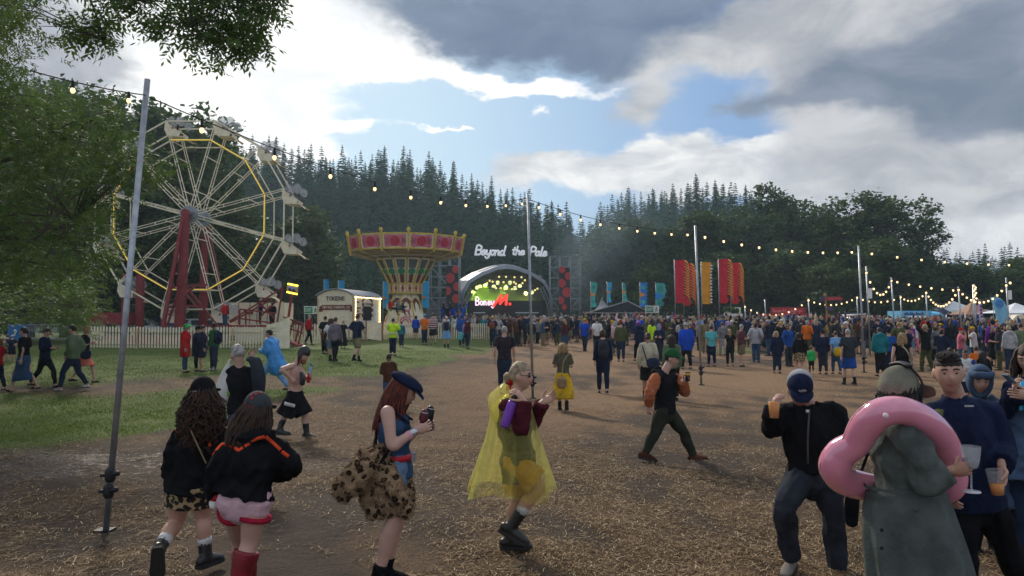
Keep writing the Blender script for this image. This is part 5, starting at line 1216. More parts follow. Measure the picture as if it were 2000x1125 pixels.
# vans and cars behind
def van(px, py, Y, col, label, group=None, w_=4.2, h=1.9):
 X, Z = sy_(Y); g = ghf(X(px), Y); e = empty('parked_van' if h > 1.7 else 'parked_car', (X(px), Y, g), label, 'van' if h > 1.7 else 'car', group); x0 = X(px)
 mb = MB(); pr = [(-.5, .25), (.5, .25), (.5, .55), (.42, .62), (.30, 1), (-.44, 1), (-.5, .7)]
 mb.prism([(x0 + a * w_, Y, g + b * h) for a, b in pr], (0, -.85, 0), (0, .85, 0)); b = mb.build('body', col, e, False)
 mb = MB(); mb.prism([(x0 + a * w_, Y, g + b * h) for a, b in ((-.40, .64), (.36, .64), (.27, .93), (-.40, .93))], (0, -.87, 0), (0, .87, 0)); mb.build('window', mat('tinted_glass', (.02, .03, .04), .1), b, False)
 mb = MB()
 for a in (-.3, .3):
  for s_ in (-.86, .70): mb.tube([(x0 + a * w_, Y + s_, g + .33), (x0 + a * w_, Y + s_ + .16, g + .33)], [.33, .33], (1, 0, 0), 14, cap=('f', 'f'))
 mb.build('wheel', BLACK, b, False)
van(1117, 628, 84, WHITE, 'white van parked left of the black marquee')
for i, (px, c_, l_) in enumerate(((268, mat('silver_car_paint', (.5, .52, .55), .3, .4), 'silver car behind the red wheel trailer'), (312, mat('blue_car_paint', (.05, .08, .2), .3, .2), 'dark blue car seen between the wheel towers'), (420, mat('silver_car_paint', (.5, .52, .55)), 'silver car behind the right wheel tower'), (385, mat('white_car_paint', (.6, .6, .6), .3), 'white car behind the rear wheel tower'))):
 van(px, 645, 62 + i, c_, l_, None, 4.0, 1.45)
bn_ = empty('blue_info_board', tuple(gat(25, 668, 33)), 'blue board with white question mark behind the two onlookers', 'board')
X, Z = sy_(33); mb = MB(); mb.prism([(X(16), 33, Z(666)), (X(47), 33, Z(664)), (X(44), 33, Z(633)), (X(16), 33, Z(633))], (0, 0, 0), (0, .3, 0)); b = mb.build('panel', mat('info_blue', (.02, .12, .32), .6), bn_, False)
mb = MB(); letters(mb, '?', (X(29.5), 32.96, Z(655)), (1, 0, 0), (0, 0, 1), .24, (0, 1, 0), .2); mb.build('lettering', WHITE, b)
br = empty('crowd_barrier', tuple(gat(60, 665, 38)), 'grey steel crowd barrier under the ash branches', 'barrier')
X, Z = sy_(38); mb = MB()
for p_ in (634, 662): mb.bar((X(48), 38, Z(p_)), (X(142), 38, Z(p_)), .03)
for p_ in np.linspace(48, 142, 34): mb.bar((X(p_), 38, Z(634)), (X(p_), 38, Z(662)), .013, 4)
for p_ in (48, 95, 142): mb.bar((X(p_), 38, Z(632)), (X(p_), 38, Z(666)), .03)
mb.build('frame', STEELD, br)
# ------------------------------------------------------------------ light poles and festoon lights
def pole(base, top, Y, label, r=.045, clamp=True, tY=None, box=None):
 b = gat(base[0], base[1], Y); tp = npv(at(top[0], top[1], tY or Y)); bb = npv(b)
 e = empty('light_pole', tuple(bb), label, 'pole', 'galvanised poles carrying the festoon lights')
 mb = MB(); mb.tube([bb - [0, 0, .15], tp], [r, r * .95], (1, 0, 0), 14, cap=('f', 'f')); mb.build('tube', STEEL, e)
 if clamp:
  mb = MB()
  for h in ((.38, .53) if r < .04 else (.55, .62)): 
   q = bb + (tp - bb) * (h / np.linalg.norm(tp - bb)); mb.tube([q - [0, 0, .035], q + [0, 0, .035]], [(r * 1.7, r * 1.5)] * 2, (1, 0, 0), 12); mb.tube([q, q + [.085, -.03, .02]], [.022, .026], seg=8); mb.tube([q, q - [.07, .02, 0]], [.018, .018], seg=8)
  mb.build('clamp', BLACK, e)
  mb = MB(); mb.box(bb + [0, 0, .012], (.15, .14, .03)); mb.build('base_plate', BLACK, e, False)
 if box: mb = MB(); mb.box(npv(at(box[0], box[1], Y)), (.2, .15, .5)); mb.build('junction_box', WHITE, e, False)
 return tp
p1 = pole((205, 1019), (288, 155), 7.35, 'nearest light pole, leaning right, close to the two girls', .029, tY=7.5)
p2 = pole((1041, 770), (1031, 380), 20.0, 'light pole standing right behind the yellow poncho', .035)
p3 = pole((1370, 750), (1358, 440), 24.0, 'light pole in front of the tall red flags', .035)
p4 = pole((1688, 727), (1677, 480), 28.5, 'light pole in front of the red gazebo', .035)
p5 = pole((1700, 690), (1692, 520), 38, 'thin pole with white box beside the red gazebo', .04, False, box=(1698, 573))
p6 = pole((1749, 668), (1741, 542), 44, 'thin pole before the blue truck', .04, False)
p7 = pole((1880, 665), (1872, 560), 46, 'thin pole left of the lilac feather banner', .04, False)
p8 = pole((1905, 665), (1902, 556), 46, 'bulb-wrapped pole beside the lilac feather banner', .09, False)
p9 = pole((1973, 660), (1965, 542), 42, 'pole with white box behind the blue feather banner', .04, False, box=(1971, 576))
p10 = pole((1812, 640), (1809, 572), 60, 'thin pole above the blue truck', .045, False)
p11 = pole((1762, 640), (1759, 577), 60, 'thin pole at the left end of the blue truck', .045, False)
p12 = pole((1583, 648), (1579, 583), 62, 'thin pole in front of the red burger truck', .045, False)
p13 = pole((1676, 640), (1674, 578), 66, 'thin pole behind the nearest right-hand light pole', .045, False)
p14 = pole((1497, 640), (1494, 585), 66, 'thin pole left of the red burger truck', .045, False)
p15 = pole((1457, 640), (1455, 596), 66, 'thin pole beside the pale green board', .045, False)
HOLD = BLACK
BULBS = mat('festoon_bulb', (1, .86, .62), .4, emit=1.7, ecol=(1.0, .66, .30))
def festoon(a, b, n, sag, label, br_=.03, off=.5, thick=.009, drop=.10, end=False):
 a, b = npv(a), npv(b); e = empty('festoon_lights', tuple((a + b) / 2), label, 'string lights', 'festoon light strings between the poles')
 f = lambda t: a + (b - a) * t - [0, 0, 4 * sag * t * (1 - t)]
 mb = MB(); mb.tube([f(t) for t in np.linspace(0, 1, 24)], [thick] * 24, (0, 0, 1), 5); mb.build('cable', BLACK, e)
 for i in range(n):
  q = f((i + off) / n if not end else i / (n - 1)); m_ = MB(); m_.tube([q, q - [0, 0, drop * .6]], [br_ * .62, br_ * .7], seg=8); h = m_.build('lamp_holder', HOLD, e)
  m_ = MB(); m_.ell(q - [0, 0, drop * .62 + br_ * 1.15], (br_, br_, br_ * 1.25), seg=10, rings=8); m_.build('bulb', BULBS, e)
festoon(npv(at(60, 138, 5.9)), p1 - [0, 0, .16], 2, .02, 'festoon string running from the ash tree to the leaning pole', .020, .62, .006, .085)
festoon(p1 - [0, 0, .17], p2 - [0, 0, .1], 10, .42, 'long festoon string crossing from the wheel to the middle pole', .026, .6, .0065, .14)
festoon(p2 - [0, 0, .12], p3 - [0, 0, .18], 9, .22, 'festoon string between the middle pole and the red flags', .032, .5, .009, .14)
festoon(p3 - [0, 0, .18], p4 - [0, 0, .1], 10, .22, 'festoon string from the red flags to the red gazebo', .038, .5, .012, .14)
festoon(p4 - [0, 0, .1], npv(at(1990, 512, 33)), 7, .12, 'festoon string leading off over the tallest tree to the right', .040, .5, .012, .14)
festoon(p5 - [0, 0, .2], p6 - [0, 0, .05], 9, .95, 'deeply sagging bulb string between two thin poles', .052, 0, .014, .12, True)
festoon(p6 - [0, 0, .05], p7 - [0, 0, .1], 6, .1, 'taut bulb string over the blue truck', .055, .5, .014, .12)
festoon(p11 - [0, 0, .0], npv(at(1809, 568, 58)), 8, .45, 'bulb string above the blue truck, left sag', .06, 0, .014, .12, True)
festoon(npv(at(1809, 568, 58)), p7 - [0, 0, .05], 13, 1.0, 'bulb string above the blue truck, right sag', .06, 0, .014, .12, True)
festoon(p7 - [0, 0, .05], p9 - [0, 0, .3], 12, .85, 'bulb string over the terracotta tent', .055, 0, .014, .12, True)
festoon(p9 - [0, 0, .1], npv(at(2080, 560, 42)), 3, .1, 'bulb string leaving by the right edge', .06, .2, .014, .12)
festoon(p15, p12, 11, .95, 'bulb string above the red burger truck', .065, 0, .014, .12, True)
festoon(p12, p13, 10, .5, 'bulb string behind the brown signpost', .065, 0, .014, .12, True)
festoon(p13, p11, 8, .4, 'bulb string above the red gazebo', .065, 0, .014, .12, True)
e = empty('bulb_wrap', (p8[0], p8[1], p8[2]), 'spiral of bulbs wrapped round the top of a pole', 'string lights'); mb = MB()
for i in range(10): mb = MB(); mb.ell(p8 - [.08 * math.cos(i * 2.2), .1, .06 + i * .11], (.055, .05, .055), seg=8, rings=6); mb.build('bulb', BULBS, e)
# ------------------------------------------------------------------ drifting stage smoke
SMK = bpy.data.materials.new('drifting_smoke'); SMK.use_nodes = True
t = SMK.node_tree; t.nodes.clear(); pv = t.nodes.new('ShaderNodeVolumePrincipled'); pv.inputs['Color'].default_value = (.70, .86, 1.0, 1); pv.inputs['Density'].default_value = .010; oo = t.nodes.new('ShaderNodeOutputMaterial'); t.links.new(pv.outputs[0], oo.inputs['Volume'])
for px, py, r_, dy in ((1128, 585, 3.6, 0), (1150, 545, 4.4, 1), (1172, 500, 5.2, 0), (1150, 465, 4.6, -1), (1205, 455, 5.6, 1), (1260, 425, 6.0, 0), (1130, 510, 3.4, 2)):
 q = npv(at(px, py, 97.5 + dy)); mb = MB(); mb.ell(q, (r_ * 1.15, 2.6, r_), None, 24, 16, lambda V: V * (1 + .12 * np.sin(4 * V[:, 0] + px) * np.sin(5 * V[:, 2] + py))[:, None]); tag(mb.build('smoke', SMK, None), kind='stuff')
# ------------------------------------------------------------------ haze
hz = MB(); hz.box((20, 150, 25), (900, 620, 90)); HZM = bpy.data.materials.new('haze'); HZM.use_nodes = True
t = HZM.node_tree; t.nodes.clear(); pv = t.nodes.new('ShaderNodeVolumePrincipled'); pv.inputs['Color'].default_value = (.62, .80, .95, 1); pv.inputs['Density'].default_value = .00055; pv.inputs['Anisotropy'].default_value = .35
oo = t.nodes.new('ShaderNodeOutputMaterial'); t.links.new(pv.outputs[0], oo.inputs['Volume'])
tag(hz.build('haze', HZM, None, False), kind='stuff')
# ------------------------------------------------------------------ people
SKIN = {'l': mat('skin_light', (.50, .29, .215), .5, var=.10, vs_=9, spec=.35), 'p': mat('skin_pale', (.50, .30, .235), .5, var=.10, vs_=9, spec=.35), 't': mat('skin_tan', (.36, .18, .115), .5, var=.10, vs_=9, spec=.35), 'd': mat('skin_deep', (.16, .075, .045), .5, var=.10, vs_=9)}
EYEW, EYED, LIP = mat('eye_white', (.6, .58, .55), .3), mat('eye_dark', (.03, .02, .015), .25), mat('lip', (.30, .09, .085), .5)
def hairm(name, c): return mat(name + '_hair', c, .55, 0, .55, 26, .8, 90, spec=.35)
HAIR = {'black': hairm('black', (.012, .009, .008)), 'brown': hairm('brown', (.045, .024, .014)), 'dark': hairm('dark_brown', (.022, .013, .009)), 'red': hairm('auburn', (.115, .022, .010)), 'blond': hairm('blond', (.33, .21, .095)), 'ash': hairm('ash_blond', (.33, .245, .155)),
  'grey': hairm('grey', (.30, .29, .28)), 'white': hairm('white', (.5, .48, .46)), 'curly': hairm('chestnut', (.040, .016, .008)), 'ginger': hairm('ginger', (.24, .075, .02)), 'purple': hairm('purple', (.20, .05, .28))}
PAL = {'black': (.010, .010, .012), 'navy': (.012, .018, .045), 'charcoal': (.030, .035, .046), 'grey': (.17, .17, .18), 'light grey': (.36, .36, .38), 'white': (.66, .66, .66), 'blue': (.015, .07, .30), 'royal blue': (.01, .06, .42), 'light blue': (.16, .34, .60), 'teal': (.015, .16, .19), 'turquoise': (.09, .40, .42), 'green': (.02, .10, .035), 'bright green': (.03, .42, .10),
 'olive': (.075, .085, .035), 'sage': (.115, .155, .085), 'dark olive': (.030, .034, .022), 'khaki': (.19, .155, .09), 'cream': (.46, .42, .31), 'tan': (.30, .20, .11), 'brown': (.075, .030, .018), 'rust': (.22, .055, .02), 'orange': (.60, .14, .015), 'yellow': (.58, .37, .02), 'mustard': (.42, .21, .02), 'red': (.42, .014, .014), 'maroon': (.075, .012, .02), 'pink': (.60, .17, .22), 'pale pink': (.68, .45, .50), 'purple': (.15, .025, .24), 'lilac': (.36, .28, .48), 'denim': (.035, .075, .15), 'dark denim': (.018, .030, .06), 'pale denim': (.13, .20, .30), 'hi-vis yellow': (.50, .75, .02), 'coral': (.55, .16, .10), 'peach': (.55, .25, .16)}
def fab(c): return fabric(c.replace(' ', '_').replace('-', '_'), PAL[c]) if c in PAL else c
LEO = pattern('leopard_fur', (.42, .285, .17), (.014, .009, .007), (.17, .08, .035), 17, (.21, .41))
LEOD = pattern('leopard_skirt', (.40, .29, .15), (.014, .012, .011), None, 22, (0, .47))
CAMO = pattern('camo_hat', (.040, .052, .058), (.02, .025, .03), (.38, .03, .035), 19, (.22, .36))
FLOR = pattern('floral_shirt', (.010, .012, .022), (.20, .05, .03), (.03, .10, .05), 17, (.12, .22))
FLAME = pattern('orange_floral_sleeve', (.40, .115, .045), (.34, .24, .19), (.06, .012, .010), 12, (.10, .22))
PLAID = pattern('plaid_shirt', (.20, .17, .21), (.09, .08, .11), None, 14, (0, .3))
LEATHER = mat('black_leather', (.014, .013, .013), .38, var=.3, bump=.4, bs=50, spec=.5)
SOLE = mat('shoe_sole', (.03, .028, .026), .8)
WHITEC = fabric('white', (.62, .62, .62))
def face_fn(V):
 x, y, z = V[:, 0].copy(), V[:, 1].copy(), V[:, 2].copy()
 ja = np.clip(-z, 0, 1); f = np.clip(y, 0, 1)
 X = x * (1 - .36 * ja ** 1.6); Y = np.where(y < 0, y * (1 - .5 * ja ** 1.2), y * (.96 - .05 * ja))
 Y = Y + np.where(y > 0, .02 * f, 0)
 fr = S(.2, .7, y)
 Y += fr * (.26 * np.exp(-(x / .13) ** 2) * S(.16, -.20, z) * S(-.42, -.26, z) * 1.0)
 Y += fr * .05 * np.exp(-((z - .22) / .1) ** 2)
 Y -= fr * .09 * np.exp(-((np.abs(x) - .36) / .16) ** 2 - ((z - .05) / .10) ** 2)
 Y += fr * .07 * np.exp(-(x / .24) ** 2 - ((z + .52) / .09) ** 2) + fr * .10 * np.exp(-(x / .28) ** 2 - ((z + .86) / .14) ** 2)
 Y += fr * .04 * np.exp(-((np.abs(x) - .45) / .2) ** 2 - ((z + .22) / .2) ** 2)
 Zz = z * np.where(z < 0, 1.03, 1.0)
 return np.stack([X, Y, Zz], 1)
HR = (.078, .098, .122)
class Fig:
 """one person: joints J in world space -> body mesh with clothes as children"""
 def __init__(s, J, s_, fem, skin, fwd, hfwd, hup=(0, 0, 1), lod=0):
  s.J = {k: npv(v) for k, v in J.items()}; s.s = s_; s.fem = fem; s.skin = SKIN[skin]; s.lod = lod
  J = s.J
  s.side = unit(J['shR'] - J['shL']) if np.linalg.norm(J['shR'] - J['shL']) > .02 else unit(np.cross(fwd, (0, 0, 1)))
  s.sideh = unit(J['hiR'] - J['hiL'])
  s.fwd = unit(fwd)
  # head frame
  y = unit(hfwd); x = unit(np.cross(y, hup)); z = np.cross(x, y); s.HM = np.array([x, y, z])
  s.vox = (.009, .017, .030)[lod]
  s.hs = s_ if s_ > .8 else .9 * s_ + .08
 def hp(s, x, y, z): return s.J['head'] + s.hs * (np.array([x, y, z]) @ s.HM)
 # ---------- shapes
 def torso(s, mb, ex=0.0, hem=None, loose=0.0, top=True, seg=18, depth=0.0, fold=None, fl=0.0):
  J, k = s.J, s.s; hip, ch, nk = J['hip'], J['chest'], J['neck']; up = unit(nk - hip)
  fm = s.fem
  crotch = hip - up * .10 * k; waist = hip * .52 + ch * .48
  upc = ch * .45 + nk * .55
  P = [crotch, hip, waist, ch, upc]; Rr = [(.12, .095), (.168 if fm else .165, .115), (.128 if fm else .148, .095 if fm else .108), (.155 if fm else .172, .115), (.150 if fm else .17, .092)]
  H = [s.sideh, s.sideh, (s.sideh + s.side), s.side, s.side]
  if top: P += [nk - up * .015 * k]; Rr += [(.070, .062)]; H += [s.side]
  Rr = [((a + ex) * k + loose * k, (b + ex) * k + loose * k + depth) for a, b in Rr]
  if hem is not None:
   if hem >= 0: # hem below hip by hem metres
    P = [hip - up * hem] + P[1:] if hem > .05 else P[1:]; Rr = [(Rr[1][0] + fl, Rr[1][1] + fl)] + Rr[1:] if hem > .05 else Rr[1:]; H = H if hem > .05 else H[1:]
   else: P = [hip * (1 + hem) + waist * -hem] + P[2:]; Rr = [Rr[2]] + Rr[2:]; H = [H[2]] + H[2:]
  mb.tube(P, Rr, H, seg, rings=len(P) * 4, cap=('f', 'f') if hem is not None else ('r', 'r'), fold=fold)
 def yoke(s, mb, r=.062, ex=0.0):
  J, k = s.J, s.s; up = unit(J['neck'] - J['hip'])
  m = J['neck'] - up * .055 * k
  mb.tube([J['shL'], J['shL'] * .5 + m * .5 + up * .012 * k, m, J['shR'] * .5 + m * .5 + up * .012 * k, J['shR']], [(r + ex) * k] * 5, s.fwd, 12, rings=14)
 def arm(s, mb, sd, ex=0.0, to=1.0, loose=0.0, seg=10, cuff=0.0):
  J, k = s.J, s.s; a, b, c = J['sh' + sd], J['el' + sd], J['wr' + sd]; f = 1.02 if s.fem and s.lod == 0 else .9 if s.fem else 1.04
  ex = ex + .005 if ex else 0
  pts = [a, a * .55 + b * .45, b, b * .6 + c * .4, c]; rr = [.054, .046, .037, .037, .025]
  rr = [(r * f + ex + loose * (1 if i else .3)) * k for i, r in enumerate(rr)]
  if cuff: rr[-1] += cuff * k
  if to < 1:   # short sleeve: fraction of the upper arm
   pts = [a, a + (b - a) * to * .5, a + (b - a) * to]; rr = [rr[0], rr[1] + .004, rr[1] + .008 * k + loose * k]
   mb.tube(pts, rr, (.1, .3, .9), seg, rings=8, cap=('r', 'f')); return
  mb.tube(pts, rr, (.1, .3, .9), seg, rings=20, cap=('r', 'f' if ex else 'r'))
 def leg(s, mb, sd, ex=0.0, to=1.0, flare=0.0, seg=12):
  J, k = s.J, s.s; a, b, c = J['hi' + sd], J['kn' + sd], J['an' + sd]; f = 1.10 if s.fem and s.lod == 0 else 1.0
  bk = -s.fwd * .012 * k; ex = ex + .007 if ex else 0
  pts = [a, a * .5 + b * .5, b, b * .68 + c * .32 + bk, b * .3 + c * .7, c]; rr = [.092, .080, .056, .057, .042, .036]
  rr = [(r * f + ex) * k + flare * k * (i / 5) for i, r in enumerate(rr)]
  if to < 1:
   n = 2.0 * to * 2; pts = [a, a + (b - a) * to, a + (b - a) * to * 2] if to <= .5 else [a, a * .5 + b * .5, b, b + (c - b) * (to - .5) * 2]
   rr = [rr[0], rr[1] + flare * k * .5, rr[1] * (1 - to) + rr[2] * to + flare * k] if to <= .5 else [rr[0], rr[1], rr[2] + flare * k * .6, rr[2] + flare * k]
  mb.tube(pts, rr, s.sideh, seg, rings=22, cap=('r', 'f' if ex else 'r'))
 def headmesh(s, mb, ex=0.0):
  n = (36, 28) if s.lod == 0 else (18, 14) if s.lod == 1 else (12, 9)
  mb.ell(s.J['head'], np.array(HR) * s.hs + ex, s.HM, n[0], n[1], face_fn)
  for sg_ in (-1, 1): mb.ell(s.hp(sg_ * .079, -.008, -.005), np.array((.013, .022, .034)) * s.hs, s.HM, 8, 6)
  # neck
  mb.tube([s.J['neck'] - unit(s.J['neck'] - s.J['hip']) * .05 * s.s, s.J['neck'], s.hp(0, -.018, -.05)], [.066 * s.s, (.052 if s.fem else .060) * s.s, (.052 if s.fem else .060) * s.s], s.side, 12, rings=8)
 def hand(s, mb, sd, d=None, palm=None, curl=.5, k=None, spread=0.0):
  J = s.J; w_ = J['wr' + sd]; d = unit(d) if d is not None else unit(w_ - J['el' + sd]); k = k or s.s
  palm = unit(palm) if palm is not None else unit(np.cross(d, (0, 0, 1)) * (1 if sd == 'L' else -1) + 1e-4)
  palm = unit(palm - np.dot(palm, d) * d); lat = np.cross(d, palm) * (1 if sd == 'R' else -1)   # towards thumb
  q = 10 if s.lod == 0 else 7
  mb.tube([w_ - d * .02 * k, w_ + d * .02 * k, w_ + d * .055 * k, w_ + d * .09 * k], [(.026 * k, .019 * k), (.033 * k, .018 * k), (.041 * k, .016 * k), (.038 * k, .013 * k)], lat, q, rings=8)
  for i, (o_, L_) in enumerate(((.030, .072), (.010, .082), (-.010, .077), (-.029, .060))):
   b = w_ + d * .085 * k + lat * o_ * k; P = [b]; a = curl * .55; dd = unit(d + lat * o_ * spread * 10)
   for j in range(3):
    a2 = a + curl * .75 * j; P.append(P[-1] + (dd * math.cos(a2) + palm * math.sin(a2)) * L_ * k * (.42, .33, .27)[j])
   mb.tube(P, [.0092 * k, .0085 * k, .0078 * k, .0065 * k], lat, 7 if s.lod == 0 else 5, rings=8 if s.lod == 0 else 4)
  b = w_ + d * .03 * k + lat * .028 * k; P = [b, b + (d * .6 + lat * .75 + palm * .35) * .035 * k]; P.append(P[-1] + (d * .75 + lat * .25 + palm * (.3 + .6 * curl)) * .034 * k); P.append(P[-1] + (d * .7 - lat * .1 + palm * (.4 + .6 * curl)) * .026 * k)
  mb.tube(P, [.0125 * k, .011 * k, .0095 * k, .0075 * k], palm, 7 if s.lod == 0 else 5, rings=8 if s.lod == 0 else 4)
 def body(s, name, label, group=None, hands=None, torso=True):
  mb = MB(); s.torso(mb) ; s.yoke(mb, .05)
  for sd in 'LR': s.arm(mb, sd); s.leg(mb, sd)
  for sd in 'LR':
   a = s.J['an' + sd]; f = s.foot_dir(sd); dn = s.foot_dn(f); mb.tube([a - f * .04 * s.s + dn * .03 * s.s, a + f * .06 * s.s + dn * .045 * s.s, a + f * .14 * s.s + dn * .055 * s.s], [.036 * s.s, (.042 * s.s, .03 * s.s), (.035 * s.s, .018 * s.s)], np.cross(f, (0, 0, 1)), 8, rings=6)
  s.headmesh(mb)
  out = fuse(mb, s.vox, 2 if s.lod == 0 else 1)
  for sd in 'LR': s.hand(out, sd, **((hands or {}).get(sd, {})))
  g_ = (s.J['anL'] + s.J['anR']) / 2; base = np.array([g_[0], g_[1], min(s.J['anL'][2], s.J['anR'][2]) - .08 * s.s])
  s.o = out.build(name, s.skin, None, True, loc=base); tag(s.o, label, 'person', group)
  return s.o
 def foot_dn(s, f):
  u = np.cross(unit(np.cross(f, (0, 0, 1))), f); return -u if u[2] > 0 else u
 def foot_dir(s, sd):
  f = s.J.get('ft' + sd); return unit(f) if f is not None else unit(s.fwd * [1, 1, 0])
 def piece(s, name, mb, m, vox=None, smooth=4, wr=0.0, wl=.14, fusep=True):
  if fusep: mb = fuse(mb, vox or s.vox * 1.25, smooth, wr, wl, seed=hash(name) % 1000)
  return mb.build(name, fab(m), s.o)
 # ---------- garments
 def top(s, m, sleeve=1.0, ex=.016, loose=.006, hem=.06, name='top', wr=.006, yoke=True, collar=0, hood=0, cuff=.008, arms='LR', depth=0, fl=0.0):
  mb = MB(); s.torso(mb, ex, hem, loose, depth=depth, fl=fl)
  if yoke: s.yoke(mb, .058 + ex * .5, loose * .6)
  if sleeve:
   for sd in arms: s.arm(mb, sd, ex * .75, sleeve, loose, cuff=cuff if sleeve >= 1 else 0)
  up = unit(s.J['neck'] - s.J['hip'])
  if collar: mb.tube([s.J['neck'] - up * .05 * s.s, s.J['neck'] + up * .035 * s.s], [.086 * s.s, .080 * s.s], s.side, 12, cap=('r', 'f'))
  if hood:
   c = s.J['neck'] - s.fwd * .075 * s.s + up * .01; mb.ell(c, np.array((.125, .075, .085)) * s.s, np.array([s.side, s.fwd, up]), 14, 10)
   mb.tube([c + s.side * .11 * s.s + s.fwd * .1, c + s.side * .12 * s.s - s.fwd * .01, c - s.fwd * .05, c - s.side * .12 * s.s - s.fwd * .01, c - s.side * .11 * s.s + s.fwd * .1], [.045 * s.s] * 5, up, 8, rings=14)
  return s.piece(name, mb, m, wr=wr if s.lod == 0 else wr * .7)
 def trousers(s, m, to=1.0, ex=.014, flare=.006, name='trousers', wr=.005):
  mb = MB(); J = s.J; up = unit(J['neck'] - J['hip'])
  mb.tube([J['hip'] - up * .10 * s.s, J['hip'] - up * .02 * s.s, J['hip'] + up * .09 * s.s], [((.13 + ex) * s.s, (.10 + ex) * s.s), ((.166 + ex) * s.s, (.118 + ex) * s.s), ((.150 + ex) * s.s, (.105 + ex) * s.s)], s.sideh, 16, rings=10, cap=('r', 'f'))
  for sd in 'LR': s.leg(mb, sd, ex, to, flare)
  return s.piece(name, mb, m, wr=wr if s.lod == 0 else wr * .6)
 def skirt(s, m, length=.4, flare=.1, name='skirt', folds=9, fd=.05, start=.08):
  J = s.J; k = s.s; up = unit(J['neck'] - J['hip']); c = (J['knL'] + J['knR']) / 2; c2 = (J['anL'] + J['anR']) / 2; kd = np.linalg.norm(J['hip'] - c)
  pt = lambda d: J['hip'] + unit(c - J['hip']) * d if d <= kd else c + unit(c2 - c) * (d - kd)
  f = (lambda th, t: fd * t * np.sin(folds * th + 1.2 * np.sin(2 * th)))
  sp_ = np.linalg.norm((J['knL'] - J['knR'])) * .5; kdir = J['knR'] - J['knL']; kdir = kdir * [1, 1, 0]
  H2 = unit(kdir) if np.linalg.norm(kdir) > .12 else s.sideh
  mb = MB(); mb.tube([J['hip'] + up * start * k, J['hip'], pt(length * .5 * k), pt(length * k)], [(.16 * k, .115 * k), (.192 * k, .145 * k), ((.192 + flare * .5) * k, (.145 + flare * .4) * k), (max((.192 + flare) * k, sp_ + .08), (.15 + flare * .8) * k)], [s.sideh, s.sideh, s.sideh, s.sideh if H2 is s.sideh else H2], 40, rings=22, cap=('f', 'f'), fold=f)
  return mb.build(name, fab(m), s.o)
 def shoes(s, m, kind='shoe', shaft=.10, sole=SOLE, sock=None, sides='LR'):
  for sd in sides:
   a, kn = s.J['an' + sd], s.J['kn' + sd]; f = s.foot_dir(sd); k = s.s; lat = unit(np.cross(f, (0, 0, 1))); up = np.cross(lat, f); 
   if up[2] < 0: up = -up
   dn = -up; mb = MB(); heel = a - f * .055 * k + dn * .045 * k
   bx = kind != 'shoe'; h = 1.18 if bx else 1.0
   mb.tube([heel, a + f * .0 * k + dn * .040 * k, a + f * .075 * k + dn * .048 * k, a + f * .14 * k + dn * .058 * k, a + f * .185 * k + dn * .064 * k], [(.034 * k * h, .040 * k * h), (.042 * k * h, .046 * k * h), (.046 * k * h, .038 * k * h), (.047 * k * h, .028 * k * h), (.032 * k * h, .018 * k * h)], lat, 14, rings=16)
   if bx: mb.tube([a + dn * .03 * k, a + unit(kn - a) * shaft * .5 * k, a + unit(kn - a) * shaft * k], [.052 * k, (.053 if shaft < .2 else .078) * k, (.057 if shaft < .2 else .094) * k], lat, 14, rings=8, cap=('r', 'f'))
   o = s.piece('boot' if bx else 'shoe', mb, m, smooth=2)
   sb = MB(); P = []
   for t, wd_ in ((-.085, .022), (-.07, .034), (-.02, .040), (.05, .042), (.12, .049), (.17, .042), (.20, .022)): P.append((t, wd_ * h))
   pts = [a + f * t * k + lat * w_ * k + dn * .078 * k for t, w_ in P] + [a + f * t * k - lat * w_ * k + dn * .078 * k for t, w_ in reversed(P)]
   sb.prism(pts, up * (.014 if bx else .008) * k, dn * (.020 if bx else .010) * k); sb.build('sole', sole, o, False)
   if sock:
    q = MB(); u_ = unit(kn - a); q.tube([a + u_ * (shaft - .02 if bx else .01) * k, a + u_ * (shaft + .05 if bx else .12) * k], [.055 * k, .056 * k], lat, 12, cap=('f', 'f')); q.build('sock', fab(sock), s.o)
 # ---------- hair and hats
 def hair(s, col, style='short', length=.3, name='hair', bulk=1.0, flow=None):
  m = HAIR[col] if col in HAIR else col; mb = MB(); rg = np.random.default_rng(int(abs(s.J['head'][0]) * 1000) % 997)
  lim = {'short': .02, 'long': -.1, 'bun': 0, 'curly': -.2, 'crop': .12, 'bald': 9}.get(style, 0)
  def cap(V):
   V = face_fn(V) * np.array([1.07, 1.06, 1.06]); x, y, z = V.T
   front = .42 if style != 'bald' else .9
   thr = np.where(y > .35, front, np.where(y > -.05, lim + .05, lim - .45)) if style != 'long' else np.where(y > .35, front, np.where(y > .0, -.25, -.8))
   sc = np.where(z > thr, 1.0, .90); sc = sc * (1 + .02 * np.sin(17 * x + 9 * z) * np.sin(13 * y + 5 * z)) 
   if style in ('curly',): sc = sc * (1 + .10 * np.sin(11 * x) * np.sin(12 * y + 2) * np.sin(10 * z))
   return V * sc[:, None] * [1, 1, 1] 
  r = np.array(HR) * s.hs * (1.0 if style != 'curly' else 1.16 * bulk)
  mb.ell(s.hp(0, -.004, .004 + (.006 if style == 'short' else 0)), r, s.HM, 30 if s.lod == 0 else 16, 22 if s.lod == 0 else 12, cap)
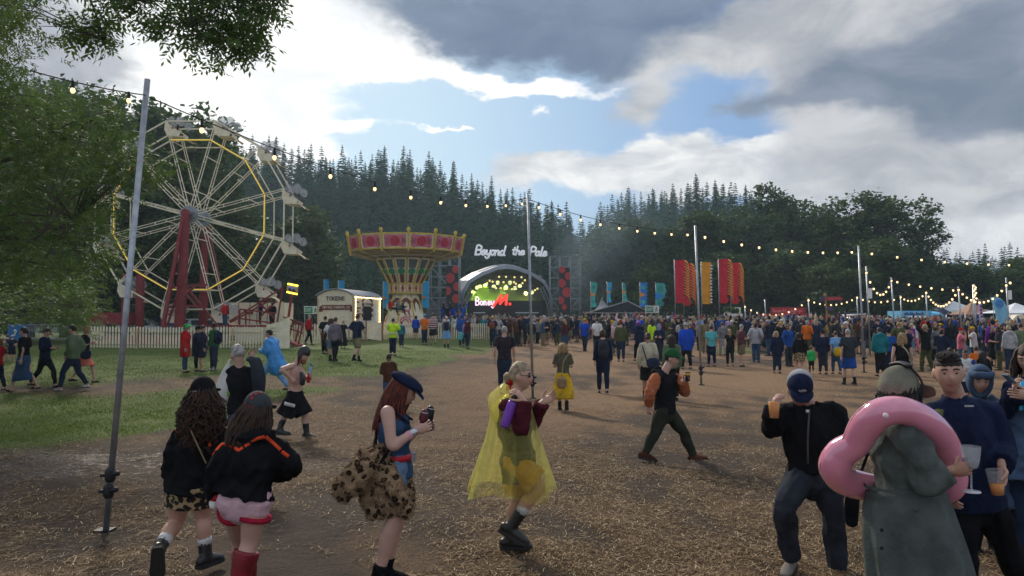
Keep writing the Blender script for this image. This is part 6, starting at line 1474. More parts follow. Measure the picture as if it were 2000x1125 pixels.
  if style in ('long', 'curlylong', 'pony'):
   n = ((230 if style == 'curlylong' else 280) if s.lod == 0 else 16) if style != 'pony' else (20 if s.lod == 0 else 6); dn = np.array(flow if flow is not None else (0, 0, -1.0))
   for i in range(n):
    a = rg.uniform(-1, 1) * (2.0 if style != 'pony' else .4); r0 = .088; z0 = rg.uniform(.0, .07)
    b = s.hp(math.sin(a) * .086, -math.cos(a) * .10 - .003, z0 if style != 'pony' else .02)
    out = (math.sin(a) * s.HM[0] - math.cos(a) * s.HM[1]); L_ = length * rg.uniform(.75, 1.08) * s.s; wv = rg.uniform(0, 6)
    P = [s.hp(math.sin(a) * .05, -math.cos(a) * .06, .10), b]
    ns = 9
    for j in range(1, ns + 1):
     t = j / ns; wob = (.026 if style == 'curlylong' else .012) * s.s * bulk
     q = b + dn * L_ * t + out * (.03 * t * bulk + (.09 * math.sin(math.pi * min(1, t * 1.0)) * (bulk - 1) if bulk > 1 else 0)) + np.array([math.sin(wv + t * (22 if style == 'curlylong' else 5)), math.cos(wv * 2 + t * (19 if style == 'curlylong' else 6)), 0]) * wob * min(1, t * 2)
     P.append(q)
    w0 = (.0062 if s.lod == 0 else .028) * s.s * (.95 if style == 'curlylong' else 1)
    mb.tube(P, [w0 * .8] + [w0] * (len(P) - 2) + [w0 * .25], out, 5, rings=26 if style == 'curlylong' and s.lod == 0 else 12)
  if style == 'bun': mb.ell(s.hp(0, -.115, -.01), np.array((.045, .04, .045)) * s.hs, s.HM, 12, 8)
  return mb.build(name, m, s.o)
 def hat(s, m, style='cap', brim=None, name=None):
  mb = MB(); k = s.hs; name = name or {'cap': 'cap', 'bucket': 'bucket_hat', 'flat': 'flat_cap', 'beanie': 'beanie', 'hood': 'hood', 'sun': 'sun_hat', 'back': 'cap'}[style]
  def dome(V):
   V = V.copy(); V[:, 2] = np.where(V[:, 2] < -.05, -.05 + (V[:, 2] + .05) * .08, V[:, 2]); return V
  if style in ('cap', 'back', 'beanie', 'bucket', 'sun'):
   h = {'cap': .112, 'back': .112, 'beanie': .135, 'bucket': .105, 'sun': .10}[style]
   mb.ell(s.hp(0, -.006, .042), np.array((.094, .113, h)) * k, s.HM, 24, 16, dome)
  if style in ('cap', 'back'):
   sg_ = 1 if style == 'cap' else -1; P = [s.hp(0, sg_ * .07, .050), s.hp(0, sg_ * .13, .044), s.hp(0, sg_ * .175, .028)]; mb.tube(P, [(.085 * k, .008 * k), (.078 * k, .007 * k), (.045 * k, .006 * k)], s.HM[0], 12, rings=8)
  if style == 'bucket':
   mb.tube([s.hp(0, -.005, .055), s.hp(0, -.005, .020), s.hp(0, -.003, -.012)], [(.098 * k, .116 * k), (.113 * k, .130 * k), (.138 * k, .155 * k)], s.HM[0], 24, rings=8, cap=('f', 'f'))
  if style == 'sun':
   mb.tube([s.hp(0, .0, .052), s.hp(0, .012, .035), s.hp(0, .02, .018)], [(.100 * k, .117 * k), (.15 * k, .16 * k), (.19 * k, .205 * k)], s.HM[0], 24, rings=6, cap=('f', 'f'))
  if style == 'flat':
   mb.ell(s.hp(0, .004, .066), np.array((.105, .140, .062)) * k, s.HM, 24, 14, lambda V: np.stack([V[:, 0], V[:, 1], np.where(V[:, 2] < 0, V[:, 2] * .5, V[:, 2]) - .30 * V[:, 1]], 1))
   mb.tube([s.hp(0, .09, .042), s.hp(0, .14, .020), s.hp(0, .165, .002)], [(.085 * k, .010 * k), (.075 * k, .008 * k), (.05 * k, .007 * k)], s.HM[0], 12, rings=8)
  if style == 'hood':
   def hd(V):
    V = V.copy(); o_ = V[:, 1] > .45; V[o_, 1] = .45 + (V[o_, 1] - .45) * .3; V[:, 2] = np.where(V[:, 2] < 0, V[:, 2] * 1.2, V[:, 2]); 
    inn = (V[:, 1] > .52); V[inn] *= [.86, .55, .86]; return V
   mb.ell(s.hp(0, .004, .004), np.array((.106, .138, .140)) * k, s.HM, 26, 18, hd)
  return mb.build(name, fab(m), s.o)
 def face(s, glasses=False, mouth=True):
  mb = MB()
  for sg_ in (-1, 1): mb.ell(s.hp(sg_ * .029, .081, .006), np.array((.0115, .009, .0052)) * s.hs, s.HM, 8, 6)
  mb.build('eye', EYED, s.o)
  mb = MB()
  for sg_ in (-1, 1): mb.tube([s.hp(sg_ * .014, .093, .028), s.hp(sg_ * .03, .092, .034), s.hp(sg_ * .048, .080, .028)], [(.0045 * s.hs, .0026 * s.hs)] * 3, s.HM[2], 6, rings=6)
  mb.build('eyebrow', HAIR['dark'], s.o)
  if mouth:
   mb = MB(); mb.tube([s.hp(-.028, .084, -.055), s.hp(0, .0985, -.063), s.hp(.028, .084, -.055)], [(.002, .003), (.005, .006), (.002, .003)], s.HM[2], 6, rings=8); mb.build('mouth', LIP, s.o)
  if glasses:
   mb = MB()
   for sg_ in (-1, 1):
    mb.ell(s.hp(sg_ * .031, .086, .008), np.array((.026, .010, .017)) * s.hs, s.HM, 14, 8); mb.bar(s.hp(sg_ * .056, .086, .012), s.hp(sg_ * .080, .0, .010), .003)
   mb.bar(s.hp(-.01, .100, .014), s.hp(.01, .100, .014), .003); mb.build('sunglasses', mat('dark_lens', (.012, .010, .010), .12, spec=.6), s.o)
 def backpack(s, m):
  mb = MB(); J = s.J; up = unit(J['neck'] - J['hip']); c = J['chest'] * .8 + J['hip'] * .2 - s.fwd * .20 * s.s
  mb.ell(c, np.array((.15, .10, .24)) * s.s, np.array([s.side, s.fwd, up]), 16, 12, lambda V: np.sign(V) * np.abs(V) ** .7); mb.ell(c - s.fwd * .07 * s.s - up * .09 * s.s, np.array((.11, .06, .10)) * s.s, np.array([s.side, s.fwd, up]), 12, 8, lambda V: np.sign(V) * np.abs(V) ** .7)
  o = mb.build('backpack', fab(m), s.o)
  mb = MB()
  for sg_ in (-1, 1): mb.tube([c + s.side * .09 * sg_ * s.s + up * .2 * s.s, J['neck'] + s.side * .10 * sg_ * s.s + up * .0, J['chest'] + s.side * .11 * sg_ * s.s + s.fwd * .15 * s.s, c + s.side * .12 * sg_ * s.s - up * .16 * s.s + s.fwd * .1], [(.022 * s.s, .006)] * 4, s.side, 6, rings=14)
  mb.build('strap', fab(m), o)
 def bag(s, c, r, m, name='bag', strap=None):
  mb = MB(); mb.ell(c, r, None, 14, 10, lambda V: np.sign(V) * np.abs(V) ** .75); o = mb.build(name, fab(m), s.o)
  if strap: q = MB(); q.tube(strap, [(.014, .005)] * len(strap), s.side, 6, rings=12); q.build('strap', fab(m), o)
from mathutils.bvhtree import BVHTree
def trace(o, pts, n=26, w_=.011, th=.004, off=.003):
 """a flat tape lying on o's surface along a line"""
 W_ = npv(wloc(o)); bv = BVHTree.FromPolygons([tuple(npv(v.co) + W_) for v in o.data.vertices], [tuple(f.vertices) for f in o.data.polygons])
 a = npv(pts); d = np.r_[0, np.cumsum(np.linalg.norm(np.diff(a, axis=0), axis=1))]; u = np.linspace(0, d[-1], n); P, N_ = [], []
 for px, py in zip(np.interp(u, d, a[:, 0]), np.interp(u, d, a[:, 1])):
  h, nn, i, dist = bv.ray_cast(Vector((0, 0, CZ)), ray(px, py).normalized())
  if h is not None: P.append(npv(h) + npv(nn) * off); N_.append(npv(nn))
 if len(P) < 3: return None
 P = np.array(P); N_ = np.array(N_)
 for _ in range(2): P[1:-1] = (P[:-2] + 2 * P[1:-1] + P[2:]) / 4; N_[1:-1] = (N_[:-2] + 2 * N_[1:-1] + N_[2:]) / 4
 T = np.gradient(P, axis=0); mb = MB(); mb.tube(P, [(w_, th)] * len(P), np.cross(T, N_), 8, cap=('f', 'f')); return mb
def PX(d, D):   # {joint: (px, py, dd)} -> world
 return {k: npv(at(v[0], v[1], D + (v[2] if len(v) > 2 else 0))) for k, v in d.items()}
# ---------- default poses in local metres (height 1.75), facing +Y
def pose(h=1.75, gait=0.0, arms='down', lean=0.0, ph=1, fem=False):
 k = h / 1.75; J = {}
 sw = .145 if fem else .165; st = gait
 J['hip'] = (0, 0, .94 - .03 * abs(gait)); J['chest'] = (0, .01 + lean * .30, 1.27); J['neck'] = (0, -.005 + lean * .5, 1.485 - .1 * lean); J['head'] = (0, .035 + lean * .72, 1.628 - .16 * lean)
 for sd, sg_, f in (('L', -1, ph), ('R', 1, -ph)):
  J['sh' + sd] = (sg_ * (sw + .02), J['neck'][1] - .01, 1.425 - .08 * lean); J['hi' + sd] = (sg_ * .088, 0, .90 - .03 * abs(gait))
  fw = f * st
  J['kn' + sd] = (sg_ * .095, .19 * fw + .06 * abs(st), .49 - (.0 if fw > 0 else .01 * abs(st))); J['an' + sd] = (sg_ * .095, .32 * fw - (.10 * st if fw < 0 else 0), .085 + (.09 * abs(st) if fw < 0 else 0))
  sh = np.array(J['sh' + sd])
  if arms == 'down': J['el' + sd] = tuple(sh + [sg_ * .06, -.03 - .16 * fw, -.28]); J['wr' + sd] = tuple(sh + [sg_ * .07, .05 - .22 * fw, -.53])
  elif arms == 'front': J['el' + sd] = tuple(sh + [sg_ * .06, .02, -.28]); J['wr' + sd] = tuple(sh + [-sg_ * .04, .25, -.26])
  elif arms == 'pocket': J['el' + sd] = tuple(sh + [sg_ * .11, -.09, -.27]); J['wr' + sd] = tuple(sh + [sg_ * .02, .08, -.48])
  elif arms == 'up': J['el' + sd] = tuple(sh + [sg_ * .14, .08, .18]); J['wr' + sd] = tuple(sh + [sg_ * .08, .12, .44])
  elif arms == 'face': J['el' + sd] = tuple(sh + [sg_ * .10, .16, -.20]); J['wr' + sd] = tuple(sh + [-sg_ * .08, .20, .06])
  elif arms == 'hold':
   if sd == 'R': J['el' + sd] = tuple(sh + [.06, .03, -.28]); J['wr' + sd] = tuple(sh + [.02, .26, -.20])
   else: J['el' + sd] = tuple(sh + [sg_ * .06, -.03 - .1 * fw, -.28]); J['wr' + sd] = tuple(sh + [sg_ * .07, .05 - .15 * fw, -.53])
 return {a: np.array(b) * k for a, b in J.items()}
def place(J, p, yaw):
 c, s_ = math.cos(yaw), math.sin(yaw); M = np.array([[c, -s_, 0], [s_, c, 0], [0, 0, 1]])
 return {a: M @ np.array(b) + npv(p) for a, b in J.items()}, M @ np.array([0, 1.0, 0])
def mid(px, fpy, hpy, yaw, label, top=('navy', 1), bottom=('jeans', 'dark denim'), hair=('brown', 'short'), hat=None, skin='l', fem=False, gait=.0, arms='down', shoes='black', extras=(), ph=1, lean=0.0, group=None, Y=None, hem=.08, loose=.012, look=None):
 f = foot(px, fpy) if Y is None else gat(px, fpy, Y); D = f.y; h = (fpy - hpy) / F * D * (1.0 if Y is None else 1)
 if not .95 < h < 2.05: print('HEIGHT', label, round(h, 2), round(D, 1))
 h = min(max(h, 1.0), 1.98); lod = 1 if D < 20 else 2
 J, fw = place(pose(h, gait, arms, lean, ph, fem), f, R(yaw)); hf = fw + np.array([0, 0, -.08])
 if look is not None: hf = np.array([math.cos(R(look + 90)), math.sin(R(look + 90)), -.05])
 p = Fig(J, h / 1.75, fem, skin, fw, hf, lod=lod)
 p.body('person', label, group)
 if top: p.top(top[0], top[1], hem=hem, loose=loose, hood=('hood' in extras), name='jacket' if top[1] >= 1 else 'shirt', wr=.007)
 if bottom[0] in ('jeans', 'trousers'): p.trousers(bottom[1], name=bottom[0])
 elif bottom[0] == 'shorts': p.trousers(bottom[1], .46, flare=.03, name='shorts')
 elif bottom[0] == 'skirt': p.skirt(bottom[1], bottom[2] if len(bottom) > 2 else .45, bottom[3] if len(bottom) > 3 else .07)
 p.shoes(shoes, 'boot' if 'boots' in extras else 'shoe', .16)
 if hair: p.hair(hair[0], hair[1], hair[2] if len(hair) > 2 else .3)
 if hat: p.hat(hat[0], hat[1])
 if 'pack' in extras: p.backpack('navy' if 'navypack' not in extras else 'charcoal')
 return p
AW, TO, LF, RT_ = 0, 180, 90, -90
# ------------------------------------------------------------------ the near figures, posed joint by joint
FL = lambda p: npv(p)
# girl in black cap with long curls
D = 6.1
J = PX(dict(head=(397, 771), neck=(397, 822, .02), shL=(352, 853), shR=(436, 853), elL=(334, 903, -.02), elR=(440, 905, .05), wrL=(338, 945, .12), wrR=(425, 945, .2), chest=(390, 872), hip=(371, 945), hiL=(352, 955), hiR=(391, 955),
   knL=(344, 1020, .04), knR=(398, 1010, .05), anL=(309, 1074, -.22), anR=(401, 1083, 0)), D)
J['ftL'] = npv((-.12, .3, -.95)); J['ftR'] = npv((.35, .95, 0))
p = Fig(J, .97, True, 'l', (.12, 1, 0), (.2, 1, -.05)); p.body('person', 'young woman walking away in black cap, long dark curls and leopard mini skirt')
jk = p.top('black', 1.0, .024, .018, .08, 'fleece_jacket', .010, cuff=.012)
p.skirt(LEOD, .17, .0, folds=5, fd=.015, start=.0)
p.shoes(LEATHER, 'boot', .09, sock='white')
p.hair('curly', 'curlylong', .44, bulk=1.5); p.hat('black', 'cap'); mb = MB()
for i in range(7): mb.ell(p.hp(-.045 + i * .015, -.116 + .0009 * (i - 3) ** 2 * 3, .032), (.006, .004, .007), None, 6, 4)
mb.build('cap_lettering', STEEL, p.o)
OR_ = fabric('orange_tape', (.75, .085, .03))
yb = lambda a, b, dd: npv(at(a, b, D + dd))
for P in ([(334, 826), (346, 842), (358, 852), (370, 866)], [(371, 866), (379, 854), (392, 848), (402, 845)], [(403, 845), (407, 856), (410, 872)]):
 mb = trace(jk, P, 20)
 if mb: mb.build('trim', OR_, p.o)
mb = MB(); mb.tube([yb(373, 842, -.2), yb(386, 870, -.21), yb(402, 904, -.20)], [.006] * 3, seg=6, rings=8); mb.build('bag_strap', fabric('gold_strap', (.25, .19, .11)), p.o)
# girl in camo hat, pink shorts, red boots
D = 5.35
J = PX(dict(head=(503, 805, .05), neck=(497, 852, .02), shL=(443, 884), shR=(543, 880), elL=(423, 925, -.04), elR=(567, 908, .0), wrL=(424, 965, .08), wrR=(553, 921, .22), chest=(492, 903), hip=(478, 968), hiL=(455, 978), hiR=(502, 978),
   knL=(467, 1052, .28), knR=(487, 1060, .0), anL=(489, 1130, .45), anR=(463, 1150, -.05)), D)
J['ftL'] = npv((.3, .9, -.1)); J['ftR'] = npv((.2, .97, -.05))
p = Fig(J, .97, True, 'p', (.1, 1, 0), (.25, 1, -.1)); p.body('person', 'young woman in camo cap, black hoodie, pink shorts and red boots walking away')
jk = p.top('black', 1.0, .034, .022, .05, 'hooded_jacket', .013, hood=1, cuff=.022)
sh = p.trousers('pale pink', .16, .010, .0, 'shorts', .002)
mb = MB()
for sd in 'LR':
 a, b = p.J['hi' + sd], p.J['kn' + sd]; u_ = unit(b - a); c = a + u_ * .098; mb.tube([c, c + u_ * .03], [.119, .116], p.sideh, 18, cap=('f', 'f'))
mb.build('shorts_trim', fabric('crimson_trim', (.40, .02, .05)), p.o)
p.shoes(mat('red_leather', (.20, .008, .016), .42, var=.35, vs_=12, bump=.3, spec=.5), 'boot', .26)
p.hair('brown', 'long', .28, bulk=1.25, flow=unit((-.32, -.05, -1))); p.hat(CAMO, 'cap', name='camo_cap')
for P in ([(404, 906), (412, 893), (419, 884)], [(422, 881), (430, 871), (436, 867)], [(438, 866), (447, 869), (454, 872)], [(458, 873), (466, 880), (475, 874)], [(479, 871), (488, 866)], [(492, 862), (503, 856), (517, 853)], [(519, 853), (533, 865), (548, 879)], [(551, 882), (558, 888), (564, 892)]):
 mb = trace(jk, P, 14, .0125)
 if mb: mb.build('trim', OR_, p.o)
for P in ([(421, 883), (423, 880)], [(454, 872), (458, 873)], [(475, 874), (479, 871)], [(488, 866), (492, 862)]):
 mb = trace(jk, P, 5, .0125)
 if mb: mb.build('trim_mark', fab('dark olive'), p.o)
c = npv(at(416, 970, D)); e = empty('drink_can', tuple(c), 'white and red drink can held low by the girl in pink shorts', 'can')
mb = MB(); mb.tube([c + [.0, .02, -.06], c + [.01, .02, .06]], [.033, .033], seg=14); b = mb.build('can', WHITE, e)
mb = MB(); mb.tube([c + [.004, .02, -.03], c + [.008, .02, .02]], [.0338, .0338], seg=14, cap=('f', 'f')); mb.build('band', RT, e)
# red-haired woman with the leopard fur
D = 5.8
J = PX(dict(head=(787, 763, 0), neck=(760, 802), shR=(757, 806, -.17), shL=(772, 806, .17), elR=(766, 872, -.24), elL=(783, 868, .22), wrR=(811, 842, -.16), wrL=(820, 836, .06), chest=(770, 838), hip=(772, 908), hiR=(768, 915, -.09), hiL=(776, 915, .09),
   knR=(772, 1010, -.10), knL=(776, 1015, .10), anR=(737, 1128, -.10), anL=(752, 1112, .12)), D)
J['ftR'] = J['ftL'] = npv((1, .05, -.05))
p = Fig(J, .99, True, 'p', (1, .05, 0), (1, .02, -.42), (.35, 0, 1))
p.body('person', 'red-haired woman in navy flat cap and denim vest, leopard fur tied at waist', hands={'R': dict(d=(.9, .25, .35), palm=(.1, 1, .1), curl=.75), 'L': dict(d=(1, -.1, .2), palm=(.1, -1, .1), curl=.8)})
p.top('denim', 0, .014, .004, .10, 'denim_vest', .006, yoke=False)
mb = MB()
for sd in 'LR':
 P = [p.J['sh' + sd] * .72 + p.J['neck'] * .28 + [-.01, 0, .045], p.J['chest'] + [.12, (.09 if sd == 'L' else -.09), .06]]; q = [p.J['chest'] + [-.10, (.07 if sd == 'L' else -.07), .07]]
 mb.tube(q + [P[0]] + [P[1]], [(.028, .009)] * 3, (0, 1, 0), 8, rings=14)
mb.build('vest_strap', fab('navy'), p.o)
p.trousers('pale denim', .2, .010, .0, 'denim_shorts', .003)
p.shoes('black', 'boot', .10)
p.hair('red', 'long', .36, bulk=1.12, flow=unit((-.30, 0, -1))); p.hat('navy', 'flat'); p.face()
mb = MB(); h = p.J['hip']; mb.tube([h + [.0, 0, .045], h + [0, 0, .085]], [(.175, .135)] * 2, p.sideh, 24, cap=('f', 'f')); bl = mb.build('belt', mat('red_belt', (.42, .012, .02), .4), p.o)
mb = MB(); mb.box(h + [.14, -.02, .065], (.03, .07, .06)); mb.build('buckle', STEEL, bl, False)
w_ = p.J['wrR']; mb = MB(); u_ = unit(w_ - p.J['elR']); mb.tube([w_ - u_ * .035, w_ - u_ * .01], [.033, .033], seg=14); mb.build('watch', mat('silver_watch', (.5, .5, .52), .25, .8), p.o)
mb = MB(); mb.tube([w_ - u_ * .065, w_ - u_ * .045], [.034, .034], seg=14); mb.build('bracelet', mat('pink_beads', (.6, .3, .35), .5), p.o)
for i, (a, b, lb, mm) in enumerate(((826, 823, 'black and red drink can in the red-haired woman\'s near hand', 'maroon'), (838, 815, 'second dark can behind her fingers with torn wrapping', 'black'))):
 c = npv(at(a, b, D - .12 + .12 * i)); e = empty('drink_can', tuple(c), lb, 'can'); ax = npv((.18, 0, 1)); mb = MB(); mb.tube([c - ax * .065, c - ax * .058, c + ax * .055, c + ax * .062], [.024, .033, .033, .026], seg=16); mb.build('can', mat('can_' + mm, PAL[mm], .3, .4), e)
 mb = MB(); mb.tube([c + ax * .0615, c + ax * .067], [.027, .027], seg=14, cap=('f', 'f')); mb.build('lid', mat('silver_lid', (.6, .6, .62), .25, .8), e)
 if i == 0: mb = MB(); mb.tube([c - ax * .062, c - ax * .01], [.0336, .0336], seg=16, cap=('f', 'f')); mb.build('band', RT, e)
# fur coat round the waist
cb = MB(); q = lambda a, b, dd=0: npv(at(a, b, D + dd))
cb.tube([q(748, 876), q(744, 905), q(752, 950), q(762, 1003)], [(.13, .14), (.185, .18), (.205, .20), (.185, .18)], (1, 0, 0), 30, rings=20, cap=('f', 'f'), fold=lambda th, t: .07 * np.sin(5 * th + 2 * t) + .05 * np.sin(3 * th - 4 * t) + .03 * np.sin(9 * th))
cb.tube([q(733, 895, -.10), q(706, 918, -.16), q(686, 942, -.18), q(666, 957, -.16)], [.09, .10, .10, .075], seg=16, rings=14)
cb.tube([q(664, 950, -.16), q(668, 966, -.15), q(676, 976, -.14)], [.055, .05, .035], seg=12, rings=8)
cb.tube([q(745, 882, -.14), q(757, 918, -.20), q(778, 962, -.20), q(796, 998, -.16)], [.06, .075, .075, .06], seg=12, rings=14)
cf = fuse(cb, .014, 3, .016, .13, 5); Vc = np.vstack(cf.V); co = cf.build('fur_coat', LEO, p.o)
# short fur
Nn = 26000; me = co.data; pn = np.array([tuple(f.normal) for f in me.polygons]); pc = np.array([tuple(f.center) for f in me.polygons]); ii = rng.integers(0, len(pc), Nn)
c0 = pc[ii] + rng.normal(0, .005, (Nn, 3)); dd = pn[ii] + rng.normal(0, .5, (Nn, 3)) - [0, 0, .5]; dd /= np.linalg.norm(dd, axis=1)[:, None]; s2 = np.cross(dd, rng.normal(0, 1, (Nn, 3))); s2 /= np.linalg.norm(s2, axis=1)[:, None]
V = np.stack([c0 - s2 * .0022, c0 + s2 * .0022, c0 + dd * rng.uniform(.012, .026, (Nn, 1))], 1).reshape(-1, 3)
fu = raw('fur', V, np.arange(Nn * 3).reshape(-1, 3), LEO, parent=co)
mb = MB(); mb.tube([q(737, 806, .02), q(735, 850, .10), q(733, 872, .0), q(740, 905, -.2), q(758, 880, -.24)], [(.03, .012)] * 5, (0, 1, 0), 8, rings=16); mb.build('bag_strap', fab('black'), p.o)
# woman in the yellow poncho
D = 6.5
J = PX(dict(head=(1017, 735), neck=(1004, 779), shR=(990, 797, -.17), shL=(1020, 797, .15), elR=(1018, 838, -.27), elL=(1041, 826, .10), wrR=(1024, 783, -.27), wrL=(1058, 787, .02), chest=(1006, 832), hip=(1012, 903), hiR=(1007, 910, -.09), hiL=(1018, 910, .08),
   knR=(1053, 950, -.10), knL=(1012, 975, .10), anR=(1000, 1026, -.08), anL=(996, 1050, .10)), D)
J['ftR'] = npv((.85, -.1, -.42)); J['ftL'] = npv((1, .1, -.05))
p = Fig(J, .97, True, 'l', (1, -.05, 0), (1, -.22, .0), (.0, 0, 1))
p.body('person', 'blond woman in sunglasses striding under a see-through yellow rain poncho', hands={'R': dict(d=(-.6, -.2, .75), palm=(-.4, .5, -.6), curl=.8), 'L': dict(d=(.85, -.1, .5), palm=(0, -.7, .6), curl=.35, spread=.3)})
p.top(fabric('dark_olive_coat', (.05, .05, .036)), 0, .026, .018, .16, 'olive_jacket', .012, yoke=True)
mb = MB(); p.arm(mb, 'R', .018, 1.0, .014, cuff=.012); p.piece('sleeve', mb, 'maroon', wr=.006); mb = MB(); p.arm(mb, 'L', .018, 1.0, .014, cuff=.012); p.piece('sleeve', mb, 'maroon', wr=.006)
p.trousers('mustard', .42, .020, .03, 'shorts', .006)
p.shoes(LEATHER, 'boot', .15, sock='white'); p.hair('ash', 'bun'); p.face(glasses=True)
mb = MB()
for i in range(6): mb.ell(p.hp(.03 * math.cos(i), -.085 + .02 * math.sin(i), -.05 + .012 * i * (-1) ** i), (.022, .022, .022), None, 8, 6)
mb.build('flower_clip', fab('red'), p.o)
# poncho: draped sheet, translucent
pm = bpy.data.materials.new('yellow_poncho_film'); pm.use_nodes = True; t = pm.node_tree; t.nodes.clear(); x = NX(t)
tr = x.n('ShaderNodeBsdfTransparent'); tr.inputs[0].default_value = (.97, .95, .70, 1)
tl = x.n('ShaderNodeBsdfTranslucent'); tl.inputs[0].default_value = (.85, .81, .28, 1)
df = x.n('ShaderNodeBsdfPrincipled'); df.inputs['Base Color'].default_value = (.80, .75, .26, 1); df.inputs['Roughness'].default_value = .18; df.inputs['Specular IOR Level'].default_value = .6
bu = x.n('ShaderNodeBump'); bu.inputs['Strength'].default_value = .8; bu.inputs['Distance'].default_value = .05; o_ = x.n('ShaderNodeTexCoord').outputs['Object']
t.links.new(x.noise(o_, 5, 2, .5, 1.6), bu.inputs['Height']); t.links.new(bu.outputs[0], df.inputs['Normal'])
m1 = x.n('ShaderNodeMixShader'); m1.inputs[0].default_value = .5; t.links.new(tl.outputs[0], m1.inputs[1]); t.links.new(df.outputs[0], m1.inputs[2])
m2 = x.n('ShaderNodeMixShader'); lw = x.n('ShaderNodeLayerWeight'); lw.inputs[0].default_value = .5
t.links.new(x.m('ADD', x.m('MULTIPLY', lw.outputs['Facing'], .45), .19), m2.inputs[0]); t.links.new(tr.outputs[0], m2.inputs[1]); t.links.new(m1.outputs[0], m2.inputs[2])
oo = x.n('ShaderNodeOutputMaterial'); t.links.new(m2.outputs[0], oo.inputs[0])
q = lambda a, b, dd=0: npv(at(a, b, D + dd))
rows = [(1002, 770, .07, .08), (998, 783, .12, .20), (998, 800, .17, .27), (1000, 850, .22, .29), (999, 905, .29, .31), (997, 950, .345, .33), (997, 962, .355, .33)]
mb = MB(); n = 64; V = []
NR = 40; rr = np.array([(*q(a, b), rx, ry) for a, b, rx, ry in rows]); ui = np.linspace(0, len(rows) - 1, NR)
rr = np.stack([np.interp(ui, np.arange(len(rows)), rr[:, i]) for i in range(5)], 1)
for k, (cx_, cy_, cz_, rx, ry) in enumerate(rr):
 t_ = k / (NR - 1); th = np.linspace(0, 2 * np.pi, n, endpoint=False)
 fo = 1 + t_ * (.06 * np.sin(7 * th + .8) + .05 * np.sin(11 * th + 2 * t_) + .03 * np.sin(19 * th)) + .02 * np.sin(5 * th + 8 * t_)
 V.append(np.stack([cx_ + rx * np.cos(th) * fo, cy_ + ry * np.sin(th) * fo, cz_ + .04 * t_ * np.sin(3 * th + 1) + 0 * th], 1))
V = np.vstack(V); fs = [(k * n + j, k * n + (j + 1) % n, (k + 1) * n + (j + 1) % n, (k + 1) * n + j) for k in range(NR - 1) for j in range(n) if not (51 < j + .5 * k / NR * 3 < 57 and k > 8 and False)]
mb.add(V, fs); po = mb.build('rain_poncho', pm, p.o)
mb = MB(); hd = [q(985, 762, -.05), q(972, 782, -.02), q(970, 800, 0), q(976, 830, .02)]; mb.tube(hd, [(.05, .09), (.075, .12), (.06, .11), (.03, .07)], (1, 0, 0), 16, rings=16, fold=lambda th, t: .12 * np.sin(5 * th + 6 * t)); mb.build('poncho_hood', pm, po)
c = q(995, 805, -.28); e = empty('water_bottle', tuple(c), 'purple bottle slung over the yellow-poncho woman\'s shoulder', 'bottle')
ax = unit(q(1003, 778, -.28) - q(985, 832, -.28)); mb = MB(); mb.tube([c - ax * .12, c - ax * .11, c + ax * .07, c + ax * .095], [.034, .04, .04, .024], seg=16, rings=10); mb.build('bottle', mat('purple_metal', (.20, .06, .42), .35, .2), e)
mb = MB(); mb.tube([c + ax * .095, c + ax * .125], [.026, .026], seg=14); mb.build('lid', BLACK, e)
# man in green cap
D = 11.0
J = PX(dict(head=(1312, 701), neck=(1297, 728), shR=(1280, 740, -.2), shL=(1320, 740, .18), elR=(1268, 770, -.30), elL=(1337, 766, .10), wrR=(1267, 792, -.22), wrL=(1334, 745, -.04), chest=(1300, 758), hip=(1299, 800), hiR=(1294, 805, -.09), hiL=(1305, 805, .09),
   knR=(1278, 850, -.10), knL=(1336, 845, .08), anR=(1260, 884, -.12), anL=(1354, 889, .1)), D)
J['ftR'] = npv((1, -.1, -.25)); J['ftL'] = npv((1, -.1, .12))
p = Fig(J, 1.0, False, 'p', (1, -.25, 0), (1, -.45, -.15), lod=0); p.vox = .012
p.body('person', 'man in green cap and black jacket with orange patterned sleeves striding right', hands={'R': dict(d=(0, 0, -1), curl=.9), 'L': dict(d=(.5, -.4, .4), curl=.8)})
p.top('black', 0, .026, .016, .06, 'jacket', .01, hood=1)
for sd in 'RL': mb = MB(); p.arm(mb, sd, .026, 1.0, .018, cuff=.004); p.piece('sleeve', mb, FLAME, wr=.008)
p.trousers('dark olive', 1, .016, .004); p.shoes('brown', 'boot', .08); p.hair('dark', 'short'); p.hat('green', 'cap'); p.face()
def cup(c, label, beer=True, k=1.0, m=None, ax=(0, 0, 1), h=.13):
 c = npv(c); ax = unit(ax); e = empty('drink_cup', tuple(c), label, 'cup'); mb = MB()
 cm = m or mat('clear_plastic', (.75, .77, .80), .12, alpha=.16, spec=.6)
 mb.tube([c - ax * h * .5 * k, c + ax * h * .5 * k], [.031 * k, .043 * k], seg=18, cap=('f', None)); mb.tube([c + ax * h * .47 * k, c + ax * h * .51 * k], [.044 * k, .045 * k], seg=18, cap=(None, None)); mb.build('cup', cm, e)
 if beer: mb = MB(); f_ = beer; mb.tube([c - ax * h * .485 * k, c + ax * h * (-.485 + f_) * k], [.029 * k, (.029 + .012 * f_) * k], seg=18, cap=('f', 'f')); mb.build('beer', mat('amber_beer', (.62, .22, .015), .15, var=.05, emit=0), e)
 return e
c = at(1343, 736, D - .12); e = cup(c, 'black banded paper cup carried by the man in green cap', False, .95, mat('dark_cup', (.03, .03, .035), .5))
mb = MB(); mb.tube([npv(c) + [0, 0, .02], npv(c) + [0, 0, .05]], [.041, .0425], seg=16, cap=('f', 'f')); mb.build('band', mat('yellow_band', (.6, .35, .05), .5), e)
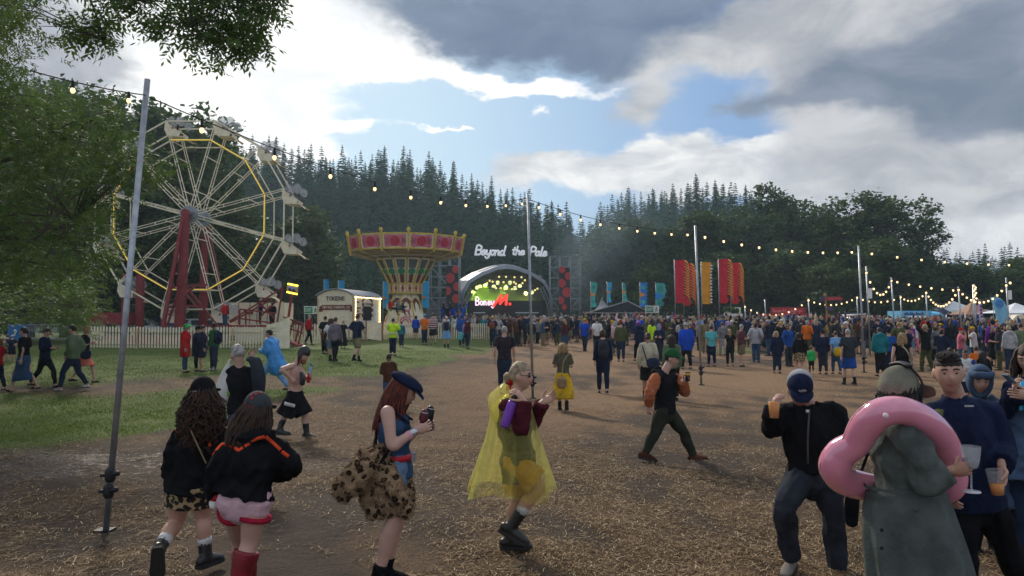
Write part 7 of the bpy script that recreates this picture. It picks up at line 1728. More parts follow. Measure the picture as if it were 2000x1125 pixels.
# bowed man with cap and beer
D = 6.1
J = PX(dict(head=(1562, 763, -.10), neck=(1580, 790, .03), shR=(1537, 805, 0), shL=(1628, 803, 0), elR=(1506, 838, -.08), elL=(1650, 862, .02), wrR=(1509, 802, -.24), wrL=(1612, 895, -.10), chest=(1580, 845), hip=(1588, 920), hiR=(1566, 928), hiL=(1611, 928),
   knR=(1533, 990, -.22), knL=(1628, 1010, -.02), anR=(1545, 1090, -.06), anL=(1636, 1125, .02)), D)
J['ftR'] = npv((-.55, -.8, -.08)); J['ftL'] = npv((-.2, -1, 0))
p = Fig(J, 1.03, False, 'p', (-.25, -1, -.15), (-.22, -.85, -.55), (-.1, -.5, 1))
p.body('person', 'man with bowed head in black and grey cap holding up a full beer', hands={'R': dict(d=(.1, -.25, 1), palm=(.9, -.3, .1), curl=.85), 'L': dict(d=(-.5, -.1, -.7), curl=.6)})
p.top('black', 1.0, .030, .018, .04, 'jacket', .012, collar=1, cuff=.012)
p.trousers('charcoal', 1, .020, .016, 'jeans', .008)
p.shoes(mat('grey_suede', (.19, .17, .15), .9, bump=.4), 'shoe', sole=mat('brown_sole', (.05, .035, .025), .8)); p.hair('dark', 'short'); p.face()
hm = p.hat('charcoal', 'cap'); hm.data.materials[0] = fab('navy')
mb = MB(); mb.ell(p.hp(0, -.03, .052), np.array((.0955, .096, .112)) * p.hs, p.HM, 20, 14, lambda V: np.stack([V[:, 0], np.minimum(V[:, 1], .25), np.where(V[:, 2] < -.05, -.05, V[:, 2])], 1)); mb.build('cap_mesh', fab('light grey'), hm)
mb = MB(); mb.tube([p.hp(-.028, .103, .072), p.hp(-.012, .108, .080), p.hp(.008, .109, .074), p.hp(.024, .105, .082)], [(.009, .003), (.014, .003), (.012, .003), (.003, .002)], p.HM[2], 6, rings=8); mb.build('cap_emblem', fab('light grey'), hm)
mb = MB(); mb.disc(npv(at(1577, 803, D - .2)), .012, (0, -1, .2), 10, .01); mb.build('badge', WHITE, p.o)
mb = MB(); mb.tube([npv(at(1581, 800, D - .17)), npv(at(1578, 850, D - .20)), npv(at(1578, 905, D - .20))], [(.007, .005)] * 3, (1, 0, 0), 6, rings=10); mb.build('zip', mat('dull_metal', (.10, .10, .10), .4, .5), p.o)
cup(at(1512, 798, D - .32), 'full plastic cup of amber beer raised by the bowed man', .85, 1.08)
# ring wearer in the long coat
D = 4.55
J = PX(dict(head=(1757, 763), neck=(1752, 812), shR=(1768, 845, -.17), shL=(1740, 845, .17), elR=(1815, 938, -.26), elL=(1775, 935, .28), wrR=(1857, 919, -.30), wrL=(1800, 925, .3), chest=(1755, 882), hip=(1765, 980), hiR=(1768, 990, -.09), hiL=(1764, 990, .09),
   knR=(1785, 1110, -.1), knL=(1760, 1110, .12), anR=(1790, 1240, -.1), anL=(1755, 1240, .12)), D)
p = Fig(J, .98, True, 't', (.96, .25, 0), (.86, .50, -.10), (0, 0, 1))
p.body('person', 'person in long grey-green coat and peaked sun hat wearing the pink heart ring', hands={'R': dict(d=(1, .05, .10), palm=(-.1, 1, -.1), curl=.55)})
GC = fabric('grey_green_coat', (.090, .104, .098))
mb = MB(); p.torso(mb, .034, 0.0, .022); p.yoke(mb, .085, .01)
for sd in 'LR': p.arm(mb, sd, .034, 1.0, .030, cuff=-.010)
up = npv((0, 0, 1)); mb.ell(p.J['neck'] + [-.06, 0, -.02], (.10, .13, .07), None, 14, 10)
p.piece('coat', mb, GC, wr=.016, wl=.20)
mb = MB(); q = lambda a, b, dd=0: npv(at(a, b, D + dd))
mb.tube([q(1757, 945), q(1766, 975), q(1780, 1050), q(1795, 1130), q(1798, 1170)], [(.195, .185), (.228, .222), (.262, .25), (.285, .27), (.29, .28)], (1, .2, 0), 54, rings=30, cap=('f', 'f'), fold=lambda th, t: (.015 + .07 * t) * np.sin(9 * th + 1.4 * np.sin(2 * th) + 2 * t) + .03 * t * np.sin(4 * th + 1))
mb.build('coat_skirt', GC, p.o)
mb = MB(); mb.tube([q(1757, 948), q(1757, 954)], [(.193, .183), (.196, .186)], (1, .2, 0), 30, cap=(None, None)); mb.build('waistband', GC, p.o)
mb = MB()
for py in (1035, 1070): mb.ell(q(1722, py, -.26), (.012, .008, .012))
mb.build('button', BLACK, p.o)
p.shoes('black', 'boot', .2); p.hair('black', 'long', .14, bulk=1.0)
SGH = fabric('sage_grey_hat', (.185, .180, .140))
mb = MB(); mb.ell(p.hp(0, -.010, .030), np.array((.106, .126, .122)) * p.hs, p.HM, 30, 20, lambda V: np.stack([V[:, 0] * np.where(V[:, 2] < .1, 1.04, 1), V[:, 1] * np.where(V[:, 2] < .1, 1.03, 1), np.maximum(V[:, 2], -.52)], 1))
mb.tube([p.hp(0, .07, .045), p.hp(0, .15, .035), p.hp(0, .225, -.010), p.hp(0, .25, -.028)], [(.112, .014), (.118, .008), (.085, .006), (.03, .004)], p.HM[0], 18, rings=14)
ht = mb.build('peaked_hat', SGH, p.o)
mb = MB(); mb.tube([p.hp(.05, .0, .155), p.hp(.10, .03, .09), p.hp(.125, .04, .02), p.hp(.125, .02, -.05)], [.007] * 4, seg=6, rings=12); mb.tube([p.hp(.07, -.02, .150), p.hp(.0, .0, .168), p.hp(-.07, .02, .155)], [(.022, .012)] * 3, seg=8, rings=8); mb.build('goggle_strap', BLACK, ht)
mb = MB(); mb.ell(p.hp(.055, .055, -.06), np.array((.045, .06, .075)) * p.hs, p.HM, 14, 10); mb.build('neck_scarf', fab('black'), p.o)
# pink heart swimming ring
PK = mat('pink_vinyl', (.78, .27, .38), .13, var=.08, vs_=2, spec=.6, coat=.9, bump=.16, bs=11)
ring = empty('swim_ring', tuple(q(1750, 880)), 'pink inflatable heart-shaped ring worn over the long coat', 'inflatable ring')
path = [(1856, 948, .14), (1852, 905, .10), (1836, 858, 0), (1805, 822, -.14), (1762, 802, -.22), (1720, 807, -.2), (1690, 834, -.12), (1671, 866, -.06), (1643, 886, 0), (1631, 912, .04), (1650, 938, .12), (1700, 952, .2), (1760, 962, .26), (1822, 966, .24)]
P = [q(*a) for a in path]; P = P + P[:3]
rad = [.088, .097, .094, .084, .079, .084, .088, .082, .090, .094, .090, .084, .08, .08]; rad = rad + rad[:3]
mb = MB(); mb.tube(P, rad, (0, -1, .2), 24, rings=130, cap=(None, None), fold=lambda th, t: .012 * np.sin(t * 420) * np.exp(-((np.cos(th)) ** 2) / .03))
ro = mb.build('tube', PK, ring)
cc = np.mean(P, 0); mb = MB(); SP_ = [a + unit((a - cc) - np.dot(a - cc, (0, -.98, .2)) * npv((0, -.98, .2))) * (r + .001) for a, r in zip(P, rad)]; mb.tube(SP_, [(.008, .003)] * len(SP_), (0, -1, .2), 6, rings=120, cap=(None, None)); mb.build('seam', mat('pale_pink_seam', (.75, .38, .46), .2), ring)
mb = MB(); mb.ell(q(1730, 812, -.38), (.016, .012, .016)); mb.build('valve', mat('pale_valve', (.8, .6, .65), .4), ring)
GLASS = mat('thin_clear_glass', (.8, .82, .85), .05, alpha=.30, spec=.8)
c = q(1896, 905, -.27); gl = empty('wine_glass', tuple(c), 'stemmed clear glass held out by the coat wearer', 'glass')
mb = MB(); mb.tube([c + [0, 0, -.035], c + [0, 0, -.02], c + [0, 0, .03], c + [0, 0, .095]], [.008, .034, .046, .052], seg=20, rings=14, cap=('f', None)); mb.tube([c + [0, 0, -.15], c + [0, 0, -.03]], [.005, .006], seg=8); mb.disc(c + [0, 0, -.152], .046, (0, 0, 1), 20, .006, up=(0, 1, 0)); mb.build('glass', GLASS, gl)
mb = MB(); mb.tube([c + [0, 0, -.022], c + [0, 0, .025]], [.030, .043], seg=18, cap=('f', 'f')); mb.build('drink', mat('clear_drink', (.20, .20, .22), .1, alpha=.6), gl)
mb = MB(); mb.disc(c + [0, 0, -.155], .047, (0, 0, 1), 20, .004, up=(0, 1, 0)); mb.build('foot', mat('pale_glass_foot', (.7, .66, .72), .2), gl)
bg_ = empty('hand_bag', tuple(q(1664, 990, 1.2)), 'black bag hanging below the pink ring', 'bag'); mb = MB(); qq = lambda a, b: npv(at(a, b, 5.9)); mb.tube([qq(1668, 958), qq(1664, 985), qq(1664, 1022)], [(.045, .03), (.055, .04), (.045, .03)], (1, 0, 0), 14, rings=10); mb.build('pouch', fab('black'), bg_); mb = MB(); mb.tube([qq(1668, 960), qq(1690, 900), qq(1710, 850)], [(.012, .005)] * 3, (1, 0, 0), 6, rings=8); mb.build('strap', fab('black'), bg_)
# dark-haired man with backpack
D = 5.0
J = PX(dict(head=(1853, 728, -.06), neck=(1868, 780, .02), shR=(1822, 808, -.02), shL=(1934, 806, .04), elR=(1812, 893, .05), elL=(1962, 880, .04), wrR=(1842, 950, -.10), wrL=(1956, 908, -.20), chest=(1880, 862), hip=(1897, 965), hiR=(1874, 975), hiL=(1922, 975),
   knR=(1880, 1085, -.05), knL=(1965, 1065, .05), anR=(1886, 1205, 0), anL=(2010, 1180, .15)), D)
J['ftR'] = npv((-.4, -1, 0)); J['ftL'] = npv((.2, -1, 0))
p = Fig(J, 1.02, False, 'l', (-.3, -1, 0), (-.42, -1, -.08), (-.06, 0, 1)); p.hs = 1.06
p.body('person', 'smiling dark-haired man in navy jacket holding a half-empty beer', hands={'L': dict(d=(-.1, -.25, -1), palm=(-1, -.1, 0), curl=.6)})
p.top('navy', 1.0, .030, .012, .10, 'jacket', .008, collar=1, cuff=.014)
mb = MB(); mb.tube([p.J['neck'] + [0, 0, -.05], p.J['neck'] + [.0, -.0, .01]], [.078, .07], p.side, 14, cap=('f', 'f')); mb.build('shirt_collar', fab('black'), p.o)
p.trousers('black', 1, .018, .012, 'trousers', .008); p.shoes('black', 'shoe'); p.face()
hr = p.hair('dark', 'crop')
mb = MB(); rg = np.random.default_rng(3)
mb.ell(p.hp(0, -.004, .074), np.array((.069, .087, .057)) * p.hs, p.HM, 36, 22, lambda V: V * (1 + .045 * np.sin(13 * V[:, 0] + 6 * V[:, 1]) * np.sin(9 * V[:, 1] - 5 * V[:, 0]) + .02 * np.sin(31 * V[:, 0] + 9 * V[:, 1]))[:, None])
for i in range(260):
 a, b = rg.uniform(-.062, .062), rg.uniform(-.05, .085); z = .074 + .054 * math.sqrt(max(.02, 1 - (a / .071) ** 2 - (b / .089) ** 2)); l_ = .5 + .7 * S(.0, .08, b)
 mb.tube([p.hp(a, b - .008, z - .002), p.hp(a + .006, b + .010, z + .008 * l_), p.hp(a + .013, b + .026 * l_, z + .004 * l_)], [.0032, .003, .001], seg=4, rings=5)
mb.build('quiff', HAIR['dark'], hr)
mb = MB(); mb.tube([npv(at(1838, 790, D + .02)), npv(at(1832, 812, D - .17)), npv(at(1833, 850, D - .19)), npv(at(1834, 880, D - .17))], [(.028, .008)] * 4, (1, 0, 0), 8, rings=12); mb.build('backpack_strap', fab('olive'), p.o)
mb = MB(); mb.ell(p.J['chest'] + [.05, .26, .02], (.16, .10, .22), None, 14, 10); mb.build('backpack', fab('olive'), p.o)
mb = MB(); mb.box(npv(at(1893, 793, D - .165)), (.055, .006, .010)); mb.build('chest_label', mat('light_grey_fabric_tag', (.4, .4, .42), .8), p.o, False)
cup(at(1946, 942, D - .26), 'tilted clear cup with a little beer hanging from the dark-haired man\'s hand', .42, 1.15, ax=(-.12, 0, 1))
# hooded person behind him
D = 6.6
J = PX(dict(head=(1913, 742, -.05), neck=(1918, 778, .02), shR=(1880, 800), shL=(1960, 800), elR=(1870, 850, -.05), elL=(1975, 855, -.05), wrR=(1895, 880, -.22), wrL=(1945, 885, -.22), chest=(1918, 840), hip=(1920, 915), hiR=(1900, 920), hiL=(1940, 920), knR=(1900, 995), knL=(1942, 995), anR=(1902, 1065), anL=(1944, 1065)), D)
p = Fig(J, .96, True, 'l', (-.2, -1, 0), (-.3, -1, -.25)); p.body('person', 'person in blue raincoat with hood up, half hidden behind the smiling man')
BR = mat('blue_raincoat', (.050, .085, .15), .85, var=.3, vs_=5, bump=.5, bs=14)
p.top(BR, 1.0, .045, .03, .30, 'raincoat', .016, cuff=.02, fl=.08); hh = p.hat(BR, 'hood'); mb = MB(); mb.tube([p.hp(-.09, .05, .07), p.hp(-.05, .14, .085), p.hp(.05, .14, .085), p.hp(.09, .05, .07)], [(.03, .014)] * 4, p.HM[2], 8, rings=14); mb.build('hood_peak', BR, hh); p.trousers('black'); p.shoes('black', 'boot', .2); p.face()
# person with phone at the right edge
D = 6.4
J = PX(dict(head=(2008, 700), neck=(2012, 738), shR=(1978, 760), shL=(2056, 760), elR=(1968, 800, -.05), elL=(2060, 815), wrR=(1982, 768, -.25), wrL=(2008, 772, -.28), chest=(2015, 800), hip=(2015, 880), hiR=(1995, 888), hiL=(2035, 888), knR=(1996, 980), knL=(2036, 980), anR=(1998, 1072), anL=(2038, 1072)), D)
p = Fig(J, 1.0, True, 'l', (-.45, -1, 0), (-.8, -.8, -.35)); p.body('person', 'person in navy jacket with blue lanyard looking at a phone, cut by the right edge', hands={'R': dict(d=(-.3, -.4, .6), curl=.6), 'L': dict(d=(-.8, -.2, .1), curl=.6)})
p.top('navy', 1.0, .03, .016, .02, 'jacket', .01, cuff=.012); p.trousers('dark denim'); p.shoes('black'); p.hair('brown', 'long', .2); p.face()
mb = MB(); mb.tube([npv(at(1998, 742, D - .13)), npv(at(1994, 775, D - .2)), npv(at(1995, 800, D - .2))], [(.02, .006)] * 3, (1, 0, 0), 6, rings=8); mb.build('lanyard', mat('cyan_strip', (.05, .45, .75), .6), p.o)
mb = MB(); p.torso(mb, .06, .22, .03, fl=.05); mb = fuse(mb, .02, 3, .02, .16, 4); mb.build('raincoat_tied', BR, p.o)
c = npv(at(1972, 740, D - .33)); e = empty('phone', tuple(c), 'phone held up by the person at the right edge', 'phone'); mb = MB(); mb.prism([c + [-.04, 0, .03], c + [.035, .02, -.035], c + [.045, .02, -.028], c + [-.03, 0, .037]], (0, -.035, 0), (0, .04, 0)); mb.build('case', mat('blue_grey_phone', (.10, .14, .20), .3), e, False)
# grey-haired man with carrier bag
D = 9.6
J = PX(dict(head=(464, 693), neck=(468, 716), shL=(450, 728), shR=(492, 728), elL=(441, 748, .05), elR=(505, 722, .1), wrL=(438, 765, .15), wrR=(494, 700, .0), chest=(473, 748), hip=(474, 790), hiL=(464, 795), hiR=(485, 795), knL=(458, 855, .1), knR=(478, 858, .0), anL=(440, 915, -.1), anR=(480, 918, .1)), D)
p = Fig(J, .98, False, 'p', (-.25, 1, 0), (-.75, .65, -.2)); p.body('person', 'grey-haired man in black t-shirt carrying a white bag and a jacket over his shoulder')
p.top('black', .8, .022, .016, .10, 'shirt', .008); p.trousers('denim', 1, .016, .012, 'jeans'); p.shoes('black'); p.hair('grey', 'short')
mb = MB(); q = lambda a, b, dd=0: npv(at(a, b, D + dd)); mb.tube([q(486, 702, -.08), q(498, 705, -.16), q(505, 740, -.2), q(505, 785, -.18)], [(.04, .03), (.06, .035), (.075, .04), (.06, .03)], (1, 0, 0), 16, rings=18, fold=lambda th, t: .18 * np.sin(4 * th + 5 * t)); mb.build('jacket', fab('charcoal'), p.o)
c = q(440, 745, .0); e = empty('carrier_bag', tuple(c), 'white plastic carrier bag with green print, hanging from the grey-haired man', 'bag')
mb = MB(); mb.tube([q(449, 705), q(445, 725), q(440, 752), q(438, 775), q(437, 780)], [.02, .06, .10, .115, .09], (1, 0, 0), 18, rings=16, fold=lambda th, t: .10 * np.sin(6 * th + 4 * t)); b = mb.build('bag', mat('white_film', (.60, .60, .57), .4, alpha=.85), e)
mb = MB(); mb.ell(q(444, 769, -.07), (.045, .03, .035), None, 12, 8, lambda V: np.sign(V) * np.abs(V) ** .5); mb.build('print', mat('green_print', (.16, .32, .04), .6), b, False)
# shirtless man in aviator hat
D = 13.1
J = PX(dict(head=(592, 694), neck=(579, 710), shR=(567, 716, -.19), shL=(584, 718, .18), elR=(548, 722, -.36), elL=(598, 738, .22), wrR=(567, 738, -.24), wrL=(602, 737, -.02), chest=(576, 735), hip=(576, 772), hiR=(573, 776, -.09), hiL=(580, 776, .09), knR=(556, 812, -.1), knL=(595, 810, .1), anR=(546, 838, -.12), anL=(599, 846, .1)), D)
J['ftR'] = J['ftL'] = npv((1, -.2, 0))
p = Fig(J, .98, False, 'p', (1, -.3, 0), (1, -.3, -.5), (.3, 0, 1)); p.vox = .013
p.body('person', 'shirtless man in black earflap hat and long black shorts carrying a bottle', hands={'R': dict(d=(.7, .1, -.7), curl=.7), 'L': dict(d=(.6, -.5, .2), curl=.8)})
p.trousers('black', .5, .03, .05, 'shorts', .008); p.shoes(LEATHER, 'boot', .12, sock='charcoal'); p.hair('dark', 'short'); p.hat(LEATHER, 'beanie', name='aviator_hat')
mb = MB()
for sg_ in (-1, 1): mb.tube([p.hp(sg_ * .09, .0, .05), p.hp(sg_ * .10, .0, -.04), p.hp(sg_ * .08, .02, -.13), p.hp(sg_ * .07, .03, -.2)], [(.035, .012), (.034, .012), (.016, .008), (.006, .005)], p.HM[1], 8, rings=10)
mb.build('ear_flap', LEATHER, p.o)
mb = MB(); mb.ell(p.hp(0, .055, -.09), (.055, .05, .05), None, 12, 8); mb.build('beard', HAIR['ginger'], p.o)
q = lambda a, b, dd=0: npv(at(a, b, D + dd)); mb = MB(); mb.tube([q(588, 728, -.14), q(591, 737, -.18), q(590, 750, -.18)], [(.03, .02), (.05, .03), (.045, .03)], (1, 0, 0), 10, rings=10); mb.build('waist_bag', LEATHER, p.o)
mb = MB(); mb.tube([q(556, 788, -.25), q(575, 793, -.27)], [(.03, .01)] * 2, (0, 0, 1), 6); mb.build('shorts_trim', WHITEC, p.o)
c = q(605, 728, -.08); e = empty('water_bottle', tuple(c), 'blue and red plastic bottle carried by the shirtless man', 'bottle'); mb = MB(); ax = unit((.15, 0, 1)); mb.tube([c - ax * .02, c + ax * .07, c + ax * .10, c + ax * .13], [.036, .034, .016, .014], seg=14, rings=12); mb.build('bottle', mat('pale_blue_plastic', (.30, .42, .55), .15, alpha=.6), e); mb = MB(); mb.tube([c - ax * .14, c - ax * .02], [.034, .037], seg=14); mb.build('drink', mat('red_drink', (.5, .02, .03), .2), e)
mb = MB(); mb.tube([c + ax * .13, c + ax * .15], [.016, .016], seg=10); mb.build('cap', mat('blue_cap', (.02, .12, .4), .4), e)
# ------------------------------------------------------------------ people in the middle distance
p = mid(533, 768, 643, 75, 'man striding left in bright blue rain poncho and blue trousers', ('navy', 1), ('trousers', 'light blue'), ('dark', 'short'), gait=1.0, arms='front', lean=.15)
BP_ = mat('bright_blue_poncho', (.03, .25, .62), .35, var=.2, vs_=4, bump=.5, bs=12, spec=.5)
mb = MB(); J = p.J; mb.tube([J['neck'] + [0, 0, .02], J['neck'] - [0, 0, .08], J['chest'], J['hip'] + [.05, 0, 0], J['hip'] + [.12, 0, -.22]], [.08, (.17, .20), (.20, .20), (.22, .21), (.26, .22)], (1, 0, 0), 36, rings=24, fold=lambda th, t: .10 * t * np.sin(6 * th + 3 * t)); p.arm(mb, 'L', .04, 1, .02); p.arm(mb, 'R', .04, 1, .02); p.piece('rain_poncho', mb, BP_, wr=.01)
mid(759, 770, 666, 10, 'man in brown jacket and jeans seen from behind, short dark hair', ('brown', 1), ('jeans', 'denim'), ('dark', 'short'), skin='d', arms='front', Y=17.5)
mid(985, 770, 638, 0, 'man in dark flowery shirt and jeans walking away', (FLOR, .75), ('jeans', 'dark denim'), ('grey', 'crop'), gait=.3)
p = mid(1100, 803, 671, -5, 'woman hurrying away in billowing yellow skirt, blond curls', (pattern('olive_print', (.10, .10, .06), (.03, .03, .02), None, 20, (0, .25)), .8), ('skirt', 'yellow', .62, .13), ('blond', 'long', .22), fem=True, gait=.8, extras=('boots',), arms='front')
p.bag(p.J['hip'] + np.array([-.05, -.3, -.14]), (.11, .08, .13), 'tan', 'hand_bag', [p.J['hip'] + np.array([-.05, -.3, -.05]), p.J['chest'] + np.array([.0, -.18, .0]), p.J['shR'] + np.array([0, -.02, .06])])
p = mid(1178, 769, 645, -3, 'person in navy with grey-blue backpack walking away', ('navy', 1), ('jeans', 'navy'), ('brown', 'curly'), gait=.5, fem=True, extras=('pack', 'navypack'))
mid(1213, 707, 627, -4, 'person in green jumper and rust beanie walking away', ('olive', 1), ('jeans', 'dark denim'), ('brown', 'short'), ('rust', 'beanie'), gait=.3)
p = mid(1266, 782, 651, -15, 'woman in cream jumper with blue shoulder bag behind the green cap man', ('cream', 1), ('shorts', 'black'), ('brown', 'bun'), fem=True, gait=.2, extras=('boots',), skin='t')
p.bag(p.J['hip'] + np.array([.10, -.20, .04]), (.17, .09, .13), 'dark denim', 'shoulder_bag', [p.J['hip'] + np.array([-.05, -.2, .05]), p.J['shL'] + np.array([.02, -.03, .05]), p.J['chest'] + np.array([.1, .12, 0])])
mid(1313, 782, 655, 0, 'dark-haired woman in pale top walking just beyond the green cap man', ('sage', 1), ('jeans', 'black'), ('dark', 'long', .34), fem=True, gait=.3)
mid(1248, 705, 628, 15, 'person in navy raincoat with purple hair walking away', ('navy', 1), ('trousers', 'black'), ('purple', 'curly'), fem=True, gait=.6, extras=('hood',), hem=.2)
mid(1288, 712, 633, 160, 'person in dark coat with pale blue hood facing the camera', ('navy', 1), ('trousers', 'charcoal'), None, ('light blue', 'hood'), fem=True, arms='front')
p = mid(1341, 722, 631, 5, 'person in long royal blue poncho and grey cap walking away', ('royal blue', 1), ('trousers', 'black'), ('grey', 'short'), ('light grey', 'back'), gait=.5, hem=.22, loose=.05)
mid(1390, 716, 636, 0, 'man in turquoise polo shirt and dark trousers walking away', ('turquoise', .8), ('trousers', 'navy'), ('dark', 'short'), gait=.35)
p = mid(1426, 716, 643, -12, 'woman in black with long blond ponytail walking away', ('black', .5), ('trousers', 'black'), ('blond', 'pony', .26), fem=True, gait=.8)
mid(1448, 716, 634, -65, 'grey-haired man in plaid shirt with red cape, facing right', (pattern('red_plaid', (.10, .03, .04), (.22, .12, .10), None, 16, (0, .25)), .8), ('shorts', 'khaki'), ('grey', 'short'), arms='front', gait=.2)
mid(1442, 714, 668, -65, 'red cloak carried low by the grey-haired man', None, ('shorts', 'khaki'), None) if False else None
mid(1412, 694, 630, 0, 'person in light grey top and grey trousers behind the turquoise polo', ('grey', .8), ('trousers', 'light grey'), ('dark', 'short'), gait=.4)
mid(1518, 729, 647, -8, 'woman in dark navy raincoat walking away, pale hair', ('navy', 1), ('jeans', 'dark denim'), ('ash', 'long', .16), fem=True, gait=.2, hem=.24, loose=.03)
mid(1562, 738, 650, -5, 'woman in black jacket and leopard skirt with dark hair', ('black', 1), ('skirt', LEOD, .28, .02), ('black', 'long', .16), fem=True, gait=.3, arms='pocket', extras=('boots',), hem=.12)
mid(1585, 731, 679, -20, 'child in bright green coat beside the leopard skirt woman', ('bright green', 1), ('trousers', 'black'), ('brown', 'short'), fem=True, gait=.6)
mid(1608, 731, 645, -3, 'man in navy jacket and grey trousers walking away', ('navy', 1), ('trousers', 'charcoal'), ('brown', 'short'), ('navy', 'back'), gait=.2, hem=.12)
p = mid(1634, 731, 647, -2, 'person in light blue shirt with yellow cloth at the hip', ('light blue', .9), ('trousers', 'denim'), ('brown', 'crop'), gait=.4)
p.bag(p.J['hip'] + np.array([.0, -.16, -.02]), (.16, .07, .17), 'yellow', 'yellow_cloth')
mid(1659, 752, 643, -4, 'balding man in grey t-shirt and blue shorts walking away', ('charcoal', .8), ('shorts', 'blue'), ('grey', 'crop'), gait=.5, extras=('boots',), skin='p', loose=.03)
mid(1720, 735, 640, -3, 'man in teal jacket with green hood and dark hair', ('teal', 1), ('trousers', 'black'), ('black', 'short'), gait=.1, hem=.1, extras=('hood',), loose=.03)
mid(1738, 730, 644, -10, 'man in blue jacket half behind the teal jacket', ('blue', 1), ('trousers', 'navy'), ('black', 'short'), ('black', 'back'), gait=.1)
p = mid(1764, 785, 651, -25, 'blond woman in black vest top with pale shoulder strap', ('black', 0), ('skirt', 'navy', .5, .05), ('blond', 'long', .3), fem=True, gait=.4, skin='p', hem=.02)
p.bag(p.J['hip'] + np.array([.20, -.03, .06]), (.07, .05, .06), 'cream', 'shoulder_bag', [p.J['hip'] + np.array([.18, -.10, .08]), p.J['chest'] + np.array([.02, -.17, .05]), p.J['shL'] + np.array([.04, -.02, .07])])
mid(1788, 692, 628, 0, 'woman in white top and pink trousers walking away', ('white', .8), ('trousers', 'pink'), ('brown', 'curly'), fem=True, gait=.6)
mid(1812, 690, 634, 5, 'person in navy top and pale pink skirt walking away', ('navy', .8), ('skirt', 'pale pink', .4, .05), ('brown', 'short'), fem=True, gait=.4)
mid(1837, 694, 632, 170, 'person in red top and straw sun hat', ('coral', .8), ('shorts', 'khaki'), ('brown', 'short'), ('yellow', 'sun'), fem=True)
mid(1858, 740, 652, 10, 'woman with big black afro hair in yellow-green top', (pattern('yellow_green_tie_dye', (.35, .30, .05), (.05, .18, .08), None, 8, (0, .3)), .8), ('trousers', 'khaki'), ('black', 'curly'), fem=True, skin='t', Y=21)
p = mid(1886, 770, 652, 175, 'man in white t-shirt with blue emblem facing the camera', ('white', .9), ('shorts', 'navy'), ('dark', 'crop'), skin='t', gait=.2, arms='front', Y=17)
p.face(); mb = MB(); mb.disc(p.J['chest'] + np.array([.09, -.165, .10]), .05, (0, -1, 0), 8, .012, ry=.06); mb.build('shirt_emblem', fab('blue'), p.o, False)
mid(1908, 735, 644, -10, 'person in bright orange jacket walking away', ('orange', 1), ('trousers', 'black'), ('brown', 'short'), gait=.2, Y=21, loose=.03)
mid(1921, 750, 652, 0, 'person in black with very long dark hair walking away', ('black', 1), ('trousers', 'black'), ('dark', 'long', .5), fem=True, Y=19)
mid(1942, 716, 627, -3, 'person in purple hooded jacket and black shorts', ('purple', 1), ('shorts', 'black'), ('black', 'short'), ('navy', 'beanie'), extras=('hood', 'boots'), loose=.03)
mid(1973, 728, 636, -3, 'woman in light grey hoodie and dark jeans, fair hair tied up', ('light grey', 1), ('jeans', 'dark denim'), ('ash', 'bun'), fem=True, extras=('hood',), loose=.02)
mid(1996, 722, 632, 0, 'person in sage jacket at the right edge of the crowd', ('sage', 1), ('trousers', 'khaki'), ('brown', 'short'), hem=.1)
mid(1166, 690, 622, 10, 'man in white shirt and black waistcoat trousers by the marquee', ('white', .9), ('trousers', 'black'), ('dark', 'short'), gait=.3)
# left side of the field
p = mid(45, 765, 640, 88, 'woman walking left in black t-shirt and long denim skirt', ('black', .8), ('skirt', 'denim', .62, .05), ('dark', 'bun'), fem=True, gait=.8, arms='hold')
mid(86, 757, 642, -85, 'man in navy raincoat striding right', ('navy', 1), ('trousers', 'black'), ('dark', 'short'), gait=.85, hem=.14, arms='front')
mid(141, 763, 636, 88, 'man in sage green jacket striding left in dark jeans', ('sage', 1), ('jeans', 'dark denim'), ('black', 'short'), gait=.85, shoes='white', loose=.03, arms='pocket')
p = mid(164, 748, 638, -80, 'woman in black top and coral skirt with big dark bag', ('black', .9), ('skirt', 'coral', .40, .04), ('blond', 'short'), fem=True, gait=.8, arms='hold')
p.bag(p.J['hip'] + np.array([.14, -.2, -.02]), (.15, .10, .15), 'navy', 'large_bag', [p.J['hip'] + np.array([.1, -.2, .1]), p.J['shR'] + np.array([0, 0, .05])])
p = mid(-6, 765, 660, 80, 'person in red top cut by the left edge', ('red', .9), ('jeans', 'navy'), ('ginger', 'long', .2), fem=True, gait=.5)
mid(24, 668, 614, 30, 'onlooker in navy cap and navy shirt by the blue board', ('navy', .8), ('shorts', 'black'), ('dark', 'short'), ('light grey', 'back'), arms='front', Y=31)
mid(14, 668, 616, 10, 'onlooker leaning beside the blue board in dark clothes', ('charcoal', 1), ('shorts', 'black'), ('brown', 'short'), arms='front', Y=32)
mid(8, 674, 632, 0, 'person in pale green patterned top under the ash branches', ('sage', .8), ('skirt', 'navy', .3, .03), ('ash', 'short'), fem=True, Y=31)
p = mid(361, 728, 634, -80, 'person in red rain poncho and green bowler hat', ('red', 1), ('jeans', 'denim'), ('dark', 'short'), ('bright green', 'sun'), fem=True, hem=.36, loose=.05)
mid(383, 725, 638, -70, 'person in long navy poncho in the trio by the fence', ('navy', 1), ('trousers', 'black'), ('dark', 'short'), ('black', 'cap'), hem=.34, loose=.05)
mid(393, 726, 636, -60, 'second navy poncho wearer with bare legs in the trio', ('navy', 1), ('shorts', 'black'), ('black', 'short'), hem=.36, loose=.05)
mid(417, 723, 631, 70, 'man in green jacket with black backpack facing the trio', ('green', 1), ('jeans', 'dark denim'), ('dark', 'short'), skin='d', extras=('pack',), shoes='white')
mid(603, 674, 615, -60, 'attendant in red jacket and black trousers by the ride steps', ('red', 1), ('trousers', 'black'), ('grey', 'short'), gait=.6)
mid(634, 691, 618, -20, 'man in black beside the token wagon', ('black', .9), ('trousers', 'black'), ('dark', 'short'))
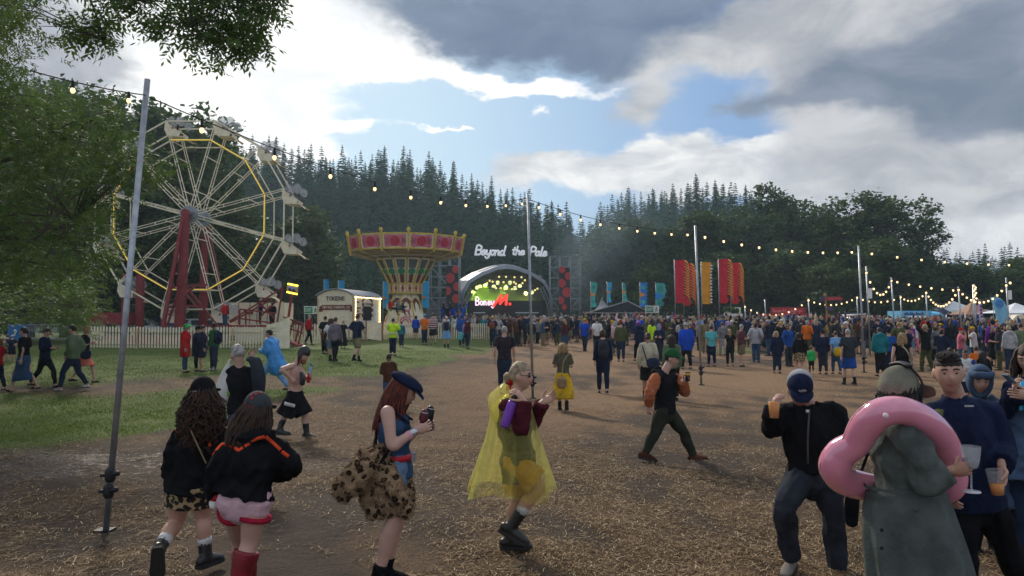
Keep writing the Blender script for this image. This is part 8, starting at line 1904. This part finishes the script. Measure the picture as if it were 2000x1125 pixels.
p = mid(645, 705, 622, -20, 'woman in white top and pale denim shorts by the token wagon', ('white', .8), ('shorts', 'pale denim'), ('brown', 'long', .2), fem=True, gait=.4, extras=('boots',))
p.bag(p.J['hip'] + np.array([-.28, -.05, .05]), (.10, .09, .17), 'brown', 'brown_bag')
mid(654, 706, 620, -15, 'person in plaid shirt with jumper tied at the waist', (PLAID, 1), ('jeans', 'black'), ('brown', 'short'), fem=True, gait=.4, hem=.14, extras=('boots',))
mid(670, 680, 626, 10, 'person in long black dress taking a photo by the wagon', ('black', 1), ('skirt', 'black', .8, .06), ('ash', 'short'), fem=True, arms='face')
mid(697, 707, 614, -25, 'man in navy t-shirt and tan shorts walking to the wagon', ('navy', .8), ('shorts', 'khaki'), ('dark', 'short'), gait=.8, extras=('boots',), skin='p')
p = mid(767, 694, 622, -10, 'steward in hi-vis yellow jacket near the swing ride', ('hi-vis yellow', 1), ('trousers', 'navy'), ('dark', 'short'), loose=.03, hem=.12, arms='face')
mb = MB(); mb.tube([p.J['hip'] + [0, 0, .06], p.J['hip'] + [0, 0, .12]], [(.232, .182)] * 2, p.sideh, 20, cap=('f', 'f')); mb.build('reflective_band', mat('reflective_grey', (.55, .56, .55), .3), p.o)
mid(784, 678, 628, 0, 'person in blue jacket beside the steward', ('teal', 1), ('jeans', 'dark denim'), ('brown', 'short'), fem=True)
mid(812, 664, 617, 0, 'person in blue hooded top watching the swing ride', ('royal blue', 1), ('shorts', 'navy'), None, ('navy', 'hood'), hem=.1)
mid(829, 674, 614, -15, 'man in orange t-shirt and blue cap', ('orange', .9), ('trousers', 'navy'), ('dark', 'short'), ('light blue', 'back'), arms='front')
ST = bpy.data.materials.new('striped_shirt'); ST.use_nodes = True; t = ST.node_tree; x = NX(t); pz = x.n('ShaderNodeSeparateXYZ'); t.links.new(x.n('ShaderNodeTexCoord').outputs['Object'], pz.inputs[0])
x.put(t.nodes['Principled BSDF'].inputs['Base Color'], x.mix(x.m('GREATER_THAN', x.m('SINE', x.m('MULTIPLY', pz.outputs[2], 48.0)), .0), (.12, .02, .04), (.55, .45, .45))); t.nodes['Principled BSDF'].inputs['Roughness'].default_value = .9
mid(846, 673, 612, 15, 'man in maroon and white striped rugby shirt', (ST, 1), ('shorts', 'black'), ('dark', 'short'), gait=.6)
p = mid(872, 679, 619, 0, 'person in grey top with blue cloth wrapped at the waist', ('grey', 1), ('skirt', 'light blue', .42, .08), ('grey', 'short'), ('pale pink', 'back'), fem=True, extras=('boots', 'pack'))
mid(902, 678, 614, 0, 'person in dark blue hooded poncho carrying a teal bag', ('blue', 1), ('trousers', 'navy'), None, ('blue', 'hood'), hem=.3, gait=.5)
p = mid(913, 681, 620, -15, 'woman in plum vest top and dark trousers with teal bag', ('maroon', 0), ('trousers', 'dark denim'), ('brown', 'bun'), fem=True, gait=.5, skin='p')
p.bag(p.J['hip'] + np.array([-.38, 0, -.22]), (.15, .05, .24), 'turquoise', 'teal_bag')
p = mid(962, 679, 618, -5, 'person in yellow cap with purple and orange backpack', ('navy', .8), ('jeans', 'dark denim'), ('brown', 'short'), ('yellow', 'back'), gait=.3)
p.bag(p.J['chest'] - p.fwd * .22 - [0, 0, .03], (.16, .10, .20), 'rust', 'bright_backpack')
mid(1013, 676, 615, -60, 'man in dark coat standing in profile before the stage', ('black', 1), ('trousers', 'navy'), ('dark', 'short'), hem=.16)
mid(1029, 676, 612, 0, 'tall man in navy coat next to the middle light pole', ('navy', 1), ('trousers', 'black'), ('black', 'short'), hem=.2)
mid(1107, 668, 622, 10, 'woman in black top and pink skirt before the stage crowd', ('black', .8), ('skirt', 'pink', .4, .06), ('brown', 'long', .2), fem=True)
# riders and attendants on the rides
def rider(px, py, Y, h, yaw, label, top, bottom, hair, arms='front'):
 q = npv(at(px, py, Y)); J, fw = place(pose(h, 0, arms), (q[0], q[1], q[2]), R(yaw)); p = Fig(J, h / 1.75, False, 'l', fw, fw + np.array([0, 0, -.2]), lod=2); p.body('person', label)
 p.top(top, 1, loose=.02, name='jacket'); p.trousers(bottom); p.shoes('black'); p.hair(hair, 'short'); return p
rider(439, 641, 44.4, 1.55, 60, 'ride attendant in red jacket leaning at the bottom wheel car', 'red', 'denim', 'grey')
rider(508, 636, 44.9, 1.6, -70, 'passenger in navy on the wheel loading platform', 'navy', 'black', 'ash')
rider(531, 642, 45.0, 1.55, 0, 'dark-clothed passenger by the platform rail', 'black', 'black', 'dark')
def sitter(px, py, Y, label, top, bottom, hair, yaw=-80):
 q = npv(at(px, py, Y)); k = .95; loc = {'hip': (0, 0, .5), 'chest': (0, -.03, .84), 'neck': (0, -.05, 1.05), 'head': (0, 0, 1.2)}
 for sd, sg_ in (('L', -1), ('R', 1)): loc.update({'sh' + sd: (sg_ * .18, -.05, 1.0), 'el' + sd: (sg_ * .24, .05, .76), 'wr' + sd: (sg_ * .12, .28, .80), 'hi' + sd: (sg_ * .09, 0, .48), 'kn' + sd: (sg_ * .10, .42, .52), 'an' + sd: (sg_ * .10, .52, .10)})
 J, fw = place({a: np.array(b) * k for a, b in loc.items()}, q - [0, 0, .5], R(yaw)); p = Fig(J, k, False, 'l', fw, fw, lod=2); p.body('person', label)
 p.top(top, 1, loose=.02, name='jacket', hem=0); p.trousers(bottom); p.shoes('black'); p.hair(hair, 'short')
 # chair and chains
 e = empty('hanging_chair', tuple(J['hip']), 'hanging chair carrying the ' + label, 'swing seat', 'occupied chairs of the swing ride'); mb = MB(); h = J['hip']; mb.box(h - [0, 0, .1], (.45, .42, .05)); mb.box(h + np.array([-fw[0] * .22, -fw[1] * .22, .12]), (.10 if abs(fw[0]) > .7 else .45, .4 if abs(fw[0]) > .7 else .08, .4)); mb.build('seat', CREAMD, e, False)
 mb = MB()
 for dx_ in (-.2, .2): mb.bar(h + [dx_, 0, .1], (h[0] + dx_ * 3, h[1] + .6, sz(503)), .012, 4)
 mb.build('chain', STEELD, e)
sitter(763, 602, 55.6, 'rider in red jacket low on the swing ride', 'red', 'navy', 'dark')
sitter(778, 603, 55.8, 'rider in grey coat low on the swing ride', 'grey', 'charcoal', 'black')
sitter(787, 606, 56.0, 'rider in black with pink legs low on the swing ride', 'black', 'pink', 'brown')
p = rider(347, 262, 46.9, 1.2, -60, 'passenger in white in the topmost left wheel car', 'white', 'maroon', 'dark')
# ------------------------------------------------------------------ the far crowd: one mesh each, four material slots
def far_mesh(seed, arms, fem, hairlong, skirt, hat):
 J, fw = place(pose(1.72, .0 if seed % 3 else .4, arms, 0, 1, fem), (0, 0, 0), 0); p = Fig(J, .98, fem, 'l', fw, fw, lod=2); mb = MB(); k = .98
 mb.mi = 0; p.headmesh(mb)
 for sd in 'LR': p.arm(mb, sd, seg=6); p.leg(mb, sd, seg=6); p.hand(mb, sd)
 mb.mi = 1
 if hat: mb.ell(p.hp(0, -.005, .04), (.10, .118, .11), None, 10, 7, lambda V: np.stack([V[:, 0], V[:, 1], np.where(V[:, 2] < 0, V[:, 2] * .1, V[:, 2])], 1)); mb.tube([p.hp(0, .08, .04), p.hp(0, .16, .03)], [(.08, .01), (.05, .008)], (1, 0, 0), 8)
 else: mb.ell(p.hp(0, -.014, .014), (.086, .103, .126), None, 10, 7)
 if hairlong: mb.tube([p.hp(0, -.06, .02), p.hp(0, -.11, -.12), p.hp(0, -.12, -.28)], [(.09, .05), (.11, .045), (.07, .02)], (1, 0, 0), 8)
 mb.mi = 2; p.torso(mb, .02, .12, .02, seg=10); p.yoke(mb, .07)
 for sd in 'LR': p.arm(mb, sd, .018, 1.0 if seed % 2 else .8, .01, seg=6)
 mb.mi = 3
 if skirt: mb.tube([J['hip'] + [0, 0, .05], J['hip'] - [0, 0, .2], J['hip'] - [0, 0, .42]], [(.17, .13), (.21, .17), (.25, .2)], (1, 0, 0), 10)
 else:
  for sd in 'LR': p.leg(mb, sd, .016, 1.0 if seed % 4 else .55, .01, seg=6)
 for sd in 'LR': a = J['an' + sd]; mb.tube([a + [0, -.05, -.04], a + [0, .17, -.06]], [.05, (.045, .025)], (1, 0, 0), 6)
 me = mb.mesh('person'); 
 for _ in range(4): me.materials.append(None)
 return me
VAR = [(far_mesh(1, 'down', 0, 0, 0, 0), 0, 0), (far_mesh(2, 'front', 1, 1, 0, 0), 0, 0), (far_mesh(3, 'up', 0, 0, 0, 0), 0, 0), (far_mesh(4, 'face', 0, 0, 0, 1), 1, 0), (far_mesh(5, 'pocket', 1, 1, 1, 0), 0, 1), (far_mesh(6, 'hold', 0, 0, 0, 1), 1, 0), (far_mesh(7, 'front', 0, 0, 0, 0), 0, 0), (far_mesh(9, 'down', 1, 1, 1, 0), 0, 1), (far_mesh(11, 'pocket', 0, 0, 0, 0), 0, 0)]
TOPC = ['black', 'navy', 'navy', 'black', 'charcoal', 'navy', 'black', 'charcoal', 'dark denim', 'navy', 'black', 'brown', 'olive', 'dark denim', 'charcoal', 'grey', 'grey', 'white', 'blue', 'light blue', 'teal', 'green', 'olive', 'khaki', 'cream', 'brown', 'orange', 'yellow', 'red', 'maroon', 'pink', 'purple', 'lilac', 'denim', 'light grey', 'royal blue', 'hi-vis yellow', 'pale pink']
BOTC = ['black', 'navy', 'dark denim', 'denim', 'charcoal', 'khaki', 'pale denim', 'olive']
HRC = ['black', 'brown', 'dark', 'blond', 'ash', 'grey', 'ginger']; HTC = ['black', 'white', 'red', 'yellow', 'navy', 'cream']
seen = set()
def czone(px):
 for lim, nm in ((840, 'by the swing ride'), (930, 'left of the stage'), (1075, 'in front of the stage'), (1150, 'below the right scaffold'), (1275, 'before the black marquee'), (1345, 'left of the tall flags'), (1440, 'under the tall flags'), (1500, 'by the pale green board'), (1600, 'before the red burger truck'), (1650, 'by the brown signpost'), (1745, 'before the red gazebo'), (1850, 'before the blue truck'), (1920, 'by the terracotta tent')):
  if px < lim: return nm
 return 'by the right-hand tents'
def crowd_at(px, Y, i):
 x_ = (px - 1000) / 1500 * Y
 for _ in range(60):
  vi = int(rng.integers(len(VAR))); me, ht, sk = VAR[vi]; tc = TOPC[rng.integers(len(TOPC) if rng.uniform() < .6 else 16)]; bc = BOTC[rng.integers(len(BOTC))]; hc = (HTC if ht else HRC)[rng.integers(6)]
  hn = hc + (' hat' if ht else ' hair') if hc != 'dark' else 'dark hair'
  lab = 'person with %s, %s top and %s %s %s' % (hn, tc, bc, 'skirt' if sk else 'trousers', czone(px))
  if lab not in seen: break
 seen.add(lab)
 o = bpy.data.objects.new('person', me); C.objects.link(o); s_ = rng.uniform(.90, 1.06); o.scale = (s_, s_, s_); o.location = (x_, Y, ghf(x_, Y)); o.rotation_euler.z = rng.normal(0, .6) if rng.uniform() < .8 else rng.uniform(0, 6.28)
 ms = [SKIN['lptld'[rng.integers(5)]], fab(hc) if ht else HAIR[hc], fab(tc), fab(bc)]
 for k, m_ in enumerate(ms): o.material_slots[k].link = 'OBJECT'; o.material_slots[k].material = m_
 tag(o, lab, 'person', 'festival crowd ' + czone(px))
spots = []
def okspot(x_, Y, d): return all((x_ - a) ** 2 + (Y - b) ** 2 > d * d for a, b in spots)
cnt = 0; tries = 0
for cpx, cY, k_n in ((1130, 44, 4), (1195, 40, 3), (1270, 38, 4), (1330, 36, 3), (1380, 41, 3), (1470, 37, 4), (1540, 33, 3), (1590, 38, 4), (1640, 34, 3), (1700, 40, 3), (1760, 34, 4), (1830, 30, 4), (1890, 33, 4), (1950, 30, 3), (1010, 47, 3), (1065, 46, 4)):
 for j in range(k_n):
  px = cpx + rng.normal(0, 14); Y = cY + rng.normal(0, 1.6); x_ = (px - 1000) / 1500 * Y
  if okspot(x_, Y, .6): spots.append((x_, Y)); crowd_at(px, Y, cnt); cnt += 1
while cnt < 232 and tries < 9000:
 tries += 1; u = rng.uniform()
 px = 860 + (1990 - 860) * u if rng.uniform() < .8 else rng.uniform(880, 1180)
 near = 56 if px < 960 else 50 if px < 1150 else (44 if px < 1350 else 38)
 Y = near + abs(rng.normal(0, 7.0)); x_ = (px - 1000) / 1500 * Y
 if Y > 70 or not okspot(x_, Y, .75): continue
 spots.append((x_, Y)); crowd_at(px, Y, cnt); cnt += 1
# the mass beyond
Vs, Fs, Ms, nb = [], [], [], 0; mats = [SKIN['l'], HAIR['dark'], fab('navy'), fab('black'), fab('grey'), fab('white'), fab('blue'), fab('red'), fab('khaki'), HAIR['blond'], fab('teal')]
tries = 0; cnt = 0
while cnt < 620 and tries < 30000:
 tries += 1; px = rng.uniform(850, 2010); Y = rng.uniform(57 if px < 1350 else 52, 72.5 if px > 1280 else 80); x_ = (px - 1000) / 1500 * Y
 if not okspot(x_, Y, .62): continue
 spots.append((x_, Y)); me = VAR[rng.integers(len(VAR))][0]; v = np.empty(len(me.vertices) * 3, np.float32); me.vertices.foreach_get('co', v); v = v.reshape(-1, 3); a = rng.normal(0, .7); ca, sa = math.cos(a), math.sin(a)
 v = v @ np.array([[ca, sa, 0], [-sa, ca, 0], [0, 0, 1]]) * rng.uniform(.9, 1.07) + [x_, Y, ghf(x_, Y)]
 mm = [0, [1, 1, 9, 4][rng.integers(4)], [2, 3, 4, 5, 6, 7, 8, 10, 2, 3][rng.integers(10)], [2, 3, 8][rng.integers(3)]]
 Vs.append(v); Fs += [tuple(i + nb for i in p_.vertices) for p_ in me.polygons]; Ms += [mm[p_.material_index] for p_ in me.polygons]; nb += len(v); cnt += 1
me = bpy.data.meshes.new('crowd'); me.from_pydata(np.vstack(Vs).tolist(), [], Fs)
for m_ in mats: me.materials.append(m_)
me.polygons.foreach_set('material_index', Ms); me.polygons.foreach_set('use_smooth', [True] * len(Fs)); me.update()
o = bpy.data.objects.new('crowd', me); C.objects.link(o); tag(o, kind='stuff')
# people up on shoulders in the crowd
for px, Y, tc, lab in ((873, 60, 'black', 'reveller in black raised on shoulders left of the stage'), (866, 61, 'blue', 'reveller in blue raised on shoulders left of the stage'), (884, 60.5, 'royal blue', 'reveller in royal blue raised on shoulders by the left scaffold'), (905, 60, 'blue', 'reveller in blue raised above the crowd at the stage corner')):
 x_ = (px - 1000) / 1500 * Y; o = bpy.data.objects.new('person', VAR[2 if px % 2 else 1][0]); C.objects.link(o); o.location = (x_, Y, ghf(x_, Y) + .95); o.scale = (.95,) * 3
 for k, m_ in enumerate([SKIN['p'], HAIR['dark'], fab(tc), fab('navy')]): o.material_slots[k].link = 'OBJECT'; o.material_slots[k].material = m_
 tag(o, lab, 'person')
bpy.data.scenes.remove(TS)
for o in bpy.data.objects:
 if 'w' in o: del o['w']
